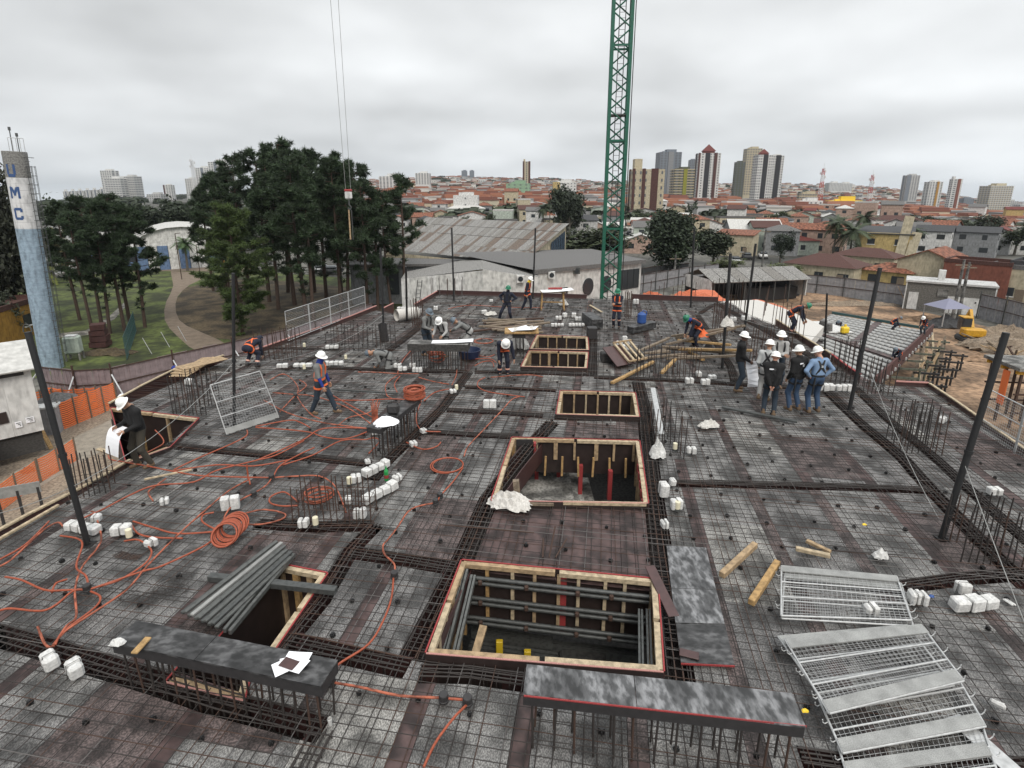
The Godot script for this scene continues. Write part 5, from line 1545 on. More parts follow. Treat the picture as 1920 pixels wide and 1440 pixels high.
	for z in [.42, -.5]:
		b = MB.new()
		b.bar(V(-.3, .17 if z > 0 else .64, z), V(.55, .17 if z > 0 else .64, z), .07, .05)
		part(b, "rail", M.timber, fr)
	# heaps of timber and bars in the far bays
	for i in 16:
		var p: Vector3 = V(5.21, 0, -19.51).lerp(V(6.68, 0, -19.51), (i * 37 % 80) / 80.0).lerp(V(7.02, 0, -23.52), (i * 23 % 55) / 60.0)
		var dir := V(.75 + .25 * sin(i * 2.0), .12 * (i % 3), .9 - .25 * (i % 4)).normalized()
		if i % 3 == 0: dir.x = -dir.x
		plank("plank", "old dark timber in the heap behind the row of tall starter bars", p, p + dir * rng.randf_range(1.5, 3.2), .12, .08, M.timber_old if i % 4 else M.timber_warm, .08 + .04 * (i % 5)).set_meta("group", "timbers in the heap behind the starter bars")
	for i in 12:
		var p: Vector3 = V(-1.87, 0, -24.09).lerp(V(-.36, 0, -23.9), (i * 29 % 70) / 70.0).lerp(V(-1.21, 0, -27.33), (i * 17 % 32) / 36.0)
		var dir := V(1.0, .03, -.4 + .35 * (i % 4)).normalized()
		plank("plank", "old timber in the loose pile left of the worker with hands on hips", p, p + dir * rng.randf_range(1.5, 3.0), .16, .07, M.timber_old if i % 3 else M.rebar_rust, .07 + .03 * (i % 3)).set_meta("group", "timbers in the far left pile")
	plank("board", "pale white board leaning against the starter bars right of the middle opening", V(3.62, 0, -12.38), V(4.2, 0, -15.6) + V(0, .0, 0), .14, .03, M.galv, .5)
	b = crumple(V(.4, .5, .4), 71, 9)
	solo("plastic_wrap", "clear plastic wrap bundled at the near end of the starter bars", "plastic wrap", b, M.foam, V(3.46, 0, -12.05) + V(0, .1, 0))
	var tubew := MB.new()
	tubew.tube([V(0, .33, 0), V(.9, .33, -.7)], .3, 16, false)
	tubew.tube([V(.9, .33, -.7), V(0, .33, 0)], .27, 16, false)
	solo("cardboard_tube", "short wide pale tube lying open towards the viewer, far left", "tube", tubew, M.cloth_white, V(-5.63, 0, -26.39))
	b = MB.new()
	b.lathe([Vector2(.42, .3), Vector2(.45, .3), Vector2(.36, .0), Vector2(0, .0)], 14)
	b.lathe([Vector2(.42, .3), Vector2(.34, .03), Vector2(0, .03)], 14)
	solo("mortar_tub", "dark blue mortar tub right of the far plan table", "tub", b, mat("tub_blue", lin(.012, .022, .06), .5), V(-1.62, 0, -20.18) + V(0, .1, 0))
	# plastic spacers under the bars
	var sp := MB.new()
	for i in 6:
		var t := TAU * i / 6.0
		sp.bar(Vector3.ZERO + V(0, .03, 0), V(cos(t) * .045, .03, sin(t) * .045), .016, .05)
	sp.lathe([Vector2(0, .075), Vector2(.024, .075), Vector2(.028, .0)], 8)
	var sm := sp.mesh()
	var spots := []
	var u := -13.0
	while u < 18.0:
		var v := 2.0
		while v < 36.0:
			var p := Vector2(LU.x, LU.z) * (u + rng.randf_range(-.12, .12)) + Vector2(LV.x, LV.z) * (v + rng.randf_range(-.12, .12))
			var ok := Geometry2D.is_point_in_polygon(p, deck_edge)
			for h in holes: ok = ok and not Geometry2D.is_point_in_polygon(p, h)
			if ok: spots.append(p)
			v += .82
		u += .78
	spots.sort_custom(func(a, c): return a.length() < c.length())
	var far := []
	for i in spots.size():
		var xf := Transform3D(Basis(Vector3.UP, rng.randf() * TAU).scaled(Vector3.ONE * rng.randf_range(.7, .95)), V(spots[i].x, .0, spots[i].y))
		if i < 300:
			var s := put(sm, "bar_spacer", M.pole_black, self, xf)
			tag(s, "small black plastic star spacer under the reinforcing bars", "spacer", "black spacers under the bars")
		else: far.append(xf)
	var sc := scatter("bar_spacers", sm, M.pole_black, far, self)
	tag(sc, "small black plastic spacers under the bars in the far bays", "spacer")
	stuff(sc)

# ---------------------------------------------------------------- people: a field of tapered capsules, meshed with surface nets
class Field:
	var o: Vector3
	var h: float
	var nx: int
	var ny: int
	var nz: int
	var d := PackedFloat32Array()

	func _init(bones: Array, cell: float) -> void:
		h = cell
		var lo := Vector3.INF
		var hi := -Vector3.INF
		for q in bones:
			var r := maxf(q[2], q[3]) + cell * 3.0
			for k in 2:
				lo = lo.min(q[k] - Vector3.ONE * r)
				hi = hi.max(q[k] + Vector3.ONE * r)
		o = lo
		nx = int((hi.x - lo.x) / h) + 2
		ny = int((hi.y - lo.y) / h) + 2
		nz = int((hi.z - lo.z) / h) + 2
		d.resize(nx * ny * nz)
		d.fill(1.0)
		for q in bones: bone(q[0], q[1], q[2], q[3], q[4] if q.size() > 4 else .04)

	func bone(a: Vector3, b: Vector3, ra: float, rb: float, k: float) -> void:
		var m := maxf(ra, rb) + k + h * 2.0
		var lo := (a.min(b) - Vector3.ONE * m - o) / h
		var hi := (a.max(b) + Vector3.ONE * m - o) / h
		var ab := b - a
		var l2 := maxf(ab.length_squared(), 1e-8)
		var x0 := maxi(0, int(lo.x))
		var x1 := mini(nx - 1, int(hi.x) + 1)
		for z in range(maxi(0, int(lo.z)), mini(nz - 1, int(hi.z) + 1) + 1):
			for y in range(maxi(0, int(lo.y)), mini(ny - 1, int(hi.y) + 1) + 1):
				var at := (z * ny + y) * nx
				var p := o + Vector3(x0 * h, y * h, z * h) - a
				for x in range(x0, x1 + 1):
					var t := clampf(p.dot(ab) / l2, .0, 1.0)
					var e := (p - ab * t).length() - ra - (rb - ra) * t
					var f := d[at + x]
					var g := k - absf(f - e)
					f = minf(f, e)
					if g > .0: f -= g * g / k * .25
					d[at + x] = f
					p.x += h

	func into(mb: MB, xf := Transform3D.IDENTITY) -> void:
		var index := PackedInt32Array()
		index.resize(d.size())
		index.fill(-1)
		var pts := PackedVector3Array()
		var nrm := PackedVector3Array()
		var sy := nx
		var sz := nx * ny
		var quads := PackedInt32Array()
		for z in nz - 1:
			for y in ny - 1:
				var row := z * sz + y * sy
				for x in nx - 1:
					var i := row + x
					var a := d[i]
					var inside := a < .0
					if (d[i + 1] < .0) == inside and (d[i + sy] < .0) == inside and (d[i + sz] < .0) == inside and (d[i + 1 + sy] < .0) == inside and (d[i + 1 + sz] < .0) == inside and (d[i + sy + sz] < .0) == inside and (d[i + 1 + sy + sz] < .0) == inside: continue
					var s := Vector3.ZERO
					var n := 0
					for e in EDGES:
						var i0: int = i + e[0] + e[1] * sy + e[2] * sz
						var i1: int = i + e[3] + e[4] * sy + e[5] * sz
						var d0 := d[i0]
						var d1 := d[i1]
						if (d0 < .0) != (d1 < .0):
							var t := d0 / (d0 - d1)
							s += Vector3(e[0] + (e[3] - e[0]) * t, e[1] + (e[4] - e[1]) * t, e[2] + (e[5] - e[2]) * t)
							n += 1
					index[i] = pts.size()
					pts.append(o + (Vector3(x, y, z) + s / n) * h)
					nrm.append(Vector3.ZERO)
					# quads round the three edges that start at this corner
					if x > 0 and y > 0 and z > 0:
						if inside != (d[i + 1] < .0): add_quad(quads, inside, i - sy - sz, i - sz, i, i - sy)
						if inside != (d[i + sy] < .0): add_quad(quads, inside, i - sz - 1, i - 1, i, i - sz)
						if inside != (d[i + sz] < .0): add_quad(quads, inside, i - 1 - sy, i - sy, i, i - 1)
		for q in range(0, quads.size(), 4):
			var a := index[quads[q]]
			var b := index[quads[q + 1]]
			var c := index[quads[q + 2]]
			var e := index[quads[q + 3]]
			if a < 0 or b < 0 or c < 0 or e < 0: continue
			var n := (pts[c] - pts[a]).cross(pts[e] - pts[b])
			nrm[a] += n
			nrm[b] += n
			nrm[c] += n
			nrm[e] += n
		for i in pts.size():
			pts[i] = xf * pts[i]
			nrm[i] = (xf.basis * nrm[i]).normalized()
		var flip := xf.basis.determinant() < .0
		for q in range(0, quads.size(), 4):
			var a := index[quads[q]]
			var b := index[quads[q + 1]]
			var c := index[quads[q + 2]]
			var e := index[quads[q + 3]]
			if a < 0 or b < 0 or c < 0 or e < 0: continue
			if flip:
				var t := b
				b = e
				e = t
			mb.tris(pts[a], pts[b], pts[c], nrm[a], nrm[b], nrm[c])
			mb.tris(pts[a], pts[c], pts[e], nrm[a], nrm[c], nrm[e])

	func add_quad(q: PackedInt32Array, inside: bool, a: int, b: int, c: int, e: int) -> void:
		q.append(a)
		q.append(b if inside else e)
		q.append(c)
		q.append(e if inside else b)

const EDGES := [[0, 0, 0, 1, 0, 0], [0, 1, 0, 1, 1, 0], [0, 0, 1, 1, 0, 1], [0, 1, 1, 1, 1, 1], [0, 0, 0, 0, 1, 0], [1, 0, 0, 1, 1, 0], [0, 0, 1, 0, 1, 1], [1, 0, 1, 1, 1, 1], [0, 0, 0, 0, 0, 1], [1, 0, 0, 1, 0, 1], [0, 1, 0, 0, 1, 1], [1, 1, 0, 1, 1, 1]]

var head_mb: MB          # a head round the origin of the neck joint, looking along +z
var hand_mb: MB          # a left hand from the wrist along -y, palm facing -x (towards the body)
var helmet_mb: MB
var helmet_brim: MB

func make_body_parts() -> void:
	var f := Field.new([
		[V(0, -.03, -.015), V(0, .05, 0), .058, .056, .03],
		[V(0, .16, -.022), V(0, .165, .012), .088, .084, .03],
		[V(0, .09, .035), V(0, .065, .062), .062, .042, .03],
		[V(0, .125, .085), V(0, .098, .108), .008, .014, .015],
		[V(-.04, .15, .072), V(.04, .15, .072), .02, .02, .015],
		[V(-.018, .073, .09), V(.018, .073, .09), .011, .011, .01],
		[V(.088, .1, .0), V(.092, .145, -.008), .012, .017, .012],
		[V(-.088, .1, .0), V(-.092, .145, -.008), .012, .017, .012]], .0075)
	head_mb = MB.new()
	head_mb.tint = true
	head_mb.col = Color.WHITE
	f.into(head_mb)
	head_mb.col = Color(.16, .12, .1)
	for s in [-1.0, 1.0]: head_mb.lathe([Vector2(0, .011), Vector2(.011, .005), Vector2(.012, -.004), Vector2(0, -.01)], 8, Transform3D(Basis(Vector3.RIGHT, PI / 2), V(s * .036, .127, .083)))
	var bones := [[V(0, .02, 0), V(0, -.04, 0), .026, .028, .02]]
	for i in 4:
		var z := -.03 + i * .02
		var l: float = [.026, .031, .033, .029][i]
		var k := V(0, -.095, z)
		bones.append([V(0, -.03, z * .7), k, .014, .0105, .012])
		var m := k + V(-.012, -l * 1.05, z * .12)
		var t := m + V(-.026, -l * .62, z * .05)
		bones.append([k, m, .0098, .009, .004])
		bones.append([m, t, .009, .0075, .004])
	bones.append([V(-.004, -.02, .022), V(-.018, -.06, .052), .013, .0105, .01])
	bones.append([V(-.018, -.06, .052), V(-.035, -.092, .058), .0105, .0085, .004])
	f = Field.new(bones, .0048)
	hand_mb = MB.new()
	hand_mb.tint = true
	f.into(hand_mb)
	helmet_mb = MB.new()
	helmet_mb.lathe([Vector2(0, .135), Vector2(.045, .13), Vector2(.085, .105), Vector2(.112, .062), Vector2(.122, .015), Vector2(.124, .0), Vector2(.118, .0)], 18)
	helmet_mb.bar(V(0, .1, -.085), V(0, .128, .04), .03, .018)
	helmet_brim = MB.new()
	for i in 14:
		var r := func(t: float) -> float: return .124 + .02 + .045 * maxf(.0, sin(t))
		var t0 := TAU * i / 14.0
		var t1 := TAU * (i + 1) / 14.0
		var a := V(cos(t0) * .122, .006, sin(t0) * .122)
		var c := V(cos(t1) * .122, .006, sin(t1) * .122)
		var a2 := V(cos(t0) * r.call(t0), -.008, sin(t0) * r.call(t0))
		var c2 := V(cos(t1) * r.call(t1), -.008, sin(t1) * r.call(t1))
		helmet_brim.quad(a, c, c2, a2)
		helmet_brim.quad(a - V(0, .008, 0), a2 - V(0, .005, 0), c2 - V(0, .005, 0), c - V(0, .008, 0))
		helmet_brim.quad(a2, c2, c2 - V(0, .005, 0), a2 - V(0, .005, 0))

# the middle joint of a limb of two bones
func joint(a: Vector3, b: Vector3, l1: float, l2: float, towards: Vector3) -> Vector3:
	var d := b - a
	var l := minf(d.length(), l1 + l2 - .002)
	var n := d.normalized()
	var x := (l1 * l1 - l2 * l2 + l * l) / (2.0 * l)
	var y := sqrt(maxf(l1 * l1 - x * x, .0))
	var side := towards.slide(n).normalized()
	return a + n * x + side * y

# p: pelvis, bend and lean of the trunk (degrees), feet, hands, head pitch and yaw (degrees), helmet, jacket, trousers, boots colours and extras
func worker(label: String, at: Vector3, facing: float, tall: float, p: Dictionary) -> Node3D:
	var o := thing("person", label, "person", at + V(0, p.get("lift", .055), 0), deg_to_rad(facing))
	o.scale = Vector3.ONE * tall / 1.78
	var pel: Vector3 = p.get("pelvis", V(0, .95, 0))
	var tb := Basis(Vector3.UP, deg_to_rad(p.get("twist", .0))) * Basis(Vector3.RIGHT, deg_to_rad(p.get("bend", .0))) * Basis(Vector3.BACK, deg_to_rad(p.get("lean", .0)))
	# the spine curls as it bends
	var half := Basis(Vector3.UP, deg_to_rad(p.get("twist", .0))) * Basis(Vector3.RIGHT, deg_to_rad(p.get("bend", .0) * .75))
	var waist := pel + half * V(0, .16, 0)
	var chest := waist + tb * V(0, .2, 0)
	var neck := chest + tb * V(0, .17, .0)
	var hb := tb * Basis(Vector3.UP, deg_to_rad(p.get("look", .0))) * Basis(Vector3.RIGHT, deg_to_rad(p.get("nod", 8.0)))
	var nk := neck + tb * V(0, .05, .012)
	var sh := [chest + tb * V(.185, .11, 0), chest + tb * V(-.185, .11, 0)]
	var hip := [pel + half * V(.09, -.03, 0), pel + half * V(-.09, -.03, 0)]
	var feet: Array = p.get("feet", [V(.13, 0, .02), V(-.13, 0, -.02)])
	var hands: Array = p.get("hands", [V(.27, .82, .06), V(-.27, .82, .06)])
	var knees := []
	var ank := []
	var elb := []
	for i in 2:
		var s := 1.0 - 2.0 * i
		ank.append(feet[i] + V(0, .085, -.02))
		var kd: Vector3 = p.get("knee", V(0, .1, 1)) + V(.12 * s, 0, 0)
		knees.append(joint(hip[i], ank[i], .44, .43, kd))
		var ed: Vector3 = p.get("elbow", V(.35, -.4, -1.0))
		elb.append(joint(sh[i], hands[i], .3, .265, tb * V(ed.x * s, ed.y, ed.z)))
		if (hands[i] - sh[i]).length() > .56: hands[i] = sh[i] + (hands[i] - sh[i]).normalized() * .56
	# the body, with its head and hands
	var skin: Color = p.get("skin", Color(.36, .2, .13))
	var b := MB.new()
	b.tint = true
	b.col = skin
	var bones := []
	for s in [-1.0, 1.0]:
		bones.append([pel + half * V(s * .06, -.02, 0), waist + half * V(s * .06, 0, 0), .085, .08, .05])
		bones.append([waist + tb * V(s * .06, 0, 0), chest + tb * V(s * .09, .06, 0), .08, .08, .05])
	bones.append([sh[0], sh[1], .06, .06, .05])
	bones.append([neck - tb * V(0, .05, 0), nk + tb * V(0, .01, 0), .055, .052, .03])
	for i in 2:
		bones.append([sh[i], elb[i], .046, .036, .03])
		bones.append([elb[i], hands[i], .036, .025, .02])
		bones.append([hip[i], knees[i], .07, .05, .04])
		bones.append([knees[i], ank[i], .048, .036, .03])
		bones.append([ank[i], feet[i] + V(0, .045, .1), .036, .032, .03])
	Field.new(bones, .026).into(b)
	var colored := MB.new()
	colored.tint = true
	for i in head_mb.v.size():
		colored.v.append(head_mb.v[i])
		colored.n.append(head_mb.n[i])
		colored.c.append(skin * head_mb.c[i])
	b.add(colored, Transform3D(hb, nk))
	for i in 2:
		var fwd: Vector3 = (hands[i] - elb[i]).normalized()
		var s := 1.0 - 2.0 * i
		var palm: Vector3 = (V(-s, -.2, -.1)).slide(fwd).normalized()
		# the hand's own axes: -y along the forearm, -x the palm
		var hx := -palm
		var hy := -fwd
		var hz := hx.cross(hy)
		var xf := Transform3D(Basis(hx, hy, hz), hands[i])
		var hm := MB.new()
		hm.tint = true
		hm.col = p.get("glove", skin)
		var mirror: bool = i == 1
		for k in range(0, hand_mb.v.size(), 3):
			for j in ([0, 2, 1] if mirror else [0, 1, 2]):
				var q := hand_mb.v[k + j]
				var m := hand_mb.n[k + j]
				if mirror:
					q.z = -q.z
					m.z = -m.z
				hm.v.append(q)
				hm.n.append(m)
				hm.c.append(hm.col)
		b.add(hm, xf)
	part(b, "body", M.skin, o)
	# clothes, each a skin of its own over the body
	var bulk: float = p.get("bulk", .0)
	var j := []
	for s in [-1.0, 1.0]:
		j.append([pel + half * V(s * .062, .03, -.005), waist + half * V(s * .06, 0, 0), .108 + bulk, .1 + bulk, .06])
		j.append([waist + tb * V(s * .06, 0, 0), chest + tb * V(s * .088, .06, 0), .1 + bulk, .1 + bulk, .06])
	j.append([sh[0], sh[1], .074 + bulk * .6, .074 + bulk * .6, .05])
	j.append([neck - tb * V(0, .04, 0), neck + tb * V(0, .025, 0), .08, .068 + bulk * .5, .03])
	for i in 2:
		j.append([sh[i], elb[i], .066 + bulk * .6, .054 + bulk * .5, .04])
		if not p.has("sleeve"): j.append([elb[i], elb[i].lerp(hands[i], .94), .054 + bulk * .5, .04 + bulk * .3, .03])
	b = MB.new()
	Field.new(j, .018).into(b)
	part(b, "jacket", p.jacket, o)
	if p.has("sleeve"):
		for i in 2:
			b = MB.new()
			Field.new([[sh[i].lerp(elb[i], .8), elb[i], .05, .048, .02], [elb[i], elb[i].lerp(hands[i], .94), .048, .038, .02]], .016).into(b)
			part(b, "sleeve", p.sleeve, o)
	j = [[pel + half * V(-.05, .02, -.01), pel + half * V(.05, .02, -.01), .115, .115, .05]]
	for i in 2:
		j.append([hip[i], knees[i], .098, .072, .05])
		j.append([knees[i], ank[i] + V(0, .03, 0), .07, .064, .04])
	b = MB.new()
	Field.new(j, .018).into(b)
	part(b, "trousers", p.trousers, o)
	for i in 2:
		b = MB.new()
		var toe: Vector3 = (knees[i] - hip[i]).slide(Vector3.UP)
		toe = (V(0, 0, 1) + toe.limit_length(.3)).normalized() if not p.has("kneel") else V(0, -.5, -1).normalized() * .4 + V(0, 0, -.1)
		var heel: Vector3 = ank[i] - V(0, .035, 0) - toe * .03
		var tip: Vector3 = ank[i] - V(0, .042, 0) + toe * .14
		Field.new([[ank[i] + V(0, .06, 0), heel, .058, .05, .03], [heel, tip, .05, .043, .03]], .015).into(b)
		part(b, "boot", p.get("boots", M.boot_brown), o)
	var hx := Transform3D(hb, nk + hb * V(0, .165, -.006))
	if p.has("helmet"):
		var hm := part(helmet_mb, "helmet", p.helmet, o, hx)
		part(helmet_brim, "brim", p.helmet, hm)
	if p.has("hood"):
		b = MB.new()
		Field.new([[nk + hb * V(0, .15, -.03), nk + hb * V(0, .16, -.02), .105, .1, .03], [nk + hb * V(0, .08, -.02), neck, .09, .1, .04]], .014).into(b)
		part(b, "hood", p.hood, o)
	if p.has("gaiter"):
		b = MB.new()
		Field.new([[nk + hb * V(0, .07, .035), nk + hb * V(0, .03, .01), .072, .075, .03], [nk, neck, .078, .088, .03]], .014).into(b)
		part(b, "neck_gaiter", p.gaiter, o)
	if p.has("harness"):
		var hm: Material = p.harness
		var loop := func(c: Vector3, bs: Basis, rx: float, rz: float, w: float) -> MB:
			var s := MB.new()
			var pts := []
			for i in 17:
				var t := TAU * i / 16.0
				pts.append(c + bs * V(cos(t) * rx, 0, sin(t) * rz))
			for i in 16: s.bar(pts[i], pts[i + 1], .012, w, bs.y)
			return s
		part(loop.call(pel + half * V(0, .09, 0), half, .182 + bulk, .125 + bulk, .055), "belt", hm, o)
		for i in 2:
			var s := 1.0 - 2.0 * i
			var l: Vector3 = (knees[i] - hip[i]).normalized()
			var lb := Basis(l.cross(Vector3.BACK).normalized(), -l, Vector3.ZERO)
			lb.z = lb.x.cross(lb.y).normalized()
			part(loop.call(hip[i].lerp(knees[i], .28), lb, .106, .106, .05), "leg_strap", hm, o)
			b = MB.new()
			var r := .106 + bulk
			var q := [V(s * .1, -.17, r), V(s * .11, .05, r + .012), V(s * .1, .15, .075), V(s * .09, .17 + bulk * .5, 0), V(s * .085, .14, -.08), V(s * .02, .02, -r - .012), V(-s * .06, -.1, -r - .008), V(-s * .12, -.22, -r + .012)]
			for k in q.size() - 1:
				var nn := V(0, .1, 1) if q[k].z > .03 else V(0, .1, -1)
				if absf(q[k].z) < .05: nn = Vector3.UP
				b.bar(chest + tb * q[k], chest + tb * q[k + 1], .05, .014, tb * nn)
			part(b, "shoulder_strap", hm, o)
		if p.has("buckle"):
			b = MB.new()
			b.box(chest + tb * V(0, .0, -.125 - bulk), V(.05, .06, .02), tb)
			part(b, "buckle", M.galv, o)
			b = MB.new()
			b.tube([pel + half * V(.14, .05, -.1), pel + half * V(.17, -.2, -.12), pel + half * V(.15, -.42, -.08)], .022, 6)
			part(b, "lanyard", M.pole_black, o)
	if p.has("bands"):
		for i in 2:
			for t in p.bands:
				var c: Vector3 = knees[i].lerp(ank[i], t)
				var l: Vector3 = (ank[i] - knees[i]).normalized()
				b = MB.new()
				b.tube([c - l * .028, c + l * .028], .08, 12, false)
				part(b, "reflective_band", M.band, o)
	if p.has("back_logo"):
		b = MB.new()
		b.box(chest + tb * V(.05, .05, -.112 - bulk), V(.11, .035, .008), tb)
		part(b, "white_logo", M.paper, o)
	return o

func make_people() -> void:
	var sk := StandardMaterial3D.new()
	sk.vertex_color_use_as_albedo = true
	sk.roughness = .6
	sk.resource_name = "skin"
	M.skin = sk
	mat("helmet_white", lin(.82, .82, .80), .35)
	mat("helmet_green", lin(.02, .16, .09), .4)
	mat("helmet_grey", lin(.11, .14, .17), .45)
	mat("navy", lin(.012, .016, .035), .85, ["fine", 4.0])
	mat("puffer", lin(.008, .008, .009), .85, ["fine", 4.0])
	mat("jeans", lin(.045, .085, .16), .9, ["fine", 5.0])
	mat("jeans_dark", lin(.025, .04, .06), .9, ["fine", 5.0])
	mat("grey_cloth", lin(.22, .225, .22), .9, ["fine", 4.0])
	mat("grey_light", lin(.45, .45, .44), .9, ["fine", 4.0])
	mat("olive", lin(.062, .055, .042), .9, ["fine", 4.0])
	mat("shirt_blue", lin(.24, .36, .55), .85, ["fine", 4.0])
	mat("hoodie_white", lin(.6, .62, .62), .9, ["fine", 4.0])
	mat("boot_brown", lin(.13, .085, .05), .8)
	mat("boot_dark", lin(.03, .026, .024), .8)
	mat("harness_black", lin(.012, .012, .013), .7)
	mat("harness_orange", lin(.7, .14, .04), .7)
	mat("gaiter_blue", lin(.01, .03, .2), .85)
	mat("band", lin(.65, .36, .28), .4)
	make_body_parts()
	var W: Material = M.helmet_white
	var hb: Material = M.harness_black
	var ho: Material = M.harness_orange
	worker("man in black jacket and white helmet reading a white plan at the left edge", V(-8.46, 0, -11.6), -28, 1.78, {"helmet": W, "jacket": M.puffer, "trousers": M.olive, "bulk": .02, "nod": 38, "bend": 8, "look": -10, "feet": [V(.13, 0, -.05), V(-.16, 0, .08)], "hands": [V(.16, 1.05, .34), V(-.14, 1.1, .34)]})
	var b := MB.new()
	for i in 7:      # the sheet falls over his forearm
		var t0 := i / 7.0
		var t1 := (i + 1) / 7.0
		var f := func(t: float) -> Vector3: return V(0, .1 - .55 * t * t, -.12 + .34 * sqrt(t))
		for k in 2:
			var q := [f.call(t0) + V(-.27, 0, 0), f.call(t0) + V(.24, 0, 0), f.call(t1) + V(.24, 0, .0), f.call(t1) + V(-.27, 0, 0)]
			if k == 0: b.quad(q[3], q[2], q[1], q[0])
			else: b.quad(q[0] - V(0, .002, .002), q[1] - V(0, .002, .002), q[2] - V(0, .002, .002), q[3] - V(0, .002, .002))
	solo("plan_sheet", "white plan held by the man at the left edge", "plan", b, M.paper, V(-8.46, 0, -11.6) + V(-.22, 1.03, .28), "", deg_to_rad(-28))
	worker("walking worker with white helmet, blue neck gaiter and orange harness", V(-5.39, 0, -14.74), 80, 1.84, {"helmet": W, "jacket": M.grey_cloth, "sleeve": M.gaiter_blue, "gaiter": M.gaiter_blue, "trousers": M.jeans_dark, "harness": ho, "pelvis": V(0, .94, 0), "bend": 4, "nod": 14, "feet": [V(.1, .02, .36), V(-.1, 0, -.24)], "hands": [V(.26, .86, .12), V(-.25, .86, .22)], "boots": M.boot_brown})
	worker("kneeling worker in grey bending low to the bars, left of the far table", V(-4.56, 0, -19.13), -82, 1.8, {"helmet": M.helmet_grey, "jacket": M.grey_cloth, "trousers": M.grey_cloth, "harness": hb, "kneel": true, "pelvis": V(0, .4, -.14), "bend": 78, "nod": 25, "feet": [V(.14, 0, -.45), V(-.14, 0, -.38)], "hands": [V(.12, .06, .34), V(-.14, .06, .26)], "boots": M.boot_dark})
	worker("man in grey shirt and grey helmet standing left at the plan table", V(-3.31, 0, -20.6), 60, 1.86, {"helmet": M.helmet_grey, "jacket": M.grey_cloth, "trousers": M.jeans_dark, "harness": hb, "bend": 12, "nod": 18, "hands": [V(.2, 1.05, .42), V(-.16, 1.05, .4)]})
	worker("man in white helmet and pale shirt bending over the plan table", V(-2.61, 0, -20.32), -20, 1.78, {"helmet": W, "jacket": M.grey_light, "trousers": M.grey_cloth, "harness": hb, "pelvis": V(0, .92, -.1), "bend": 30, "nod": 30, "hands": [V(.2, .95, .45), V(-.2, .95, .42)]})
	worker("man in grey leaning far over the plan table from its right", V(-1.76, 0, -20.89), -78, 1.8, {"helmet": M.helmet_grey, "jacket": M.grey_cloth, "trousers": M.grey_light, "harness": hb, "pelvis": V(0, .9, -.12), "bend": 58, "nod": 0, "hands": [V(.16, .95, .6), V(-.16, .9, .55)]})
	worker("bending worker with orange harness and reflective trouser bands near the far openings", V(-.29, 0, -18.12), 10, 1.86, {"helmet": W, "jacket": M.navy, "trousers": M.navy, "harness": ho, "pelvis": V(0, .93, -.12), "bend": 62, "nod": 20, "look": -10, "bands": [.62], "hands": [V(.34, .42, .3), V(-.2, .45, .28)], "boots": M.boot_dark, "knee": V(0, .1, 1)})
	worker("worker in navy with legs apart and hands on hips near the far edge", V(-.23, 0, -26.39), -15, 1.8, {"helmet": M.helmet_green, "gaiter": M.navy, "jacket": M.navy, "trousers": M.navy, "harness": hb, "bulk": .01, "lean": -6, "pelvis": V(0, .88, 0), "feet": [V(.2, 0, 0), V(-.38, 0, .1)], "hands": [V(.22, 1.0, .02), V(-.24, 1.0, .02)], "elbow": V(1.0, -.1, -.5), "boots": M.boot_dark})
	worker("worker in dark clothes with yellow collar and white helmet by the far post", V(.8, 0, -29), 70, 1.8, {"helmet": W, "jacket": M.navy, "trousers": M.navy, "gaiter": M.yellow, "harness": ho, "bend": 10, "nod": 20, "feet": [V(.1, 0, .2), V(-.1, 0, -.2)], "boots": M.boot_dark})
	worker("worker in green helmet with arms folded at the foot of the crane", V(4.83, 0, -24.98), -20, 1.82, {"helmet": M.helmet_green, "jacket": M.navy, "trousers": M.navy, "harness": ho, "bands": [.2], "nod": 18, "hands": [V(-.06, 1.14, .24), V(.08, 1.2, .26)], "elbow": V(.7, -.6, -.2), "boots": M.boot_dark})
	worker("worker in green helmet bending left over the heap, orange bag on his back", V(7.38, 0, -21.58), -70, 1.85, {"helmet": M.helmet_green, "jacket": M.navy, "gaiter": M.gaiter_blue, "trousers": M.navy, "harness": ho, "pelvis": V(0, .86, -.14), "bend": 62, "nod": 0, "hands": [V(.14, .4, .5), V(-.14, .38, .42)], "boots": M.boot_dark})
	b = crumple(V(.5, .4, .5), 81, 9)
	solo("orange_bag", "orange bag and lines hanging at the bending worker's back", "bag", b, ho, V(7.38, 0, -21.58) + V(.28, .55, 0))
	worker("leftmost man of the standing group, black puffer jacket, holding papers", V(7.17, 0, -16.65), 72, 1.9, {"helmet": W, "jacket": M.puffer, "bulk": .025, "trousers": M.jeans_dark, "nod": 10, "skin": Color(.12, .065, .045), "hands": [V(.2, .9, .14), V(-.1, .96, .24)]})
	b = MB.new()
	for i in 6:
		var t0 := i / 6.0
		var t1 := (i + 1) / 6.0
		var f := func(t: float, s: float) -> Vector3: return V(s * (.17 + .05 * t) + .16 * t, -t * .85, .06 * sin(t * 5.0 + s * 2.0))
		b.quad(f.call(t1, -1.0), f.call(t1, 1.0), f.call(t0, 1.0), f.call(t0, -1.0))
		b.quad(f.call(t0, -1.0) - V(0, 0, .003), f.call(t0, 1.0) - V(0, 0, .003), f.call(t1, 1.0) - V(0, 0, .003), f.call(t1, -1.0) - V(0, 0, .003))
	solo("plan_sheet", "white papers hanging from the hand of the leftmost man of the standing group", "plan", b, M.paper, V(7.17, 0, -16.65) + V(.3, 1.08, .14), "", .1)
	worker("man in white hoodie in the standing group, seen from behind", V(7.65, 0, -15.86), 150, 1.84, {"helmet": W, "jacket": M.hoodie_white, "trousers": M.grey_light, "harness": hb, "nod": 12, "hands": [V(.22, .95, .15), V(-.24, .95, .12)]})
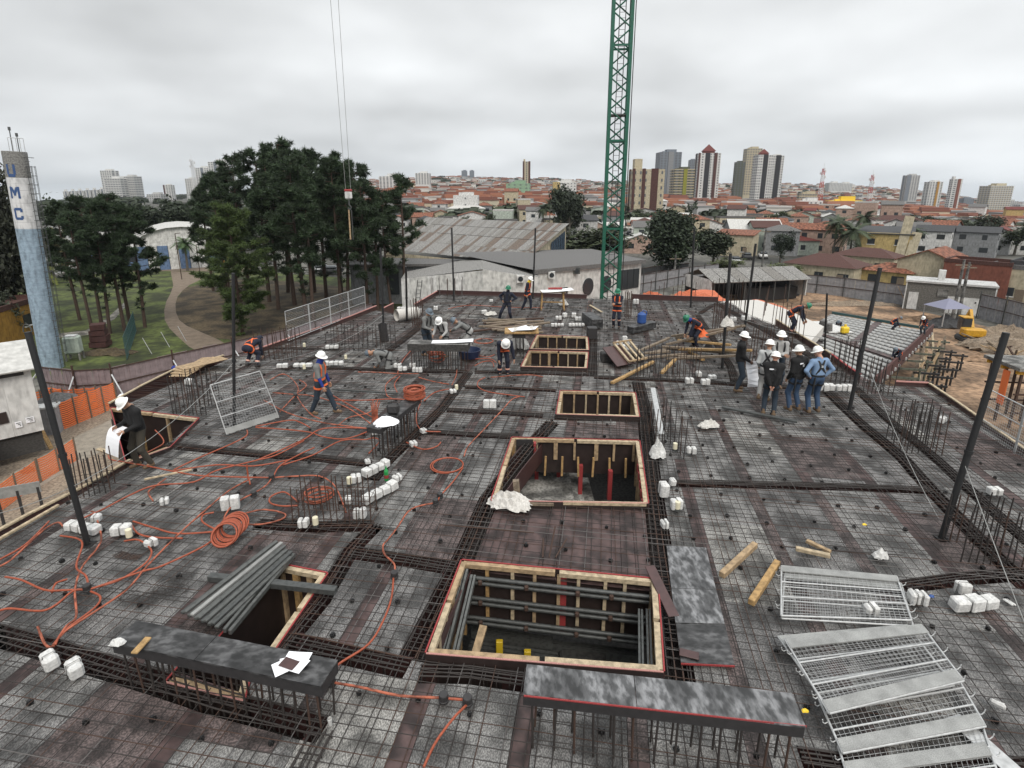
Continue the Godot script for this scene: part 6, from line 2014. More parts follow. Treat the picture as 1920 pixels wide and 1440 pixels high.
	worker("man with sunglasses and grey jacket facing the viewer in the standing group", V(8.48, 0, -16.9), -10, 1.86, {"helmet": W, "jacket": M.grey_light, "trousers": M.jeans_dark, "harness": hb, "nod": 5, "hands": [V(-.04, 1.14, .24), V(.06, 1.12, .26)], "elbow": V(.7, -.6, -.2)})
	worker("front man of the standing group in quilted black jacket, hands behind his back", V(7.27, 0, -14.67), 155, 1.82, {"helmet": W, "jacket": M.puffer, "bulk": .035, "trousers": M.jeans_dark, "harness": hb, "nod": 16, "look": -15, "back_logo": true, "skin": Color(.4, .2, .14), "hands": [V(.03, .86, -.2), V(-.05, .88, -.2)], "elbow": V(1.0, -.2, -.4)})
	worker("man in black jacket and blue jeans in the standing group, seen from behind", V(8.14, 0, -15.02), -160, 1.9, {"helmet": W, "jacket": M.puffer, "bulk": .022, "trousers": M.jeans, "harness": hb, "buckle": true, "look": 25, "nod": 10, "back_logo": true, "hands": [V(.22, .9, .1), V(-.26, .9, .04)]})
	worker("man in light blue shirt and jeans with hands on hips, rightmost of the group", V(8.63, 0, -14.86), -172, 1.92, {"helmet": W, "jacket": M.shirt_blue, "trousers": M.jeans, "harness": hb, "buckle": true, "look": 30, "nod": 22, "lean": -2, "skin": Color(.5, .28, .2), "hands": [V(.21, 1.0, .02), V(-.21, 1.0, .02)], "elbow": V(1.0, -.2, -.3), "feet": [V(.15, 0, .0), V(-.14, 0, .02)]})
	worker("worker in navy with orange harness bending at the deck's right edge", V(12.44, 0, -23.9), 55, 1.85, {"helmet": M.helmet_green, "jacket": M.navy, "trousers": M.navy, "harness": ho, "bands": [.75], "pelvis": V(0, .9, -.14), "bend": 60, "nod": 5, "hands": [V(.16, .42, .5), V(-.16, .4, .46)], "boots": M.boot_dark})
	worker("worker in navy and orange bent double at the pink edge form on the left", V(-9.38, 0, -19.13), 165, 1.8, {"jacket": M.navy, "hood": M.navy, "trousers": M.navy, "harness": ho, "bands": [.7], "pelvis": V(0, .72, -.16), "bend": 75, "nod": 20, "feet": [V(.2, 0, 0), V(-.2, 0, .0)], "hands": [V(.15, .15, .45), V(-.15, .15, .4)], "boots": M.boot_dark})
	worker("worker in blue hood looking over the edge beside the yellow plywood sheets", V(-12.94, -.35, -20.2) + V(0, -1.62, 0), 40, 1.75, {"hood": M.gaiter_blue, "jacket": M.navy, "trousers": M.navy, "bend": 15, "nod": 25, "hands": [V(.1, 1.1, .35), V(-.15, 1.0, .35)]})
	worker("worker in white helmet below the deck at the left edge opening", V(-13.12, -.47, -17.6) + V(0, -1.62, 0), 30, 1.75, {"helmet": W, "jacket": M.grey_cloth, "trousers": M.jeans_dark, "bend": 20, "nod": 25})

# ---------------------------------------------------------------- trees
var tuft: ArrayMesh
var leaf_clump: ArrayMesh
var frond: ArrayMesh
var pines := []
var crowns := {}

func make_foliage() -> void:
	var lm := StandardMaterial3D.new()
	lm.resource_name = "leaf"
	lm.vertex_color_use_as_albedo = true
	lm.roughness = .75
	lm.albedo_color = Color.WHITE
	lm.backlight_enabled = true
	lm.backlight = Color(.18, .2, .1)
	M.leaf = lm
	mat("bark", lin(.075, .05, .038), .95, ["streak", V(1.5, .4, 1.5)])
	mat("bark_grey", lin(.13, .115, .095), .95, ["streak", V(1.5, .4, 1.5)])
	var b := MB.new()
	for i in 26:       # needles fan out and upwards
		var t := TAU * rng.randf()
		var e := rng.randf_range(-.5, 1.3)
		var d := V(cos(t) * cos(e), sin(e), sin(t) * cos(e))
		var s := d.cross(Vector3.UP if absf(d.y) < .9 else Vector3.RIGHT).normalized().rotated(d, rng.randf() * PI) * .045
		b.tri(d * .03 + s, d * .03 - s, d * rng.randf_range(.34, .52))
	tuft = b.mesh()
	b = MB.new()
	for i in 34:
		var c := V(rng.randfn(0, .3), rng.randfn(0, .24), rng.randfn(0, .3))
		var q := Basis.from_euler(V(rng.randf_range(-.9, .9), rng.randf() * TAU, rng.randf_range(-.9, .9)))
		var l := rng.randf_range(.12, .2)
		b.quad(c + q * V(-l, 0, 0), c + q * V(0, 0, l * .6), c + q * V(l, .03, 0), c + q * V(0, 0, -l * .6))
	leaf_clump = b.mesh()
	b = MB.new()       # a palm frond: a bent rib with hanging leaflets
	for i in 16:
		var t := i / 16.0
		var p := V(t * 2.6, .7 * t - 1.9 * t * t, 0)
		var p2 := V((t + .0625) * 2.6, .7 * (t + .0625) - 1.9 * (t + .0625) * (t + .0625), 0)
		for s in [-1.0, 1.0]:
			var l: float = .75 * sin(.35 + t * 2.5)
			b.tri(p, p2, p + V(.25, -.3 * l - .1, s * l))
	frond = b.mesh()

func crown_mm(spots: Array, cols: Array, mesh: Mesh) -> MultiMesh:
	var mm := MultiMesh.new()
	mm.transform_format = MultiMesh.TRANSFORM_3D
	mm.use_colors = true
	mm.mesh = mesh
	mm.instance_count = spots.size()
	for i in spots.size():
		mm.set_instance_transform(i, spots[i])
		mm.set_instance_color(i, cols[i])
	return mm

func crown_part(mm: MultiMesh, o: Node3D) -> void:
	if mm.mesh.surface_get_material(0) == null: mm.mesh.surface_set_material(0, M.leaf)
	var c := MultiMeshInstance3D.new()
	c.multimesh = mm
	c.name = "crown"
	stuff(c)
	o.add_child(c, true)

# a pine 18 m tall: bare straight trunk, limbs in the upper part carrying tufts of needles
func pine(label: String, at: Vector3, tall: float, kind: int, group: String) -> void:
	if pines.size() == 0:
		for k in 5:
			var r := RandomNumberGenerator.new()
			r.seed = 900 + k
			var low: float = [6.8, 5.2, 8.6, 2.4, 5.8][k]
			var wide: float = [2.7, 3.2, 2.3, 4.2, 2.5][k]
			var b := MB.new()
			var bend := V(r.randfn(0, .3), 0, r.randfn(0, .3))
			b.tube([V(0, -.3, 0), V(0, 6, 0) + bend * .6, V(0, 12, 0) + bend, V(0, 17.6, 0) + bend * .7], [.26, .2, .13, .03], 7)
			var lb := MB.new()
			var spots := []
			var cols := []
			var y := low - 2.5
			while y < 17.8:
				var t := clampf((y - low) / (18.0 - low), .0, 1.0)
				var reach: float = wide * (.28 + .72 * sin(PI * pow(t, .7) * .9 + .25)) * r.randf_range(.45, 1.25)
				if y < low: reach *= .4
				var turn := r.randf() * TAU
				var c := bend * clampf(y / 12.0, 0, 1) + V(0, y, 0)
				var tip := c + V(cos(turn) * reach, reach * r.randf_range(.1, .4), sin(turn) * reach)
				lb.tube([c, c.lerp(tip, .5) - V(0, .15, 0), tip], [.05, .035, .012], 4, false)
				var n := int(6 + reach * 5.5) if y >= low else int(reach * 3.0)
				for i in n:
					var u := lerpf(.35 if k == 3 else .55, 1.06, sqrt(r.randf()))
					var p := c.lerp(tip, u) + V(r.randfn(0, .26), r.randfn(.08, .17), r.randfn(0, .26))
					var s := r.randf_range(.9, 1.45)
					spots.append(Transform3D(Basis.from_euler(V(r.randfn(0, .5), r.randf() * TAU, r.randfn(0, .5))).scaled(Vector3.ONE * s), p))
					var g := r.randf_range(.55, 1.7)
					var col := Color(.022, .040, .016) if k != 3 else Color(.042, .066, .016)
					cols.append(col * g)
				y += r.randf_range(.17, .32) * (.6 if k == 3 else 1.0)
			pines.append([b.mesh(), lb.mesh(), crown_mm(spots, cols, tuft)])
	var o := thing("pine_tree", label, "pine tree", at, rng.randf() * TAU, group)
	o.scale = Vector3.ONE * tall / 18.0
	var t := put(pines[kind][0], "trunk", M.bark, o)
	put(pines[kind][1], "limbs", M.bark, t)
	crown_part(pines[kind][2], o)

# a broad-leaved tree: a short forked trunk and a lumpy crown of leaf clumps with gaps
func leafy(label: String, at: Vector3, tall: float, wide: float, col: Color, group := "", clumps := 170, seed_no := 0, spiky := .0) -> void:
	var key := "%d_%d_%.2f_%s" % [clumps, seed_no, spiky, col]
	if not crowns.has(key):
		var r := RandomNumberGenerator.new()
		r.seed = 500 + seed_no
		var spots := []
		var cols := []
		var lobes := []
		for i in 11:
			var a := r.randf() * TAU
			lobes.append([V(cos(a) * r.randf_range(.1, .33), r.randf_range(.38, .78), sin(a) * r.randf_range(.1, .33)), r.randf_range(.12, .24)])
		for i in clumps:
			var l: Array = lobes[i % lobes.size()]
			var d := V(r.randfn(), r.randfn(), r.randfn()).normalized()
			var p: Vector3 = l[0] + d * l[1] * pow(r.randf(), .35) * (1.0 + spiky * maxf(.0, r.randfn()))
			p.y = maxf(p.y, .14)
			var s := r.randf_range(.13, .24)
			spots.append(Transform3D(Basis.from_euler(V(r.randfn(0, .4), r.randf() * TAU, r.randfn(0, .4))).scaled(V(s, s * .8, s)), p))
			cols.append(col * r.randf_range(.6, 1.45))
		var tb := MB.new()
		tb.tube([V(0, -.03, 0), V(.01, .25, 0), V(0, .45, .01)], [.035, .026, .018], 6)
		for l in lobes.slice(0, 6): tb.tube([V(.005, .3, 0), l[0]], [.014, .004], 4, false)
		crowns[key] = [tb.mesh(), crown_mm(spots, cols, leaf_clump)]
	var o := thing("leafy_tree", label, "tree", at, rng.randf() * TAU, group)
	o.scale = V(wide, tall, wide)
	put(crowns[key][0], "trunk", M.bark_grey, o)
	crown_part(crowns[key][1], o)

func palm(label: String, at: Vector3, tall: float, size := 1.0, col := Color(.035, .05, .022)) -> void:
	var o := thing("palm_tree", label, "palm tree", at)
	var b := MB.new()
	b.tube([Vector3.ZERO, V(.1, tall * .5, 0), V(0, tall, 0)], [.24, .17, .16], 7)
	part(b, "trunk", M.bark_grey, o)
	var spots := []
	var cols := []
	for i in 34:
		spots.append(Transform3D(Basis.from_euler(V(0, i * 2.4, rng.randf_range(-.75, 1.0))).scaled(Vector3.ONE * size * rng.randf_range(.8, 1.15)), V(0, tall, 0)))
		cols.append(col * rng.randf_range(.7, 1.4))
	crown_part(crown_mm(spots, cols, frond), o)

# ---------------------------------------------------------------- buildings
func windows(o: Node3D, list: Array, m: Material, called := "window", joined := true) -> void:   # list of [centre, size] boxes
	var b := MB.new()
	for w in list:
		if joined: b.box(w[0], w[1])
		else:
			b = MB.new()
			b.box(w[0], w[1])
			part(b, called, m, o)
	if joined and list.size(): stuff(part(b, called, m, o))

# a house: `kind` gable, gable_x (ridge across), hip, shed or flat; faces +z; roof parts overhang
func house(label: String, at: Vector3, turn: float, w: float, d: float, h: float, kind: String, wall: Material, roof: Material, group := "", near := false) -> Node3D:
	var o := thing("house", label, "house", at, deg_to_rad(turn), group)
	var b := MB.new()
	b.box(V(0, h * .5 - 1.0, 0), V(w, h + 2.0, d))
	var rise := minf(w, d) * .22
	var x := w * .5
	var z := d * .5
	if kind == "gable":
		for s in [-1.0, 1.0]:
			var q := [V(-x, h, z * s), V(x, h, z * s), V(0, h + rise, z * s)]
			if s > 0: b.tri(q[0], q[1], q[2])
			else: b.tri(q[1], q[0], q[2])
	if kind == "gable_x":
		for s in [-1.0, 1.0]:
			var q := [V(x * s, h, z), V(x * s, h, -z), V(x * s, h + rise, 0)]
			if s > 0: b.tri(q[0], q[1], q[2])
			else: b.tri(q[1], q[0], q[2])
	part(b, "wall", wall, o)
	b = MB.new()
	var e := .35
	match kind:
		"gable":
			for s in [-1.0, 1.0]:
				b.bar(V(s * (x + e) * .5, h + .08 + rise * .5 - e * rise / w, z + e), V(s * (x + e) * .5, h + .08 + rise * .5 - e * rise / w, -z - e), sqrt((x + e) * (x + e) + rise * rise), .14, V(s * rise, x, 0).normalized())
		"gable_x":
			for s in [-1.0, 1.0]:
				b.bar(V(-x - e, h + .08 + rise * .5 - e * rise / d, s * (z + e) * .5), V(x + e, h + .08 + rise * .5 - e * rise / d, s * (z + e) * .5), sqrt((z + e) * (z + e) + rise * rise), .14, V(0, z, s * rise).normalized())
		"hip":
			var r := maxf(x - z, .1)
			var q := [V(-x - e, h, z + e), V(x + e, h, z + e), V(x + e, h, -z - e), V(-x - e, h, -z - e), V(-r, h + rise, 0), V(r, h + rise, 0)]
			b.quad(q[0], q[1], q[5], q[4])
			b.quad(q[2], q[3], q[4], q[5])
			b.tri(q[1], q[2], q[5])
			b.tri(q[3], q[0], q[4])
			b.quad(q[3], q[2], q[1], q[0])
		"shed": b.box(V(0, h + .35, 0), V(w + e * 2, .15, d + e * 2), Basis(Vector3.RIGHT, .12))
		"flat":
			b.box(V(0, h + .03, 0), V(w + .1, .1, d + .1))
			for s in [-1.0, 1.0]:
				b.box(V(s * (x - .05), h + .28, 0), V(.18, .4, d + .12))
				b.box(V(0, h + .28, s * (z - .05)), V(w - .2, .4, .18))
	part(b, "roof", roof, o)
	var list := []
	var floors := maxi(1, int(h / 2.8))
	for f in floors:
		var n := maxi(1, int(w / 3.2))
		for i in n: list.append([V((i + .5 - n * .5) * w / n + rng.randf_range(-.3, .3), f * 2.8 + 1.7, z), V(rng.randf_range(.9, 1.6), 1.1, .08)])
		list.append([V(x, f * 2.8 + 1.7, rng.randf_range(-1, 1)), V(.08, 1.1, 1.2)])
		list.append([V(-x, f * 2.8 + 1.7, rng.randf_range(-1, 1)), V(.08, 1.1, 1.2)])
	windows(o, list, M.glass_dark, "window", not near)
	if near:
		var q := []
		for l in list: q.append([l[0] - V(0, .62, 0) + l[0].slide(Vector3.UP).normalized() * .03, V(l[1].x + .2, .1, l[1].z + .1)])
		windows(o, q, M.trim_white, "sill")
		b = MB.new()
		b.box(V(w * .32, 1.05, z + .03), V(.9, 2.1, .08))
		part(b, "door", M.timber_old, o)
	return o

# a tower block; u runs -.5..0.5 across its front. bands: [u from, u to, material, how far proud]
func tower(label: String, at: Vector3, top: float, w: float, d: float, wall: Material, cols: int, floors: int, bands := [], extra := "", win := [.5, .55], turn := .0) -> void:
	var o := thing("apartment_tower", label, "tower block", at, deg_to_rad(turn))
	var h := top - at.y
	var b := MB.new()
	b.box(V(0, h * .5 - 4.0, 0), V(w, h + 8.0, d))
	part(b, "wall", wall, o)
	var fh := h / floors
	for s in bands:
		b = MB.new()
		if s[0] is String:      # horizontal slabs, one per storey
			for f in floors: b.box(V(0, (f + .95) * fh, 0), V(w + s[2], fh * .34, d + s[2]))
			stuff(part(b, "balcony", s[1], o))
		else:
			b.box(V((s[0] + s[1]) * .5 * w, h * .5, d * .5), V((s[1] - s[0]) * w, h + .5, s[3] * 2.0))
			b.box(V(w * .5 * signf(s[0] + s[1]), h * .5, (s[0] + s[1]) * .25 * d), V(s[3], h + .4, (s[1] - s[0]) * d))
			part(b, "facade_band", s[2], o)
	var list := []
	for f in floors:
		for i in cols:
			var u := (i + .5) / cols - .5
			var blocked := false
			for s in bands: blocked = blocked or (not s[0] is String and u > s[0] and u < s[1])
			if not blocked: list.append([V(u * w, (f + .55) * fh, d * .5), V(w / cols * win[0], fh * win[1], .3)])
		for i in maxi(2, cols / 2):
			for s in [-1.0, 1.0]: list.append([V(s * w * .5, (f + .55) * fh, ((i + .5) / maxi(2, cols / 2) - .5) * d), V(.3, fh * win[1], d / maxi(2, cols / 2) * win[0])])
	windows(o, list, M.glass_far)
	b = MB.new()
	match extra:
		"pyramid":
			var q := [V(-w * .3, h, d * .3), V(w * .3, h, d * .3), V(w * .3, h, -d * .3), V(-w * .3, h, -d * .3)]
			var u := V(0, w * .1, 0)
			b.box(V(0, h + w * .05, 0), V(w * .5, w * .1, d * .5))
			for i in 4: b.tri(q[i] + u, q[(i + 1) % 4] + u, V(0, h + w * .42, 0))
			part(b, "pyramid_roof", M.roof_red, o)
		"tank":
			b.box(V(-w * .3, h + w * .16, 0), V(w * .24, w * .32, d * .5))
			part(b, "roof_tank", wall, o)
		_:
			b.box(V(w * .08, h + w * .06, 0), V(w * .45, w * .14, d * .5))
			part(b, "roof_house", wall, o)
			b = MB.new()
			b.box(V(-w * .2, h + .4, 0), V(w * .2, 1.4, d * .3))
			part(b, "roof_tank", wall, o)

func mast(label: String, at: Vector3, top: float, r: float, red: bool) -> void:
	var o := thing("antenna_mast", label, "antenna mast", at)
	var h := top - at.y
	for k in 6:
		var b := MB.new()
		var y0 := h * k / 6.0
		var y1 := h * (k + 1) / 6.0
		var c := func(y: float, i: int) -> Vector3: return V(cos(i * TAU / 3.0), 0, sin(i * TAU / 3.0)) * r * (1.0 - .55 * y / h) + V(0, y, 0)
		for i in 3:
			b.tube([c.call(y0, i), c.call(y1, i)], r * .11, 4, false)
			for q in 3: b.tube([c.call(lerpf(y0, y1, q / 3.0), i), c.call(lerpf(y0, y1, (q + 1) / 3.0), i + 1)], r * .07, 3, false)
		part(b, "lattice", M.red_mast if red and k % 2 == 1 else M.white_mast, o)
	var b := MB.new()
	for i in 5: b.box(V(cos(i * 2.0) * r * .9, h * (.78 + .05 * i), sin(i * 2.0) * r * .9), V(r * .35, r * .9, r * .3))
	b.tube([V(0, h, 0), V(0, h * 1.14, 0)], r * .06, 4)
	part(b, "aerials", M.white_mast, o)

# a line of sheet-metal hoarding: sheets, rails behind, posts and braces
func hoarding(label: String, pts: Array, h: float, m: Material, braces: float) -> void:
	var o := thing("site_hoarding", label, "hoarding", pts[0])
	for i in pts.size() - 1:
		var a: Vector3 = pts[i] - pts[0]
		var e: Vector3 = pts[i + 1] - pts[0]
		var d := (e - a).normalized()
		var s := V(-d.z, 0, d.x)
		if s.dot(-pts[i]) < .0: s = -s
		var n := maxi(1, int((e - a).length() / 1.02))
		for j in n:
			var b := MB.new()
			var p := a.lerp(e, j / float(n))
			var q := a.lerp(e, (j + .985) / n)
			var y := h + rng.randf_range(-.04, .04)
			for k in 6:      # ribbed sheet
				var t0 := p.lerp(q, k / 6.0)
				var t1 := p.lerp(q, (k + 1) / 6.0)
				var o0 := s * (.03 if k % 2 else .0)
				b.quad(t0 + o0, t1 + o0, t1 + o0 + V(0, y, 0), t0 + o0 + V(0, y, 0))
				if k: b.quad(t0, t0 + s * .03, t0 + s * .03 + V(0, y, 0), t0 + V(0, y, 0))
			part(b, "sheet", m, o)
		for y in [h * .98, h * .5]:
			var b := MB.new()
			b.bar(a + s * .07 + V(0, y, 0), e + s * .07 + V(0, y, 0), .05, .07)
			part(b, "rail", M.rebar_rust, o)
		var k := maxi(1, int((e - a).length() / 3.0))
		for j in k:
			var p := a.lerp(e, j / float(k))
			var b := MB.new()
			b.bar(p + s * .12, p + s * .12 + V(0, h + .35, 0), .09, .09, s)
			part(b, "post", M.rebar_rust if braces > .0 else M.steel_dark, o)
			if braces > .0 and j % 2 == 0:
				b = MB.new()
				b.bar(p + s * .15 + V(0, h * .8, 0), p + s * braces, .08, .06)
				part(b, "brace", M.galv, o)

# plastic barrier mesh: strips with gaps, on posts
func barrier(label: String, a: Vector3, e: Vector3, h: float, n := 11, posts := 5, m := "orange_mesh") -> void:
	var o := thing("orange_barrier", label, "barrier fence", a)
	var d := e - a
	for i in n:
		var b := MB.new()
		var y := (i + .6) * h / n
		var pts := []
		for j in posts * 2 + 1: pts.append(d * (j / (posts * 2.0)) + V(0, y - (.06 if j % 2 else .0), 0))
		for j in pts.size() - 1: b.bar(pts[j], pts[j + 1], .012, h / n * .68)
		part(b, "strip", M[m], o)
	for i in posts + 1:
		var b := MB.new()
		b.bar(d * (i / float(posts)) + V(.03, -.1, .04), d * (i / float(posts)) + V(.03, h + .12, .04), .06, .06)
		part(b, "post", M.timber_old, o)

func make_building_materials() -> void:
	mat("glass_dark", lin(.03, .035, .04), .25)
	mat("glass_far", lin(.10, .11, .12), .3)
	mat("trim_white", lin(.7, .7, .68), .7)
	for w in [["wall_white", .82, .82, .80], ["wall_cream", .60, .53, .38], ["wall_yellow", .58, .44, .19], ["wall_grey", .30, .31, .32], ["wall_mint", .55, .62, .54], ["wall_pink", .52, .37, .30], ["wall_ochre", .5, .27, .05], ["wall_blue", .16, .25, .42], ["wall_brick", .26, .09, .06], ["wall_olive", .11, .12, .09], ["wall_pale", .62, .62, .61], ["wall_green", .33, .5, .34], ["wall_black", .03, .03, .035], ["wall_brown", .10, .04, .035], ["wall_lime", .30, .30, .04], ["wall_bluegrey", .24, .27, .31]]:
		mat(w[0], lin(w[1], w[2], w[3]), .85, ["soft", .2], ["streak", V(.5, .12, .5)])
	mat("roof_orange", lin(.37, .145, .085), .9, ["patch", .3], ["fine", 1.0])
	mat("roof_red", lin(.23, .055, .045), .9, ["earth", .35], ["fine", 1.0])
	mat("roof_brown", lin(.14, .062, .05), .9, ["earth", .4], ["fine", 1.0])
	mat("roof_grey", lin(.22, .215, .21), .9, ["earth", .3], ["fine", .8])
	mat("roof_pale", lin(.58, .575, .55), .9, ["soft", .3])
	mat("roof_dark", lin(.06, .062, .066), .8, ["earth", .3])
	mat("asbestos_a", lin(.40, .39, .37), .95, ["earth", V(.5, .5, .12)], ["earth", .25])
	mat("asbestos_b", lin(.33, .315, .29), .95, ["earth", V(.5, .5, .12)], ["earth", .25])
	mat("asbestos_c", lin(.24, .185, .15), .95, ["earth", V(.5, .5, .12)], ["earth", .25])
	mat("wall_stained", lin(.74, .74, .71), .9, ["streak", V(.25, .1, .25)], ["soft", .2])
	mat("hoarding_mauve", lin(.29, .235, .245), .6, ["soft", .3])
	mat("hoarding_grey", lin(.32, .32, .335), .6, ["soft", .3])
	mat("orange_mesh", lin(.82, .2, .06), .7)
	mat("red_mast", lin(.42, .06, .05), .7)
	mat("white_mast", lin(.6, .6, .6), .7)
	mat("crane_green", lin(.008, .115, .07), .5, ["soft", .6])
	mat("tower_blue", lin(.36, .47, .57), .9, ["streak", V(.4, .1, .4)], ["soft", .6])
	mat("tower_white", lin(.66, .66, .66), .9, ["streak", V(.4, .1, .4)])
	mat("tower_grey", lin(.28, .275, .26), .95, ["earth", .5])
	mat("letter_blue", lin(.06, .12, .28), .9, ["fine", 1.5])
	mat("tarp_orange", lin(.62, .17, .08), .7, ["soft", .6])
	mat("tank_navy", lin(.012, .025, .065), .6)
	mat("plastic_dome", lin(.36, .36, .35), .6, ["soft", .6])
	mat("block_grey", lin(.25, .24, .22), .95, ["fine", 1.0], ["earth", .4])
	mat("canopy_lilac", lin(.20, .205, .28), .8)
	mat("machine_yellow", lin(.62, .33, .02), .5, ["soft", .6])

func block(b: MB, o: Node3D, at: Vector3, size: Vector3, called: String, m: Material, turn := .0) -> void:
	b = MB.new()
	b.box(at, size, Basis(Vector3.UP, turn))
	part(b, called, m, o)

func make_left() -> void:
	# the water tower, its courses laid one above the other
	var at: Vector3 = V(-38.07, -8, -43.81)
	var o := thing("water_tower", "tall round water tower, blue below and white above, with blue letters UMC", "water tower", at)
	o.rotation.z = -.04
	var h := V(-37.25, 9.08, -44).y + 8.0
	var r := .76
	var n := 36
	for i in n:
		var y0 := h * i / n
		var y1 := h * (i + 1) / n
		var m: Material = M.tower_blue if i < 24 else M.tower_white if i < 32 else M.tower_grey
		var b := MB.new()
		b.lathe([Vector2(r - .02, y1), Vector2(r, y1 - .02), Vector2(r, y0 + .03), Vector2(r - .02, y0)], 22)
		if i == n - 1: b.lathe([Vector2(0, y1), Vector2(r - .02, y1)], 22)
		part(b, "ring_course", m, o)
	var face := atan2(-at.x, -at.z) - .12
	var patch := func(b: MB, u0: float, u1: float, v0: float, v1: float, top: float) -> void:   # a piece of lettering laid on the round wall, in letter units
		v0 *= .72
		v1 *= .72
		for k in 4:
			var a0: float = face - .42 + .6 * lerpf(u0, u1, k / 4.0)
			var a1: float = face - .42 + .6 * lerpf(u0, u1, (k + 1) / 4.0)
			var q := func(a: float, v: float) -> Vector3: return V(sin(a) * (r + .012), top - v, cos(a) * (r + .012))
			b.quad(q.call(a0, v1), q.call(a1, v1), q.call(a1, v0), q.call(a0, v0))
	for l in [["U", h - .95], ["M", h - 2.55], ["C", h - 4.1]]:
		var b := MB.new()
		var t: float = l[1]
		match l[0]:
			"U":
				patch.call(b, -.62, -.3, .0, 1.0, t)
				patch.call(b, .3, .62, .0, 1.0, t)
				patch.call(b, -.5, .5, .95, 1.25, t)
			"M":
				patch.call(b, -.7, -.4, .0, 1.2, t)
				patch.call(b, .4, .7, .0, 1.2, t)
				for k in 5:
					patch.call(b, -.45 + k * .09, -.2 + k * .09, .05 + k * .13, .4 + k * .13, t)
					patch.call(b, .2 - k * .09, .45 - k * .09, .05 + k * .13, .4 + k * .13, t)
			"C":
				patch.call(b, -.62, -.3, .12, 1.13, t)
				patch.call(b, -.5, .5, .0, .27, t)
				patch.call(b, -.5, .5, .98, 1.25, t)
				patch.call(b, .3, .62, .12, .45, t)
				patch.call(b, .3, .62, .82, 1.13, t)
		part(b, "letter", M.letter_blue, o)
	var la := face + 1.0
	var out := V(sin(la), 0, cos(la))
	var side := V(out.z, 0, -out.x)
	var b := MB.new()
	for s in [-.2, .2]: b.tube([out * (r + .12) + side * s, out * (r + .12) + side * s + V(0, h - 1.0, 0)], .025, 4)
	for i in int(h / .4): b.tube([out * (r + .12) + side * -.2 + V(0, i * .4, 0), out * (r + .12) + side * .2 + V(0, i * .4, 0)], .015, 4)
	stuff(part(b, "ladder", M.steel_dark, o))
	b = MB.new()
	for i in int(h / .7):
		var pts := []
		for k in 7: pts.append(out * (r + .12 + .42 * sin(PI * k / 6.0)) - side * .34 * cos(PI * k / 6.0) + V(0, 1.5 + i * .66, 0))
		b.tube(pts, .02, 4, false)
	for k in [2, 3, 4]: b.tube([out * (r + .12 + .42 * sin(PI * k / 6.0)) - side * .34 * cos(PI * k / 6.0) + V(0, 1.5, 0), out * (r + .12 + .42 * sin(PI * k / 6.0)) - side * .34 * cos(PI * k / 6.0) + V(0, h - 1.0, 0)], .02, 4)
	stuff(part(b, "ladder_cage", M.steel_dark, o))
	for q in [[V(.1, 0, .2), 1.6], [V(.4, 0, 0), 1.2]]:
		b = MB.new()
		b.tube([q[0] + V(0, h, 0), q[0] + V(0, h + q[1], 0)], .035, 5)
		b.box(q[0] + V(0, h + q[1], 0), V(.12, .25, .12))
		part(b, "aerial", M.steel, o)
	b = MB.new()
	for k in 5: b.tube([V(.2 + .2 * k, h, .6 - .1 * k), V(.2 + .2 * k, h + .95, .6 - .1 * k)], .025, 4)
	b.tube([V(.2, h + .95, .6), V(1.0, h + .95, .2)], .025, 4)
	part(b, "railing", M.galv, o)
	# the site cabin at the left edge
	var c0: Vector3 = V(-25.54, -6.42, -28)
	o = thing("site_cabin", "white panelled site cabin with pitched white roof at the left edge", "cabin", c0)
	var dir := V(-.714, 0, .7)
	var back := V(-.7, 0, -.714)
	var hh: float = V(-25.37, -2.87, -28).y - c0.y
	for i in 6:
		b = MB.new()
		b.bar(dir * (i * 1.2 + .6) - back * .0 + V(0, hh * .5, 0), dir * (i * 1.2 + .6) + V(0, hh * .5, 0) + back * .08, 1.19, hh)
		part(b, "wall_panel", M.wall_white, o)
	b = MB.new()
	b.quad(V(0, 0, 0) + back * 5, V(0, 0, 0) + back * .09, back * .09 + V(0, hh, 0), back * 5 + V(0, hh, 0))
	b.quad(back * 5 + dir * 7.2, back * 5, back * 5 + V(0, hh, 0), back * 5 + dir * 7.2 + V(0, hh, 0))
	part(b, "side_wall", M.wall_white, o)
	for k in 2:
		b = MB.new()
		var e0 := back * (-.5 if k == 0 else 5.5) + V(0, hh + .05, 0)
		var e1 := back * 2.5 + V(0, hh + 1.0, 0)
		b.bar((e0 + e1) * .5 - dir * .4, (e0 + e1) * .5 + dir * 7.6, (e1 - e0).length(), .08, (Vector3.UP * 3.0 + back * (-1.0 if k == 0 else 1.0)).normalized())
		part(b, "roof", M.roof_pale, o)
	b = MB.new()
	b.bar(V(0, hh - .15, 0) - back * .05 + dir * .3, V(0, hh - .15, 0) - back * .05 + dir * 6.0, .06, .28)
	part(b, "vent_strip", M.black_plain, o)
	b = MB.new()
	b.bar(dir * 1.3 + V(0, 1.15, 0) - back * .03, dir * 2.35 + V(0, 1.1, 0) - back * .03, .06, .6)
	part(b, "window", M.film_dark, o)
	for q in [[.3, .75, .35, .3], [.82, .62, .28, .34]]:
		b = MB.new()
		b.bar(dir * q[0] + V(0, q[1], 0) - back * .05, dir * (q[0] + q[2]) + V(0, q[1], 0) - back * .05, .02, q[3])
		part(b, "notice", M.paper, o)
		b = MB.new()
		for k in 3: b.bar(dir * (q[0] + .05) + V(0, q[1] + .09 - k * .08, 0) - back * .066, dir * (q[0] + q[2] - .05 - .06 * k) + V(0, q[1] + .09 - k * .08, 0) - back * .066, .006, .035)
		part(b, "notice_print", M.steel_dark, o)
	b = MB.new()
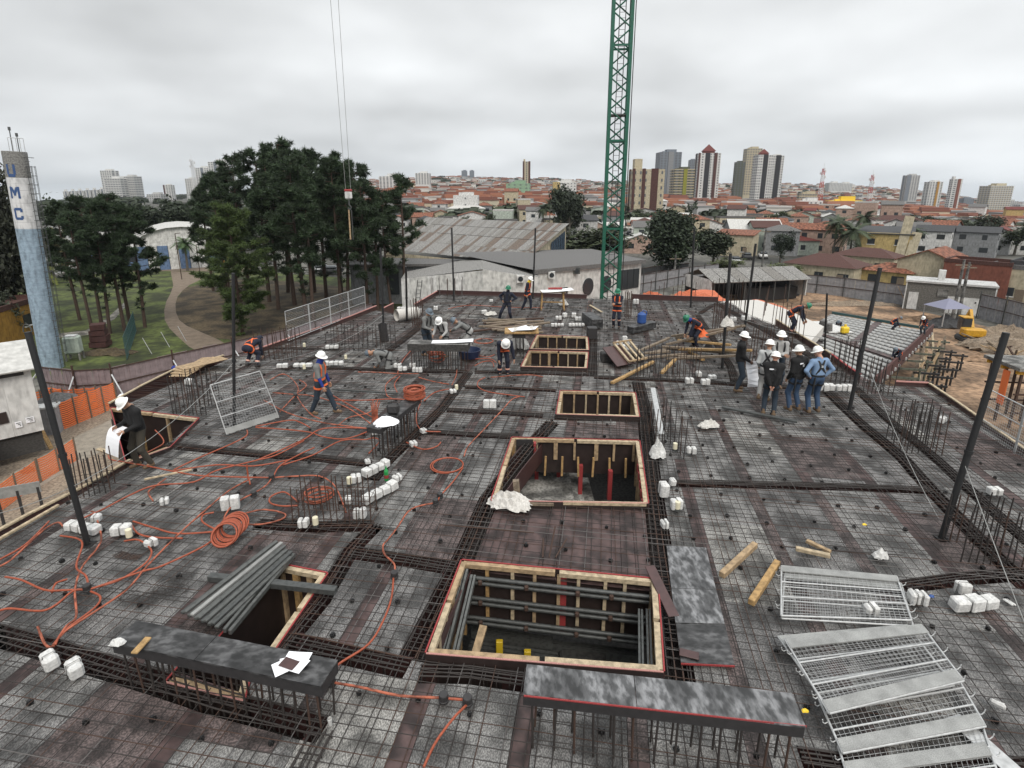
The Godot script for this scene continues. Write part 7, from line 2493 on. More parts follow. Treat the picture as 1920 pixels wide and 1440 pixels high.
	b.bar(dir * .1 - back * -.3 + V(0, -.6, 0), dir * 7 + back * .3 + V(0, -.6, 0), .2, 1.2)
	part(b, "dark_infill", M.concrete_dark, o)  # dark panel painted in for the black shade of the open space beneath
	var dk := thing("stair_tower", "dark steel stair frame with orange mesh in front of the site cabin", "stair", c0 + dir * 2.6 - back * .9 + V(0, -1.3, 0))
	for i in 4:
		for k in 2:
			b = MB.new()
			b.bar(dir * i * 1.0 - back * k * 1.2, dir * i * 1.0 - back * k * 1.2 + V(0, 3.0, 0), .09, .09)
			part(b, "post", M.black_plain, dk)
	for y in [.8, 1.5, 2.2]:
		b = MB.new()
		b.bar(V(0, y, 0) - back * .6, V(0, y, 0) - back * .6 + dir * 3.2, 1.2, .06)
		part(b, "landing", M.black_plain, dk)
	for k in 5:
		b = MB.new()
		b.bar(dir * .3 - back * 1.25 + V(0, 2.2 + k * .16, 0), dir * 3.0 - back * 1.25 + V(0, 2.2 + k * .16, 0), .02, .1)
		part(b, "strip", M.orange_mesh, dk)
	b = MB.new()
	b.bar(V(.1, .2, .1) - back * .5, V(.1, 2.2, .1) - back * .5, .9, .08, back)
	part(b, "dark_board", M.film_dark, dk)
	for k in 3:
		b = MB.new()
		b.box(V(.12, 1.75 - k * .42, .2) - back * .55, V(.34, .34, .03), Basis(Vector3.UP, .35))
		part(b, "notice", M.paper, dk)
	# tank and fences
	at = V(-28.71, -8, -32.81)
	o = thing("storage_tank", "dark blue tank with a ribbed grey conical lid behind the orange fence", "tank", at)
	b = MB.new()
	b.lathe([Vector2(.95, 1.55), Vector2(1.0, 1.5), Vector2(1.0, 0)], 20)
	part(b, "body", M.tank_navy, o)
	for i in 14:
		b = MB.new()
		var t0 := TAU * i / 14.0
		var t1 := TAU * (i + .93) / 14.0
		b.tri(V(cos(t1) * 1.1, 1.5, sin(t1) * 1.1), V(cos(t0) * 1.1, 1.5, sin(t0) * 1.1), V(0, 2.0, 0))
		part(b, "lid_segment", M.roof_grey, o)
	b = MB.new()
	b.lathe([Vector2(0, 1.98), Vector2(1.05, 1.5)], 14)
	part(b, "lid", M.steel_dark, o)
	barrier("tall orange barrier fence running back from the grey container to the hoarding, nearer one", V(-27.59, -8, -31.51), V(-26.82, -8, -35.34), 1.75, 14, 4)
	barrier("orange barrier fence behind the dark blue tank", V(-31.61, -8, -34.13), V(-27.92, -8, -35.06), 1.5, 9, 6)
	barrier("small orange barrier fence at the foot of the mauve hoarding", V(-32.64, -8, -36.33), V(-30.83, -8, -35.83), 1.1, 7, 2)
	barrier("bright orange barrier fence at the far lower left, its nearest stretch", V(-23.41, -8, -22.28), V(-23.72, -8, -25.13), 1.25, 11, 2)
	barrier("bright orange barrier fence behind the leaning left post", V(-23.71, -8, -25.18), V(-23.71, -8, -27.59), 1.25, 11, 2)
	barrier("short orange barrier by the worker below the left edge opening", V(-25.27, -8, -35.54), V(-24.59, -8, -36.33), 1.5, 9, 1)
	at = V(-27.9, -8, -31.04)
	o = thing("grey_container", "pale grey metal container between the cabin and the orange fence", "container", at, .4)
	o.scale = V(.8, .85, .8)
	for i in 3: block(b, o, V(-.9 + i * .62, 1.0, 0), V(.6, 2.0, .9), "panel", M.hoarding_grey if i else M.wall_white)
	block(b, o, V(-.25, 2.05, 0), V(2.0, .12, 1.1), "lid", M.wall_white)
	plank("plank", "yellow plank leaning at the corner of the site cabin", V(-26.2, -8, -28.89), V(-26.8, -8, -29.02) + V(-.3, 2.6, 0), .25, .05, M.timber_warm, .0)
	plank("plank", "long pale plank on the sandy ground left of the reading man", V(-23.49, -8, -28.82), V(-20.68, -8, -27.59), .25, .06, M.timber_pale, .03)
	solo("cable_reel", "small red-brown reel at the foot of the bright orange barrier", "reel", crumple(V(.6, .5, .6), 91, 8), M.wall_brick, V(-25.29, -8, -26.23))
	o = thing("steel_trestle", "grey steel trestle at the lower left corner below the deck", "trestle", V(-21.95, -8, -20.86) + V(.6, .2, -.6), .45)
	block(b, o, V(0, 1.5, 0), V(1.6, .5, .05), "panel", M.galv_dull)
	for x in [-.7, .0, .7]: block(b, o, V(x, .7, 0), V(.09, 1.6, .09), "leg", M.black_plain)
	hoarding("mauve ribbed sheet hoarding running between the site and the lawn", gl([-33.31, -37.16, -30.18, -36.33, -28, -36.75, -25.69, -40.12, -22.99, -43.81, -20.15, -47.85, -17.4, -54.73, -15.39, -59.92], -8), 2.3, M.hoarding_mauve, 2.2)
	# on the lawn
	o = thing("water_tank", "small white water tank on legs standing on the lawn", "tank", V(-38, -8, -46.22), .3)
	b = MB.new()
	b.chamfered(V(0, 1.35, 0), V(1.15, 1.5, 1.0), .12)
	part(b, "body", M.wall_mint, o)
	block(b, o, V(0, 2.14, 0), V(.8, .1, .7), "lid", M.wall_white)
	for x in [-.5, .5]: for z in [-.4, .4]: block(b, o, V(x, .3, z), V(.12, .7, .12), "leg", M.concrete_pale)
	o = thing("timber_stack", "stack of brown crates among the pine trunks on the lawn", "stack", V(-38.45, -8, -49.96), .2)
	for i in 4: block(b, o, V(.06 * (i % 2), .4 + i * .55, 0), V(1.4 - .1 * i, .48, 1.2), "crate", M.wall_brown, .1 * i)
	solo("debris_heap", "heap of brown rubble beside the brown crates", "heap", crumple(V(5.0, .5, 2.2), 93, 14), M.needle_floor, V(-36.46, -8, -48.19))
	o = thing("mesh_fence", "green mesh fence with white braces standing on the lawn", "fence", V(-33.33, -8, -45.91))
	for i in 5:
		b = MB.new()
		var p := (V(-39.44, -8, -56.52) - V(-33.33, -8, -45.91)) * (i / 5.0)
		var q := (V(-39.44, -8, -56.52) - V(-33.33, -8, -45.91)) * ((i + .97) / 5.0)
		for k in 12: b.tube([p.lerp(q, k / 12.0), p.lerp(q, k / 12.0) + V(0, 2.1, 0)], .011, 4)
		for y in [.1, 1.1, 2.1]: b.tube([p + V(0, y, 0), q + V(0, y, 0)], .03, 4)
		stuff(part(b, "mesh_bay", M.get("fence_green", mat("fence_green", lin(.03, .075, .075), .6)), o))
	for k in 3:
		b = MB.new()
		b.tube([V(.9 + k * .3, .0, -2 - k * 2.2), V(.3 + k * .3, 1.5, -2 - k * 2.2)], .03, 5)
		part(b, "brace", M.galv, o)
	# mesh guard panels along the far left edge of the deck
	for i in 4:
		var p0: Vector3 = V(-8.95, 0, -22.14).lerp(V(-7.25, 0, -28.33), i / 4.0) + V(-.4, .15, -.2)
		var p1: Vector3 = V(-8.95, 0, -22.14).lerp(V(-7.25, 0, -28.33), (i + .97) / 4.0) + V(-.4, .15, -.2)
		mesh_panel("grey mesh guard panel along the far left deck edge, %s of four" % ["nearest", "second nearest", "second farthest", "farthest"][i], [p0, p1, p1 + V(0, 1.25, 0), p0 + V(0, 1.25, 0)], [], "mesh guard panels on the left deck edge", false)
	for i in 2:
		var p0: Vector3 = V(11.76, 0, -13.76).lerp(V(11.37, 0, -10.97), i / 2.0) + V(.7, -.1, 0)
		var p1: Vector3 = V(11.76, 0, -13.76).lerp(V(11.37, 0, -10.97), (i + .97) / 2.0) + V(.7, -.1, 0)
		mesh_panel("grey mesh guard panel along the right deck edge, " + ["farther one", "nearer one"][i], [p0, p1, p1 + V(0, 1.3, 0), p0 + V(0, 1.3, 0)], [], "mesh guard panels on the right deck edge", false)
	# pines
	var left := "pines standing in a row behind the water tower"
	var rows := [[V(-42, -8, -53.88), 12.2, 2, left], [V(-45.58, -8, -59.92), 13.6, 0, left], [V(-41.3, -8, -55.17), 12.8, 4, left], [V(-40.68, -8, -56.52), 13.2, 2, left], [V(-41.32, -8, -58.41), 13.8, 0, left], [V(-39.45, -8, -57.93), 12.6, 1, left], [V(-49.13, -8, -61.49), 13.0, 4, left],
		[V(-27.46, -8, -54.73), 12.8, 3, "near"], [V(-34.27, -8, -65.8), 15.5, 1, ""], [V(-32.11, -8, -72.15), 19.0, 0, ""], [V(-28.96, -8, -67.37), 17.5, 4, ""], [V(-27.92, -8, -70.03), 20.0, 0, ""], [V(-23.29, -8, -61.49), 17.5, 1, ""], [V(-22.2, -8, -60.43), 16.6, 2, ""], [V(-20.6, -8, -65.5), 17.6, 0, ""], [V(-20.18, -8, -66.73), 17.0, 4, ""], [V(-16.94, -8, -63.72), 15.2, 1, ""], [V(-16.02, -8, -64.9), 14.6, 2, ""], [V(-14.55, -8, -65.8), 13.2, 4, ""], [V(-36.33, -8, -75.99), 18.6, 1, ""], [V(-25.29, -8, -74.41), 19.0, 1, ""], [V(-32.45, -8, -79.34), 20.5, 4, ""], [V(-20.51, -8, -73.64), 17.8, 0, ""], [V(-28.59, -8, -79.34), 19.4, 0, ""], [V(-43.96, -8, -80.67), 15.0, 4, ""], [V(-24.72, -8, -79.34), 19.0, 4, ""], [V(-39.49, -8, -76.39), 16.5, 0, ""]]
	var said := ["leftmost tall pine of the big dark grove", "tall pine second from the left in the big grove", "dark pine leaning into the middle of the big grove", "tallest pine, its top standing above the grove", "pine with a stout trunk at the front of the grove, left of a twin", "pine with a stout trunk at the front of the grove, right of its twin", "tall pine in the middle of the grove's front", "slender pine beside the middle front pine", "pine at the right front of the grove", "thin pine right of the grove's front", "slim pine near the white building, at the grove's right end"]
	for i in rows.size():
		var q: Array = rows[i]
		var l: String = "pine with bare trunk in the row behind the water tower, " + ["farthest left but one", "second", "third, near the crates", "fourth", "fifth, tallest", "rightmost by the dirt path", "leftmost"][i] if i < 7 else "light green bushy pine in front of the grove beside the dirt path" if i == 7 else said[i - 8] if i - 8 < said.size() else "dark pine standing at the back of the big grove"
		pine(l, q[0], q[1], q[2], left if i < 7 else "pines of the big grove" if i > 7 else "")
	pine("small thin pine alone in front of the big grey warehouse roof", V(-13.41, -8, -68.01), 16.0, 2, "")
	# the tree belt and the campus buildings behind
	for i in 15:
		var p: Vector3 = V(-102.03, -6.22, -120).lerp(V(-63.2, -7.77, -135), (i + .3 * rng.randf()) / 15.0)
		p.y = GY
		leafy("broad dark tree in the belt behind the pines on the left", p, rng.randf_range(10.5, 13.0), rng.randf_range(11, 15), Color(.02, .031, .014), "trees in the dark belt on the left", 150, i % 4)
	for q in [[V(-53.36, -1.47, -58), 17.0], [V(-56.7, -1.73, -60), 18.0]]: leafy("tall dark eucalyptus at the left edge of the picture behind the water tower", V(q[0].x, GY, q[0].z), q[1], 7.0, Color(.022, .026, .014), "eucalyptus at the left edge", 220, 7)
	leafy("dry greyish tree behind the water tower", V(V(-74.81, -3.97, -90).x, GY, -90), 9.0, 8.0, Color(.075, .07, .03), "", 120, 9)
	leafy("thin pale shrub beside the water tower's foot at the left edge", V(-49.45, -8, -52.24), 5.5, 3.6, Color(.04, .05, .03), "", 60, 10)
	palm("low bright palm at the left edge behind the water tower", V(-73.55, -8, -79.34), 2.6, .9, Color(.12, .15, .03))
	palm("yellow-green palm between the tower and the pines", V(-72.32, -8, -85.44), 2.2, .9, Color(.14, .16, .03))
	palm("palm standing before the blue and white hangar", V(-59.5, -8, -101.49), 5.0, .8, Color(.05, .09, .03))
	house("yellow ochre building with brown roof at the left edge behind the cabin", V(-46.42, -8, -48.54) + V(-8, 0, -4), 12, 12, 8, 3.2, "flat", M.wall_ochre, M.roof_brown, "", true)
	house("white round-roofed shed at the left edge beyond the tower", V(-83.5, -8, -90.78) + V(-8, 0, -8), 0, 22, 18, 5.0, "gable_x", M.wall_white, M.roof_grey)
	house("long pale low building behind the left pines", V(-78.89, -8, -103.64) + V(0, 0, -8), 0, 30, 12, 3.6, "gable_x", M.wall_blue, M.roof_pale)
	o = thing("hangar", "white arched hangar with blue and yellow doors behind the pines", "hangar", V(-61.69, -8, -102.91) + V(0, 0, -2), .55)
	b = MB.new()
	for i in 10:
		var t0 := PI * i / 10.0
		var t1 := PI * (i + 1) / 10.0
		var q := func(t: float, z: float) -> Vector3: return V(cos(t) * 7.6, 4.4 + sin(t) * 3.4, z)
		var s := MB.new()
		s.quad(q.call(t0, .6), q.call(t0, -22), q.call(t1, -22), q.call(t1, .6))
		part(s, "roof_sheet", M.roof_pale, o)
		b.tri(q.call(t0, 0), q.call(t1, 0), V(0, 4.4, 0))
	part(b, "gable", M.wall_white, o)
	for i in 9: block(b, o, V(-6.7 + i * 1.68, 2.2, 0), V(1.6, 4.4, .2), "door_panel", [M.wall_blue, M.wall_white, M.wall_blue, M.wall_white, M.wall_blue, M.wall_white, M.wall_white, M.wall_blue, M.wall_ochre][i])
	block(b, o, V(7.5, 2.2, -11), V(.2, 4.4, 22), "side_wall", M.wall_blue)
	block(b, o, V(-7.5, 2.2, -11), V(.2, 4.4, 22), "side_wall", M.wall_blue)
	for q in [[V(-54.74, -8, -91.35), 7.5], [V(-55.76, -8, -98.76), 5.0]]:
		o = thing("lamp_post", "thin dark lamp post by the dirt path, " + ("nearer one" if q[1] > 6 else "farther one"), "lamp post", q[0])
		b = MB.new()
		b.tube([Vector3.ZERO, V(0, q[1], 0)], .07, 5)
		part(b, "pole", M.bark, o)
		b = MB.new()
		b.tube([V(0, q[1], 0), V(.9, q[1] + .1, 0)], .05, 5)
		part(b, "arm", M.bark, o)

func make_middle() -> void:
	# the warehouse with its big pitched roof of weathered sheets
	var r0: Vector3 = V(-15.66, 1.47, -104)
	var r1: Vector3 = V(9.79, .77, -96)
	var e0: Vector3 = V(-17.72, -1.58, -78)
	var e1: Vector3 = V(1.42, -3.16, -74)
	var o := thing("warehouse", "big warehouse with a weathered streaky grey roof and glazed gable end", "warehouse", e0)
	var tone := FastNoiseLite.new()
	tone.frequency = .35
	for i in 44:
		for j in 4:
			var q := []
			for k in [[i, j], [i + .97, j], [i + .97, j + .985], [i, j + .985]]: q.append(e0.lerp(e1, k[0] / 44.0).lerp(r0.lerp(r1, k[0] / 44.0), k[1] / 4.0) - e0 + V(0, .03 * j + .015 * (i % 2), 0))
			var b := MB.new()
			b.quad(q[0], q[1], q[2], q[3])
			var t := tone.get_noise_2d(i * 1.3, j * .5 + 4.0) + rng.randfn(0, .12) + (.2 if i > 26 else -.05)
			part(b, "roof_sheet", M.asbestos_a if t < .02 else M.asbestos_b if t < .25 else M.asbestos_c, o)
	var b := MB.new()
	b.quad(r1 - e0, r0 - e0, r0 - e0 + V(0, -6, -22), r1 - e0 + V(0, -6, -22))
	part(b, "back_roof", M.asbestos_b, o)
	var g1: Vector3 = r1 - e0 - V(.6, .3, 0)
	var g0: Vector3 = e1 - e0 - V(.6, .3, 0)
	b = MB.new()
	var lowr := V(g1.x, GY - e0.y, g1.z)
	var lowl := V(g0.x, GY - e0.y, g0.z)
	b.quad(lowl, lowr, g1, g0)
	b.quad(lowr, lowr + V(0, 0, -22), g1 + V(0, -6, -22), g1)
	part(b, "gable_wall", M.wall_cream, o)
	for i in 6:
		b = MB.new()
		var u0 := .62 + i * .058
		var p := lowl.lerp(lowr, u0) + V(.12, 4.0, .12)
		var q := lowl.lerp(lowr, u0 + .05) + V(.12, 4.0, .12)
		b.quad(p, q, V(q.x, g0.lerp(g1, u0 + .05).y - .6, q.z), V(p.x, g0.lerp(g1, u0).y - .6, p.z))
		part(b, "window", M.get("glass_blue", mat("glass_blue", lin(.05, .075, .11), .25)), o)
	b = MB.new()
	b.quad(V(0, GY - e0.y, .4), V(lowl.x, GY - e0.y, lowl.z), e1 - e0 - V(0, .4, 0), V(0, -.4, .4))
	part(b, "front_wall", M.wall_cream, o)
	# low canopy in front of it
	o = thing("low_wing", "low grey wing with yellow panels and flat roof in front of the warehouse", "building", V(-11.78, -3.32, -72))
	block(b, o, V(3, .4, -2), V(25, .3, 7), "roof", M.roof_grey, .05)
	block(b, o, V(1, -2.6, -1.5), V(20, 5.5, 5), "wall", M.wall_grey, .05)
	for i in 5: block(b, o, V(-7 + i * 3.6, -1.8, 1.2), V(1.3, 3.2, .3), "opening", M.glass_dark if i % 2 else [M.wall_yellow, M.wall_white, M.wall_yellow][i / 2], .05)
	for i in 4: block(b, o, V(4 + i * 2.5, -1.0, 1.3), V(.9, .7, .4), "air_unit", M.wall_white, .05)
	# white building with long roof, round windows
	var w0: Vector3 = V(-12.05, -2.43, -60)
	o = thing("white_building", "white stained building with a pale roof just beyond the far edge of the deck", "building", w0)
	var p := []
	for q in [V(-12.08, -3.07, -60), V(2.8, -2.59, -58), V(3.46, -3.11, -72), V(-5.84, -3.41, -76), V(-12.73, -3.16, -66)]: p.append(q - w0)
	b = MB.new()
	b.quad(p[0], V(-3.02, -1.61, -57) - w0, V(-3.9, -2.16, -74) - w0, p[4])
	b.quad(V(-3.02, -1.61, -57) - w0, p[1], p[2], V(-3.9, -2.16, -74) - w0)
	part(b, "roof", M.asbestos_a, o)
	for i in 9:
		b = MB.new()
		var a: Vector3 = V(-12.08, -3.07, -60).lerp(V(-3.02, -1.72, -57), i / 9.0) - w0
		var c: Vector3 = V(-12.08, -3.07, -60).lerp(V(-3.02, -1.72, -57), (i + 1) / 9.0) - w0
		b.quad(V(a.x, GY - w0.y, a.z), V(c.x, GY - w0.y, c.z), c, a)
		part(b, "wall_panel", M.wall_stained if i % 3 else M.wall_white, o)
	for i in 4:
		b = MB.new()
		var a: Vector3 = V(-3.02, -1.61, -57).lerp(V(2.92, -2.59, -58), i / 4.0) - w0
		var c: Vector3 = V(-3.02, -1.61, -57).lerp(V(2.92, -2.59, -58), (i + 1) / 4.0) - w0
		b.quad(V(a.x, GY - w0.y, a.z), V(c.x, GY - w0.y, c.z), c, a)
		part(b, "wall_panel", M.wall_stained, o)
	o = thing("white_annex", "low white annex with two round windows and a flat grey roof", "building", V(2.78, -2.31, -60))
	var a0: Vector3 = V(2.78, -2.31, -60)
	var a1: Vector3 = V(17.73, -3.12, -76)
	var ah := V(0, .3, 0)
	b = MB.new()
	b.quad(V(0, GY - a0.y, 0), V(a1.x - a0.x, GY - a0.y, a1.z - a0.z), a1 - a0, Vector3.ZERO)
	b.quad(V(a1.x - a0.x, GY - a0.y, a1.z - a0.z), V(a1.x - a0.x - 3, GY - a0.y, a1.z - a0.z - 14), a1 - a0 + V(-3, 0, -14), a1 - a0)
	part(b, "wall", M.wall_stained, o)
	b = MB.new()
	var back := V(-5, 0, -14)
	b.quad(ah + V(-.4, 0, .6), a1 - a0 + ah + V(.5, 0, .4), a1 - a0 + ah + back, ah + back + V(-6, .3, 0))
	b.quad(ah + V(-.4, -.5, .6), a1 - a0 + ah + V(.5, -.5, .4), a1 - a0 + ah + V(.5, 0, .4), ah + V(-.4, 0, .6))
	part(b, "roof", M.roof_grey, o)
	var along := (a1 - a0).normalized()
	var nrm := along.cross(Vector3.UP).normalized()
	if nrm.z < .0: nrm = -nrm
	for t in [.43, .61]:
		b = MB.new()
		var c: Vector3 = (a1 - a0) * t + V(0, -2.4, 0) + nrm * .05
		b.lathe([Vector2(0, .1), Vector2(1.05, .1), Vector2(1.05, -.1)], 20, Transform3D(Basis(along, nrm, along.cross(nrm)), c))
		part(b, "round_window", M.glass_dark, o)
	for q in [[.22, -2.6, 1.0, 1.0, "window"], [.8, -2.2, 1.4, 2.6, "window"], [.87, -2.2, 1.4, 2.6, "window"], [.94, -2.2, 1.4, 2.6, "window"]]:
		b = MB.new()
		b.box((a1 - a0) * q[0] + V(0, q[1], 0) + nrm * .05, V(q[2], q[3], .12), Basis(along, Vector3.UP, along.cross(Vector3.UP)))
		part(b, q[4], M.glass_dark, o)
	for q in [[V(.89, -2.63, -57.5), "left"], [V(4.4, -2.82, -61.5), "middle"], [V(7.58, -2.83, -65), "right, dark"]]:
		var ac := thing("air_conditioner", "air conditioning unit on the white wall, " + q[1] + " one", "air conditioner", q[0])
		block(b, ac, V(0, 0, .2), V(.75, .75, .45), "casing", M.wall_white if q[1] != "right, dark" else M.steel_dark)
		b = MB.new()
		b.lathe([Vector2(0, .03), Vector2(.27, .03), Vector2(.27, 0)], 12, Transform3D(Basis(Vector3.RIGHT, PI / 2), V(0, 0, .43)))
		part(b, "fan", M.glass_dark, ac)
	o = thing("ladder", "thin dark ladder leaning on the white building's left wall", "ladder", V(-10.26, -5.02, -57))
	b = MB.new()
	for x in [.0, .45]: b.tube([V(x, -1, 0), V(x + .4, 2.2, -.6)], .04, 4)
	for i in 8: b.tube([V(.05 * i, -.8 + i * .4, -.07 * i), V(.45 + .05 * i, -.8 + i * .4, -.07 * i)], .03, 4)
	part(b, "frame", M.steel_dark, o)
	# crane
	var cb: Vector3 = V(6.97, -1.24, -39)
	o = thing("tower_crane", "green lattice mast of a tower crane rising out of the picture", "crane", V(cb.x, GY, cb.z), -.12)
	var s := .58
	var top := 34.0
	for x in [-s, s]:
		for z in [-s, s]:
			b = MB.new()
			b.bar(V(x, 0, z), V(x, top, z), .2, .2)
			part(b, "corner_post", M.crane_green, o)
	var lev := 0
	var y := .3
	while y < top - 1.2:
		for f in 4:
			var qa := [V(-s, 0, s), V(s, 0, s), V(s, 0, -s), V(-s, 0, -s)]
			var a: Vector3 = qa[f]
			var c: Vector3 = qa[(f + 1) % 4]
			b = MB.new()
			if lev % 2 == 0: b.tube([a + V(0, y, 0), c + V(0, y + .95, 0)], .05, 5)
			else: b.tube([c + V(0, y, 0), a + V(0, y + .95, 0)], .05, 5)
			part(b, "brace", M.crane_green, o)
			if lev % 6 == 0:
				b = MB.new()
				b.bar(a + V(0, y, 0), c + V(0, y, 0), .09, .12)
				part(b, "collar", M.crane_green, o)
		y += .95
		lev += 1
	b = MB.new()
	for x in [-.18, .2]: b.tube([V(x, 0, .1), V(x, top, .1)], .028, 4)
	for i in int(top / .33): b.tube([V(-.18, i * .33, .1), V(.2, i * .33, .1)], .016, 3, false)
	stuff(part(b, "ladder", M.steel_dark, o))
	for h in [12.2, 5.5, 19.0, 26.0]: block(b, o, V(0, h, 0), V(1.2, .06, 1.2), "platform", M.steel_dark)
	b = MB.new()
	b.tube([V(s + .25, 0, .2), V(s + .22, top, .2)], .03, 4)
	part(b, "cable", M.black_plain, o)
	# the hook that hangs from its jib
	var hk: Vector3 = V(-8.57, 6.09, -30)
	o = thing("crane_hook", "red and white hook block hanging on two cables in front of the pines", "hook", hk)
	for x in [-.22, .22]:
		b = MB.new()
		b.tube([V(x * .6, .1, 0), V(x * 1.05, 16.0, 0)], .011, 4)
		part(b, "cable", M.galv_dull, o)
	b = MB.new()
	b.chamfered(V(0, -.1, 0), V(.36, .42, .2), .06)
	part(b, "block", M.wall_white, o)
	b = MB.new()
	b.chamfered(V(0, .14, 0), V(.38, .12, .22), .03)
	part(b, "red_cap", M.red_edge, o)
	b = MB.new()
	b.tube([V(0, -.3, 0), V(0, -.6, 0), V(.1, -.72, 0), V(.02, -.84, 0), V(-.08, -.76, 0)], .04, 6)
	part(b, "hook", M.steel_dark, o)
	for x in [[-.04, "yellow", .075], [.1, "steel_dark", .035]]:
		b = MB.new()
		b.bar(V(x[0], -.85, 0), V(x[0] - .02, -2.4, 0), x[2], .02, Vector3.BACK)
		part(b, "sling", M.timber if x[1] == "yellow" else M.steel_dark, o)

func make_right() -> void:
	var b := MB.new()
	hoarding("grey sheet hoarding with dark posts behind the crane", gl([1.6, -64.9, 8.57, -70.03, 16.56, -77.21, 28, -87.5, 34.05, -91.35], -8), 2.6, M.hoarding_grey, .0)
	hoarding("grey sheet hoarding beyond the yard, below the row of houses", gl([41.15, -80.22, 43.58, -78.48, 45.97, -75.99, 48.46, -72.89, 50.87, -69.01], -8), 2.6, M.hoarding_grey, .0)
	hoarding("grey sheet hoarding at the right edge, right of the grey block building", gl([53.78, -62.59, 54.02, -59.41, 53.57, -53.88], -8), 2.8, M.hoarding_grey, .0)
	hoarding("dark fence along the street under the dark trees", gl([18.56, -89.11, 24.77, -94.92, 31.46, -98.76], -8), 1.8, M.roof_dark, .0)
	# the open shed
	var at: Vector3 = V(31.39, -8, -74.41)
	var o := thing("open_shed", "long open shed with a weathered grey gable roof and a dark interior", "shed", at, .22)
	for s in [-1.0, 1.0]:
		for i in 8:
			b = MB.new()
			b.bar(V(-7 + i * 1.8, 3.6, s * 1.9), V(-7 + (i + .96) * 1.8, 3.6, s * 1.9), 4.0, .08, V(0, 3, s).normalized())
			part(b, "roof_sheet", M.asbestos_a if (i + int(s)) % 3 else M.asbestos_b, o)
	block(b, o, V(-6.9, 2.4, 0), V(.15, 1.7, 6.4), "end_wall", M.wall_white)
	block(b, o, V(7.3, 1.9, 0), V(.15, 2.4, 6.0), "end_wall", M.wall_white)
	for i in 7: block(b, o, V(-6.5 + i * 2.2, 1.5, 3.2), V(.15, 3.0, .15), "post", M.steel_dark)
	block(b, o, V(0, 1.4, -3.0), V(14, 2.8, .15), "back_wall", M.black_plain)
	block(b, o, V(3, .9, 1.0), V(8, 1.6, 1.5), "dark_filler", M.black_plain)  # back wall and block coloured black to give the dark interior
	var t2 := house("small open shelter with pale roof and dark cloth beside the yard", V(37.23, -8, -77.63), 20, 5, 4, 2.6, "gable_x", M.wall_black, M.asbestos_a)
	# tarps
	for q in [["large orange tarp over the site fence, behind the far right corner", V(22.48, -8, -67.37), V(11, 3.2, 4), "tarp_orange", .15], ["orange tarp left of the crane's foot", V(10.12, -8, -64.3), V(8, 2.4, 3), "tarp_orange", .1], ["orange tarp beside the grey tent heap right of the crane", V(17.32, -8, -67.37), V(6, 3.0, 3), "tarp_orange", -.1], ["grey sheeted heap right of the crane", V(16.08, -8, -64.9), V(5, 2.6, 3), "roof_grey", .2], ["orange mesh heap at the corner of the waffle slab", V(28.61, -5.35, -50), V(6, 2.6, 2.5), "orange_mesh", .1], ["orange sheet on the ground before the shed", V(30.42, -8, -67.37), V(7, 1.6, 3), "tarp_orange", -.2]]:
		solo("tarp", q[0], "tarp", crumple(q[2], 100 + names.get("tarp", 0), 12, 6.0), M[q[3]], V(q[1].x, GY, q[1].z), "", q[4])
	o = thing("white_slab", "bright white sheeted lower slab with starter bars beyond the deck's far right corner", "slab", V(18.04, -3, -41.66))
	b = MB.new()
	var sl := PackedVector2Array()
	for q in gl([16.23, -46.75, 21.45, -47.71, 22.05, -44.07, 21.9, -37.84, 18.89, -33.85, 18.04, -41.66], -3): sl.append(Vector2(q.x - o.position.x, q.z - o.position.z))
	b.prism(sl, -.6, .0)
	part(b, "sheet", M.cloth_white, o)
	for i in 26:
		b = MB.new()
		var q := V(-6.0 + (i * 5 % 13) * .9, 0, -6.0 + (i * 7 % 11) * .9)
		b.tube([q + V(0, -.2, 0), q + V(.03, 1.7, 0)], .025, 4)
		part(b, "starter_bar", M.rebar_rust, o)
	# the waffle slab: a lower formwork deck set with plastic domes
	var c := [V(21.35, -5, -41.21), V(21.63, -5, -31.26), V(34.82, -5, -44.58), V(30.2, -5, -51.19)]
	o = thing("waffle_formwork", "lower formwork deck covered with rows of pale plastic domes", "formwork", c[0])
	var poly := PackedVector2Array()
	for q in c: poly.append(Vector2(q.x - c[0].x, q.z - c[0].z))
	b = MB.new()
	b.prism(poly, -.5, -.3)
	part(b, "platform", M.film_dark, o)
	b = MB.new()
	b.chamfered(V(0, .14, 0), V(.68, .26, .46), .05)
	var dome := b.mesh()
	var nu := 17
	var nv := 17
	var eu: Vector3 = (c[1] - c[0]).normalized()
	for i in nu:
		for j in nv:
			if j == 6 or i == 8 and j > 6 or (i in [3, 4] and j in [3, 4]) or (i < 2 and j < 4): continue
			var u := (i + .5) / nu
			var v := (j + .5) / nv
			var p: Vector3 = c[0].lerp(c[1], u).lerp(c[3].lerp(c[2], u), v) - c[0]
			put(dome, "dome", M.plastic_dome, o, Transform3D(Basis(Vector3.UP, yaw_to(eu)), p + V(0, -.3, 0)))
	for q in [[.0, .38, 1.0, .38], [.53, .38, .5, 1.0], [.0, .0, 1.0, .0]]:
		b = MB.new()
		b.bar(c[0].lerp(c[1], q[0]).lerp(c[3].lerp(c[2], q[0]), q[1]) - c[0] + V(0, -.05, 0), c[0].lerp(c[1], q[2]).lerp(c[3].lerp(c[2], q[2]), q[3]) - c[0] + V(0, -.05, 0), .5, .1)
		part(b, "beam_form", M.ply_brown, o)
	for q in [[c[1], c[2], M.wall_brown, .9], [c[3], c[2], M.fence_green, .22]]:
		b = MB.new()
		b.bar(q[0] - c[0] + V(0, .1, 0), q[1] - c[0] + V(0, .1, 0), .12, q[3])
		part(b, "edge_board", q[2], o)
	b = MB.new()
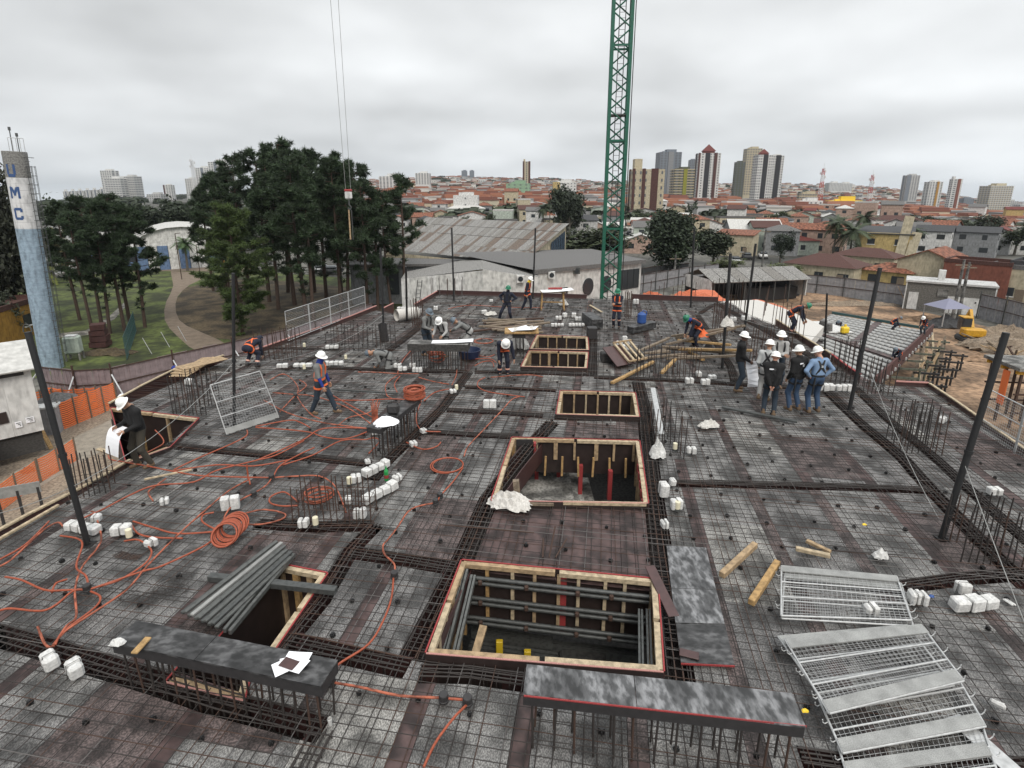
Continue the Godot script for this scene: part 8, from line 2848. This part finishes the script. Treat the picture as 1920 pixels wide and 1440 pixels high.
	b.bar((c[0] + c[3]) * .5 - c[0] + V(0, .05, .5), (c[0] + c[3]) * .5 - c[0] + V(2, .05, .5), 4.0, .06)
	part(b, "white_sheet", M.foam, o)
	for q in [[.12, .5], [.2, .46]]:
		var st := thing("dome_stack", "stack of grey plastic domes on the waffle slab, " + ("left" if q[0] < .15 else "right") + " one", "stack", c[0].lerp(c[1], q[0]).lerp(c[3].lerp(c[2], q[0]), q[1]))
		for i in 4: put(dome, "dome", M.roof_grey, st, Transform3D(Basis(Vector3.UP, .5 + .1 * i), V(0, i * .16, 0)))
	o = thing("yellow_container", "small yellow container on the waffle slab", "container", c[0].lerp(c[1], .36).lerp(c[3].lerp(c[2], .36), .52))
	b = MB.new()
	b.chamfered(V(0, .35, 0), V(.6, .55, .45), .1)
	part(b, "body", M.yellow, o)
	b = MB.new()
	b.lathe([Vector2(0, .8), Vector2(.1, .8), Vector2(.1, .6)], 8)
	part(b, "cap", M.yellow, o)
	# its shoring
	for i in 22:
		b = MB.new()
		var q: Vector3 = c[1].lerp(c[2], (i + .5) / 22.0) + V(.9 + .9 * (i % 3), 0, .5)
		b.bar(V(0, GY, 0), V(0, -5.6 - .5 * (i % 3), 0), .1, .1)
		b.bar(V(-1.6, -5.6 - .5 * (i % 3), .2), V(.4, -5.8 - .5 * (i % 3), 0), .1, .14)
		solo("shoring_prop", "dark prop with a cross head under the right edge of the waffle slab", "prop", b, M.pole_black if i % 3 else M.wall_olive, V(q.x, 0, q.z), "props under the waffle slab")
	for i in 16:
		var q: Vector3 = V(27.69, -8, -37.06).lerp(V(35.02, -8, -43.81), (i * 7 % 16) / 16.0)
		plank("plank", "yellowish timber leaning in the heap beside the waffle slab's shoring", q + V(rng.randf(), 0, 0), q + V(1.4 + rng.randf(), 1.6 + rng.randf(), -1.0 - rng.randf() * 2.0), .16, .1, [M.timber, M.timber_old, M.timber_pale, M.timber_old][i % 4], .0).set_meta("group", "timbers beside the shoring")
	var hb: Material = M.harness_orange
	for q in [["crouching worker in navy and orange near the left of the waffle slab", V(28.5, -5.8, -47), -40, 55.0, .62], ["crouching worker in black at the far side of the waffle slab", V(30.53, -4.61, -43.2), 60, 50.0, .55], ["stooping worker in white helmet at the far right corner of the waffle slab", V(31.71, -4.61, -41.5), -60, 40.0, .86], ["kneeling worker in blue and orange at the near right of the waffle slab", V(25.79, -4.86, -35.5), -60, 62.0, .55]]:
		var w := worker(q[0], q[1], q[2], 1.75, {"jacket": M.navy, "trousers": M.jeans_dark if q[4] > .8 else M.navy, "harness": hb, "pelvis": V(0, q[4], -.15), "bend": q[3], "nod": 10, "hands": [V(.16, .25, .5), V(-.16, .25, .45)], "boots": M.boot_dark, "helmet": M.helmet_white if q[4] > .8 else M.helmet_grey})
	# the yard
	at = V(52.28, -8, -65.5)
	o = thing("block_building", "grey concrete block building with white doors in the yard", "building", at, -.62)
	block(b, o, V(0, 1.7, -2), V(8.4, 3.4, 4), "wall", M.block_grey)
	for x in [-4.25, 4.25]: block(b, o, V(x, 1.75, -2), V(.12, 3.5, 4.1), "corner_trim", M.wall_white)
	block(b, o, V(0, 3.5, -2), V(8.8, .22, 4.4), "roof_slab", M.wall_pale)
	block(b, o, V(-.9, 4.2, -2), V(.7, 1.3, .7), "chimney", M.wall_white)
	for q in [[-3.4, 1.1, 1.0, 2.1, "door", M.wall_white], [.7, 1.0, 1.5, 2.0, "door", M.wall_white], [2.4, 1.0, 1.9, 2.0, "door", M.wall_white], [-.6, 2.3, 1.0, .9, "window", M.concrete], [3.55, 2.0, 1.1, 1.0, "window", M.concrete]]: block(b, o, V(q[0], q[1], .04), V(q[2], q[3], .1), q[4], q[5])
	for x in [.45, .9, 2.6]: block(b, o, V(x, 1.5, .1), V(.14, .2, .04), "vent", M.black_plain)
	o = thing("canopy_tent", "lilac canopy tent in the yard in front of the block building", "tent", V(47.18, -8, -58.91), .1)
	b = MB.new()
	for i in 4:
		var t0 := TAU * (i + .5) / 4.0
		var t1 := TAU * (i + 1.5) / 4.0
		b.tri(V(cos(t1) * 2.3, 2.1, sin(t1) * 2.0), V(cos(t0) * 2.3, 2.1, sin(t0) * 2.0), V(0, 3.0, 0))
	part(b, "canopy", M.canopy_lilac, o)
	for x in [-1.5, 1.5]: for z in [-1.3, 1.3]: block(b, o, V(x, 1.05, z), V(.08, 2.1, .08), "pole", M.galv)
	solo("debris_heap", "dark heap of tables and goods under the lilac canopy", "heap", crumple(V(4.5, 1.4, 2.5), 111, 12), M.roof_dark, V(46.93, -8, -58.41))
	o = thing("excavator", "yellow excavator seen from behind in the yard", "excavator", V(44.56, -8, -52.24), -.25)
	o.scale = Vector3.ONE * .8
	for x in [-.85, .85]:
		b = MB.new()
		b.chamfered(V(x, .35, 0), V(.5, .7, 2.6), .2)
		part(b, "track", M.roof_dark, o)
	b = MB.new()
	b.chamfered(V(0, 1.25, .5), V(2.3, 1.0, 1.3), .15)
	part(b, "engine_cover", M.machine_yellow, o)
	block(b, o, V(0, .75, 0), V(1.4, .3, 1.6), "turntable", M.roof_dark)
	b = MB.new()
	b.chamfered(V(-.5, 2.1, -.6), V(1.0, 1.5, 1.3), .1)
	part(b, "cab", M.glass_dark, o)
	block(b, o, V(-.5, 2.9, -.6), V(1.05, .1, 1.35), "cab_roof", M.machine_yellow)
	b = MB.new()
	b.bar(V(.5, 1.5, -.8), V(.8, 3.4, -2.6), .3, .4)
	b.bar(V(.8, 3.4, -2.6), V(1.0, 1.4, -4.2), .25, .32)
	part(b, "boom", M.machine_yellow, o)
	b = MB.new()
	b.chamfered(V(1.0, 1.1, -4.2), V(.9, .7, .7), .12)
	part(b, "bucket", M.roof_dark, o)
	plank("board", "yellow plywood board leaning on the hoarding in the yard", V(49.42, -8, -68.67) + V(.5, 0, 0), V(49.34, -8, -69.34) + V(-.6, 2.5, 0), .9, .05, M.timber, .0)
	for q in [["earth heap at the right edge of the yard", V(46.46, -8, -49.42), V(9, 1.8, 6), "dirt_grey"], ["small earth mound in the middle of the yard", V(40.91, -8, -46.54), V(4, .5, 2.5), "dirt"], ["grey rubble strip along the hoarding in the yard", V(43.9, -8, -70.03), V(12, .7, 2), "dirt_grey"], ["heap of debris right of the excavator", V(49.18, -8, -53.88), V(7, 1.5, 3), "dirt_grey"], ["low dirt heap near the canopy", V(47.31, -8, -61.49), V(6, .6, 2), "dirt"]]:
		solo("earth_heap", q[0], "heap", crumple(q[2], 120 + names.get("earth_heap", 0), 14), M[q[3]], q[1])
	for i in 22:
		var q: Vector3 = V(45.24, -8, -50.33).lerp(V(41.42, -8, -42.42), (i * 5 % 22) / 22.0)
		plank("plank", "scattered dark timber among the debris at the right edge of the yard", q, q + V(rng.randf_range(-2, 2), rng.randf_range(.1, 1.2), rng.randf_range(-2, 1)), .14, .1, [M.timber_old, M.rebar_rust, M.timber_old, M.timber][i % 4], .2).set_meta("group", "timbers in the yard debris")
	o = thing("yellow_scaffold", "yellow-topped scaffold table with dark legs at the right edge", "scaffold", V(32.35, -8, -32.81), -.1)
	for i in 3: block(b, o, V(0, 3.6, -1.2 + i * 1.2), V(3.6, .2, .18), "beam", M.machine_yellow)
	block(b, o, V(0, 3.85, 0), V(3.8, .2, 3.0), "deck", M.concrete)
	for x in [-1.5, .0, 1.5]: for z in [-1.2, .0, 1.2]: block(b, o, V(x, 1.75, z), V(.12, 3.5, .12), "leg", M.rebar_rust)
	for y in [1.0, 2.2]: for z in [-1.2, 1.2]: block(b, o, V(0, y, z), V(3.4, .1, .1), "rail", M.rebar_rust)
	block(b, o, V(-1.75, 2.4, .4), V(.06, 2.2, .5), "orange_cloth", M.orange_mesh)

func make_town() -> void:
	# the houses next to the site
	house("cream house with a long brown tiled roof behind the hoarding, left one", V(49.35, -8, -86.98), -48, 10, 7, 3.2, "hip", M.wall_cream, M.roof_brown, "", true)
	house("long cream house with brown tiled roof and white eaves, behind the first row", V(63.1, -8, -98.76), -48, 9.5, 6, 3.2, "hip", M.wall_cream, M.roof_brown, "", true)
	house("small house with red hip roof and yellow gates behind the hoarding", V(56.55, -8, -82.52), -50, 6.5, 5, 2.8, "hip", M.wall_yellow, M.roof_orange, "", true)
	house("gabled house with a porch roof of orange tiles", V(61.39, -8, -80.67), -50, 7, 8, 4.6, "gable", M.wall_cream, M.roof_orange, "", true)
	house("two-storey house with brick-red panels round its windows", V(62.93, -8, -74.41), -50, 7, 5, 4.9, "flat", M.wall_brick, M.roof_brown, "", true)
	house("pale yellow two-storey house right of the brick-red one", V(65.49, -8, -72.15), -52, 4.5, 5, 4.6, "flat", M.wall_cream, M.roof_grey, "", true)
	house("pale blue-grey house at the right edge behind the hoarding", V(67.51, -8, -70.72), -52, 5, 6, 5.2, "flat", M.wall_pale, M.roof_dark, "", true)
	house("mint green single-storey house left of the palms", V(67.28, -8, -127.79) + V(0, 0, -4), -8, 12, 8, 3.2, "hip", M.wall_mint, M.roof_red, "", true)
	house("white house with arched porch and orange roof left of the street", V(56.53, -8, -164.17) + V(0, 0, -5), -5, 12, 9, 4.6, "gable", M.wall_white, M.roof_orange, "", true)
	house("cream house with orange eaves beside the street", V(51.14, -8, -123.55) + V(0, 0, -4), -35, 8, 6, 4.8, "shed", M.wall_cream, M.roof_orange, "", true)
	house("large grey-roofed shed beside the street", V(60.95, -8, -137.19) + V(0, 0, -6), -10, 12, 10, 5.0, "gable_x", M.wall_grey, M.roof_pale, "", true)
	var yh: Vector3 = V(75.81, -8, -114.05)
	var o := house("yellow modern house with two tall blade-like slabs", yh, -35, 9, 8, 6.2, "shed", M.wall_yellow, M.roof_dark, "", true)
	for x in [2.6, 4.2]:
		var b := MB.new()
		b.bar(V(x, -1, 4.6), V(x + .9, 9.5 if x < 3 else 6.5, 3.6), 1.6, .4)
		part(b, "blade_wall", M.wall_cream, o)
	palm("large palm left of the yellow modern house, its crown the widest", V(69.01, -8, -114.05), 6.2, 1.5)
	palm("tall palm leaning left beside the mint house", V(69.35, -8, -120.55), 7.6, 1.2)
	palm("tall palm right behind the widest palm", V(85.45, -8, -137.19), 8.0, 1.2)
	palm("short bushy palm in front of the yellow modern house", V(62.93, -8, -101.49), 2.2, 1.3, Color(.05, .07, .025))
	palm("palm behind the grey wall right of the yellow house", V(89.64, -8, -125.64), 5.5, 1.0)
	palm("pair of palms left of the crane, left one", V(10.38, -8, -188.74) , 8.5, 1.2)
	palm("pair of palms left of the crane, right one", V(12.84, -8, -193.55), 10.0, 1.0)
	leafy("big dark tree with long drooping branches right of the crane", V(26.69, -8, -98.76), 11.5, 10.5, Color(.022, .036, .016), "", 520, 21, .5)
	leafy("round dark tree at the street corner behind the open shed", V(36.7, -8, -101.49), 8.6, 8.5, Color(.022, .032, .014), "", 260, 22)
	leafy("light green bush in front of the round dark tree", V(36.88, -8, -94.92), 3.6, 6.0, Color(.07, .085, .03), "", 80, 23)
	leafy("wide dark green tree behind the warehouse's glazed end, left of the crane", V(15.51, -8, -107.42), 7.5, 16.0, Color(.03, .042, .014), "", 240, 24)
	leafy("tall dark conifer-like tree left of the crane, behind the warehouse", V(14.96, -8, -148.03), 17.5, 11.0, Color(.02, .03, .015), "", 260, 25, .3)
	leafy("leafy tree with light foliage before the gabled house", V(54.83, -8, -73.64), 3.6, 3.2, Color(.05, .09, .03), "", 60, 26)
	leafy("dark round tree in the town at the right, near the pink houses", V(125.34, -8, -148.03), 8.5, 10.0, Color(.03, .04, .02), "", 140, 27)
	leafy("row of dark clipped conifers by the left end of the hoarding", V(53.79, -8, -111.47), 6.5, 6.0, Color(.014, .024, .012), "", 120, 28)
	leafy("green bush behind the left end of the yard hoarding", V(39.72, -8, -80.67), 4.2, 6.0, Color(.08, .1, .035), "", 90, 29)
	# the rest of the town, street after street
	var walls := ["wall_white", "wall_white", "wall_cream", "wall_pale", "wall_yellow", "wall_grey", "wall_mint", "wall_pink", "wall_white", "wall_white", "wall_pale", "wall_cream", "wall_white"]
	var roofs := ["roof_orange", "roof_orange", "roof_red", "roof_grey", "roof_brown", "roof_pale", "roof_dark", "roof_orange"]
	var said := {"wall_white": "white", "wall_cream": "cream", "wall_pale": "pale grey", "wall_yellow": "yellow", "wall_grey": "grey", "wall_mint": "mint green", "wall_pink": "pink", "roof_orange": "orange tiled", "roof_red": "dark red", "roof_grey": "grey", "roof_brown": "brown", "roof_pale": "pale", "roof_dark": "dark"}
	var z := 128.0
	var n := 0
	var trees := 0
	while z < 470.0:
		var a := -.2
		while a < .98:
			var w := rng.randf_range(5.0, 7.5) * (1.0 if rng.randf() < .9 else 2.0)
			var x := a * z
			var skip := (z < 150.0 and a < .2) or (z < 165.0 and absf(a - .64) < .08) or (z < 155.0 and a > .3 and a < .42)
			if a < .12 and z < 190.0: skip = true
			if not skip and rng.randf() < .8 and n < 300:
				var wn: String = walls[rng.randi() % walls.size()]
				var rn: String = roofs[rng.randi() % roofs.size()]
				var flat := rng.randf() < .25
				if flat: rn = "roof_grey" if rng.randf() < .6 else "roof_pale"
				var h := rng.randf_range(2.7, 3.6) + (2.6 if rng.randf() < .35 else .0) + (5.0 if rng.randf() < .06 else .0)
				var dist := "nearer" if z < 190 else "middle" if z < 290 else "farther"
				var side := "left of the crane" if a < .16 else "right of the crane" if a < .4 else "around the palms" if a < .66 else "at the right"
				var zz := -z - rng.randf_range(0, 6)
				house("%s%s house, %s %s roof, %s town rows, %s" % ["tall " if h > 6.5 else "two-storey " if h > 4.5 else "wide low " if w > 11 else "", said[wn], "flat" if flat else "pitched", said[rn], dist, side], V(x, land(x, zz), zz), -a * 48.0 + rng.randf_range(-14, 14), w, rng.randf_range(5, 6.5), h, "flat" if flat else ["gable", "gable_x", "hip", "gable_x"][rng.randi() % 4], M[wn], M[rn], "houses of the town beyond the site")
				n += 1
			elif not skip and trees < 90:
				var zz := -z - 4.0
				leafy("%s %s tree between the houses, %s rows of the town, %s" % ["large" if trees % 3 == 0 else "small", "dark green" if trees % 2 == 0 else "lighter green", "nearer" if z < 190 else "middle" if z < 290 else "farther", "left of the crane" if a < .16 else "right of the crane" if a < .4 else "around the palms" if a < .66 else "at the right"], V(x, land(x, zz), zz), (7.5 if trees % 3 == 0 else 4.5) + rng.randf(), (9.0 if trees % 3 == 0 else 5.5) + rng.randf(), [Color(.03, .042, .018), Color(.045, .06, .024)][trees % 2], "trees between the houses", 90, 30 + trees % 3)
				trees += 1
			a += (w + rng.randf_range(.6, 3.2)) / z
		z *= 1.062
	# beyond that, a hillside of houses and trees too small to tell apart
	for k in 4:
		var b := MB.new()
		b.tint = true
		b.col = [Color(.62, .62, .6), Color(.56, .5, .38), Color(.4, .4, .4), Color(.6, .58, .54)][k]
		b.box(V(0, 1.5, 0), V(9, 6, 8))
		b.col = [Color(.3, .14, .09), Color(.2, .09, .065), Color(.2, .2, .2), Color(.45, .43, .41)][k]
		b.box(V(0, 4.7, 0), V(9.4, .45, 8.4))
		if k < 2: b.bar(V(-4.6, 5.2, 0), V(4.6, 5.2, 0), 4.6, .7)
		b.col = Color(.05, .055, .06)
		for i in 3: b.box(V(-3 + i * 3, 2.4, 4.0), V(1.4, 1.3, .2))
		var where := []
		for i in 1900:
			var dz := 270.0 * pow(9.0, rng.randf()) * rng.randf_range(.95, 1.05)
			var x := dz * rng.randf_range(-.34, 1.05)
			var s := rng.randf_range(.65, 1.15) * (1.0 + dz / 4000.0)
			where.append(Transform3D(Basis(Vector3.UP, rng.randf_range(-.5, .5)).scaled(V(s, s * rng.randf_range(.8, 1.5), s)), V(x, land(x, -dz), -dz)))
		var hm := StandardMaterial3D.new()
		hm.vertex_color_use_as_albedo = true
		hm.roughness = .9
		hm.resource_name = "far_house"
		stuff(tag(scatter("far_houses", b.mesh(), hm, where, self), ["far white houses with orange roofs", "far cream houses with red roofs", "far grey houses with flat roofs", "far pale houses with light roofs"][k] + " packed on the hills at the horizon", "houses"))
	var b := MB.new()
	for i in 90:
		var d := V(rng.randfn(), absf(rng.randfn()) * .8 + .1, rng.randfn()).normalized()
		var p := d * rng.randf_range(.75, 1.0)
		var q := Basis.from_euler(V(rng.randf() * TAU, rng.randf() * TAU, 0))
		b.quad(p + q * V(-.2, 0, -.12), p + q * V(.2, 0, -.12), p + q * V(.2, 0, .12), p + q * V(-.2, 0, .12))
	b.lathe([Vector2(0, .85), Vector2(.5, .7), Vector2(.78, .3), Vector2(.7, .0)], 8)
	var where := []
	var cols := []
	for i in 1500:
		var dz := 200.0 * pow(12.0, rng.randf())
		var a := rng.randf_range(-.3, 1.05)
		if dz > 1400.0 or rng.randf() < .25: a = rng.randf_range(-1.0, .2)
		if dz < 420.0 and rng.randf() < .6: continue
		var x := dz * a
		var s := rng.randf_range(3.0, 6.5) * (1.0 + dz / 1500.0)
		where.append(Transform3D(Basis(Vector3.UP, rng.randf() * TAU).scaled(V(s * 1.2, s, s * 1.2)), V(x, land(x, -dz), -dz)))
		cols.append(Color(.03, .042, .02) * rng.randf_range(.7, 1.5))
	var lm: StandardMaterial3D = M.leaf
	stuff(tag(scatter("far_trees", b.mesh(), lm, where, self, cols), "far dark green trees scattered over the hills and between the houses", "trees"))

func make_towers() -> void:
	var T2 := func(l: String, p: Vector3, wpx: float, topv: Vector3, m: String, cols: int, floors: int, bands := [], extra := "", win := [.5, .55], deep := .8) -> void:
		var w := wpx * -p.z / 1040.0
		tower(l, p, topv.y, w, w * deep, M[m], cols, floors, bands, extra, win, rng.randf_range(-10, 2))
	T2.call("cream slab block with a brown stripe and balconies right of the crane", V(58.16, -9.81, -250), 56, V(56.67, 15.11, -250), "wall_cream", 6, 8, [[-.5, -.42, M.wall_brown, .3], [-.2, -.1, M.wall_brown, .4], [.08, .3, M.wall_brown, -.2]], "tank", [.3, .4])
	T2.call("grey stepped tower with dark balconies, left of the yellow-green one", V(150.62, -2.4, -560), 38, V(147.51, 41.87, -560), "wall_bluegrey", 6, 19, [[-.12, .12, M.wall_grey, 1.0]])
	T2.call("mid-height block with white bands and an olive stripe", V(123.86, .89, -420), 35, V(122.3, 21.18, -420), "wall_olive", 4, 11, [["h", M.wall_cream, .6], [-.06, .12, M.wall_lime, 1.0]])
	T2.call("narrow grey tower just left of the red-roofed one", V(199.39, -.73, -640), 14, V(196.15, 39.15, -640), "wall_bluegrey", 4, 17)
	T2.call("dark red and white tower with a red pyramid roof", V(175.1, .57, -520), 38, V(171.77, 38.42, -520), "wall_white", 8, 17, [[-.5, -.42, M.wall_brown, .5], [-.2, .02, M.wall_black, .3], [.2, .34, M.wall_brown, .6]], "pyramid", [.45, .5])
	T2.call("narrow olive tower left of the cream one", V(219.81, 1.15, -560), 16, V(216.53, 33.07, -560), "wall_olive", 3, 15)
	T2.call("cream tower left of the black and white one", V(247.7, 1.87, -600), 26, V(242.71, 48.07, -600), "wall_cream", 6, 19)
	T2.call("black and white tower with a grey pyramid roof", V(207.25, -2.48, -480), 26, V(203.06, 34.69, -480), "wall_white", 7, 17, [[-.14, .16, M.wall_black, .6]], "pyramid", [.5, .55])
	T2.call("black and white tower with a flat top, right of its pyramid-roofed twin", V(227.51, -2.39, -500), 20, V(223.02, 35.44, -500), "wall_white", 6, 18, [[-.2, .2, M.wall_black, .6]])
	T2.call("grey and white tower alone at the right", V(498.37, -5.51, -720), 21, V(492.88, 24.86, -720), "wall_pale", 5, 20, [[-.5, -.2, M.wall_bluegrey, .4]])
	T2.call("white tower with an ochre corner at the right", V(469.06, -12.37, -640), 22, V(463.66, 15.95, -640), "wall_white", 5, 17, [[.05, .22, M.wall_ochre, .5]])
	T2.call("white tower with dark red stripes and a spiked crown", V(462.56, -12.85, -600), 15, V(456.38, 18.02, -600), "wall_white", 2, 15, [["h", M.wall_white, .4], [.0, .3, M.wall_brick, .8]], "tank")
	T2.call("broad cream tower with many balconies near the right edge", V(438.54, -17.47, -520), 37, V(432.46, 10.4, -520), "wall_cream", 9, 16, [["h", M.wall_white, .7]])
	T2.call("small blue-grey tower left of the broad cream one", V(715.62, -21.56, -900), 18, V(712.24, -5.17, -900), "wall_bluegrey", 5, 9)
	T2.call("pale tower cluster at the right edge of the picture, left one", V(697.03, -25.8, -800), 20, V(692.9, -7.54, -800), "wall_pale", 6, 10)
	T2.call("pale tower cluster at the right edge of the picture, right one", V(697.79, -30.75, -780), 18, V(693.49, -12.16, -780), "wall_pale", 6, 9)
	T2.call("long white block on the hill right of the antenna masts, left half", V(613.9, 6.2, -1100), 20, V(611.73, 20.99, -1100), "wall_white", 8, 7)
	T2.call("long white block on the hill right of the antenna masts, right half", V(636.41, 6.2, -1100), 20, V(634.31, 20.01, -1100), "wall_white", 8, 7)
	T2.call("bright yellow long building in the town", V(244.21, -4.45, -420), 58, V(243.63, -.63, -420), "yellow", 1, 1, [], "", [.02, .1], .3)
	T2.call("olive-cream low block with window bands", V(222.63, -1.57, -430), 34, V(221.84, 4.26, -430), "wall_cream", 8, 3, [], "", [.8, .45], .4)
	T2.call("white gabled hall in the town centre right", V(171.85, -4.88, -330), 40, V(171.08, .83, -330), "wall_white", 5, 2, [], "", [.3, .3], .5)
	T2.call("brown and cream tower alone left of the crane", V(16.3, 9.7, -650), 13, V(16.12, 37.96, -650), "wall_cream", 3, 14, [[-.5, -.3, M.wall_brown, .4], [.25, .5, M.wall_brown, .5]], "tank")
	T2.call("pale green building in the town left of the crane", V(4.69, 4.69, -420), 42, V(4.67, 11.47, -420), "wall_green", 4, 3, [], "", [.3, .3], .4)
	T2.call("white block with yellow end left of the crane", V(36.5, 4.76, -400), 42, V(36.32, 11.94, -400), "wall_white", 7, 4, [[-.5, -.2, M.wall_yellow, .3]], "", [.35, .35], .4)
	T2.call("plain white cube-like building behind the warehouse roof", V(-18.37, -3, -230), 44, V(-18.22, 4.54, -230), "wall_white", 1, 3, [], "", [.06, .2], .6)
	T2.call("pale block on the hill in front of the pines' right side", V(-129.12, 7.32, -620), 38, V(-128.36, 21.17, -620), "wall_white", 6, 10)
	T2.call("white twin block right of the pines", V(-95.46, 12.88, -620), 25, V(-94.99, 24.47, -620), "wall_white", 5, 11)
	T2.call("far pale tower on the hill, left one of two", V(-140, 39.68, -1700), 9, V(-139.48, 63.81, -1700), "wall_bluegrey", 4, 12)
	T2.call("far pale tower on the hill, right one of two", V(-117.98, 39.68, -1700), 8, V(-117.54, 63.81, -1700), "wall_bluegrey", 4, 12)
	for i in 6: T2.call("slim white tower in the even row at the left horizon, " + ["first", "second", "third", "fourth", "fifth", "sixth"][i] + " from the left", V(-697.75, -16.63, -900).lerp(V(-640.45, -16.63, -900), i / 5.0), 11, V(-693.31, 5.39, -900).lerp(V(-635.77, 8.63, -900), i / 5.0), "wall_white", 4, 12, [[-.1, .1, M.wall_bluegrey, .4]], "tank")
	T2.call("tall white tower at the left horizon right of the even row", V(-570.96, -13.1, -820), 22, V(-562.42, 33.99, -820), "wall_white", 5, 20)
	T2.call("broad white block at the left horizon, left part", V(-534.35, -12.16, -780), 30, V(-528.21, 22.25, -780), "wall_white", 6, 15, [["h", M.wall_white, .5]], "", [.8, .45])
	T2.call("broad white block at the left horizon, right part", V(-521.12, -11.68, -790), 24, V(-514.77, 25.27, -790), "wall_pale", 6, 16, [["h", M.wall_white, .5]], "", [.8, .45])
	T2.call("low white block at the left horizon before the pines", V(-471.08, -13.07, -760), 26, V(-468.64, 2.09, -760), "wall_pale", 6, 7)
	T2.call("slim brown and white tower at the left horizon", V(-537.46, -10.07, -900), 14, V(-533.54, 15.08, -900), "wall_white", 3, 12, [[-.5, -.3, M.wall_brown, .5]])
	T2.call("white tower right of the left lattice mast", V(-443.68, -5.36, -800), 19, V(-439.62, 22.67, -800), "wall_white", 5, 13)
	T2.call("white tower partly behind the pines, middle one of three", V(-414.18, -3.66, -780), 24, V(-408.67, 36.08, -780), "wall_white", 6, 18, [[-.1, .1, M.wall_bluegrey, .5]])
	T2.call("tallest white tower partly behind the pines at the left", V(-380.69, -2.03, -760), 34, V(-374.84, 42.66, -760), "wall_white", 7, 20, [[-.2, -.05, M.wall_bluegrey, .5], [.2, .3, M.wall_bluegrey, .5]])
	mast("grey lattice mast at the left horizon", V(-386.08, -2.65, -700), V(-379.61, 42.24, -700).y, 3.2, false)
	mast("red and white lattice mast with drum aerials at the right", V(177.75, -2.77, -330), V(174.76, 18.55, -330).y, 1.6, true)
	mast("dark lattice mast loaded with aerials, right of the red and white one", V(200.02, -4.84, -320), V(196.84, 14.78, -320).y, 1.5, true)
	# poles and cars along the street
	for q in [["concrete street pole at the yard hoarding, left one of a pair", V(50.47, -4.9, -62), V(49.72, -1.22, -62)], ["concrete street pole at the yard hoarding, right one of a pair", V(51.1, -5.02, -62), V(50.38, -1.52, -62)], ["concrete street pole beside the round dark tree", V(45.09, -4.91, -100), V(44.54, -.2, -100)], ["concrete street pole at the grey hoarding behind the crane", V(24.99, -6.68, -85), V(24.73, -3.24, -85)]]:
		var o := thing("street_pole", q[0], "pole", V(q[1].x, GY, q[1].z))
		var bb := MB.new()
		bb.tube([Vector3.ZERO, V(0, q[2].y - GY, 0)], [.2, .13], 7)
		part(bb, "pole", M.concrete, o)
		bb = MB.new()
		bb.bar(V(-.9, q[2].y - GY - .6, 0), V(.9, q[2].y - GY - .6, 0), .12, .12)
		part(bb, "cross_arm", M.timber_old, o)
	for q in [["silver car parked by the round tree", V(45.12, -8, -112.32), M.galv, 80], ["dark car parked on the street behind the silver one", V(50.46, -8, -119.57), M.roof_dark, 75], ["white car at the far end of the street", V(54.76, -8, -121.53), M.wall_white, 70], ["white van beside the mint house", V(79.69, -8, -137.19), M.wall_white, 60], ["dark car in the shade of the grove", V(-31.81, -8, -97.44), M.roof_dark, 10], ["silver car among the grove's trunks", V(-33.74, -8, -98.76), M.galv, 20]]:
		var o := thing("parked_car", q[0], "car", q[1], deg_to_rad(q[3]))
		var bb := MB.new()
		bb.chamfered(V(0, .65, 0), V(4.1, .65, 1.7), .2)
		part(bb, "body", q[2], o)
		bb = MB.new()
		bb.chamfered(V(-.2, 1.2, 0), V(2.2, .6, 1.5), .22)
		part(bb, "cabin", M.glass_dark, o)
		for x in [-1.3, 1.3]:
			for s in [-.8, .8]:
				bb = MB.new()
				bb.lathe([Vector2(0, .1), Vector2(.32, .1), Vector2(.32, -.1), Vector2(0, -.1)], 10, Transform3D(Basis(Vector3.RIGHT, PI / 2), V(x, .32, s)))
				part(bb, "wheel", M.black_plain, o)
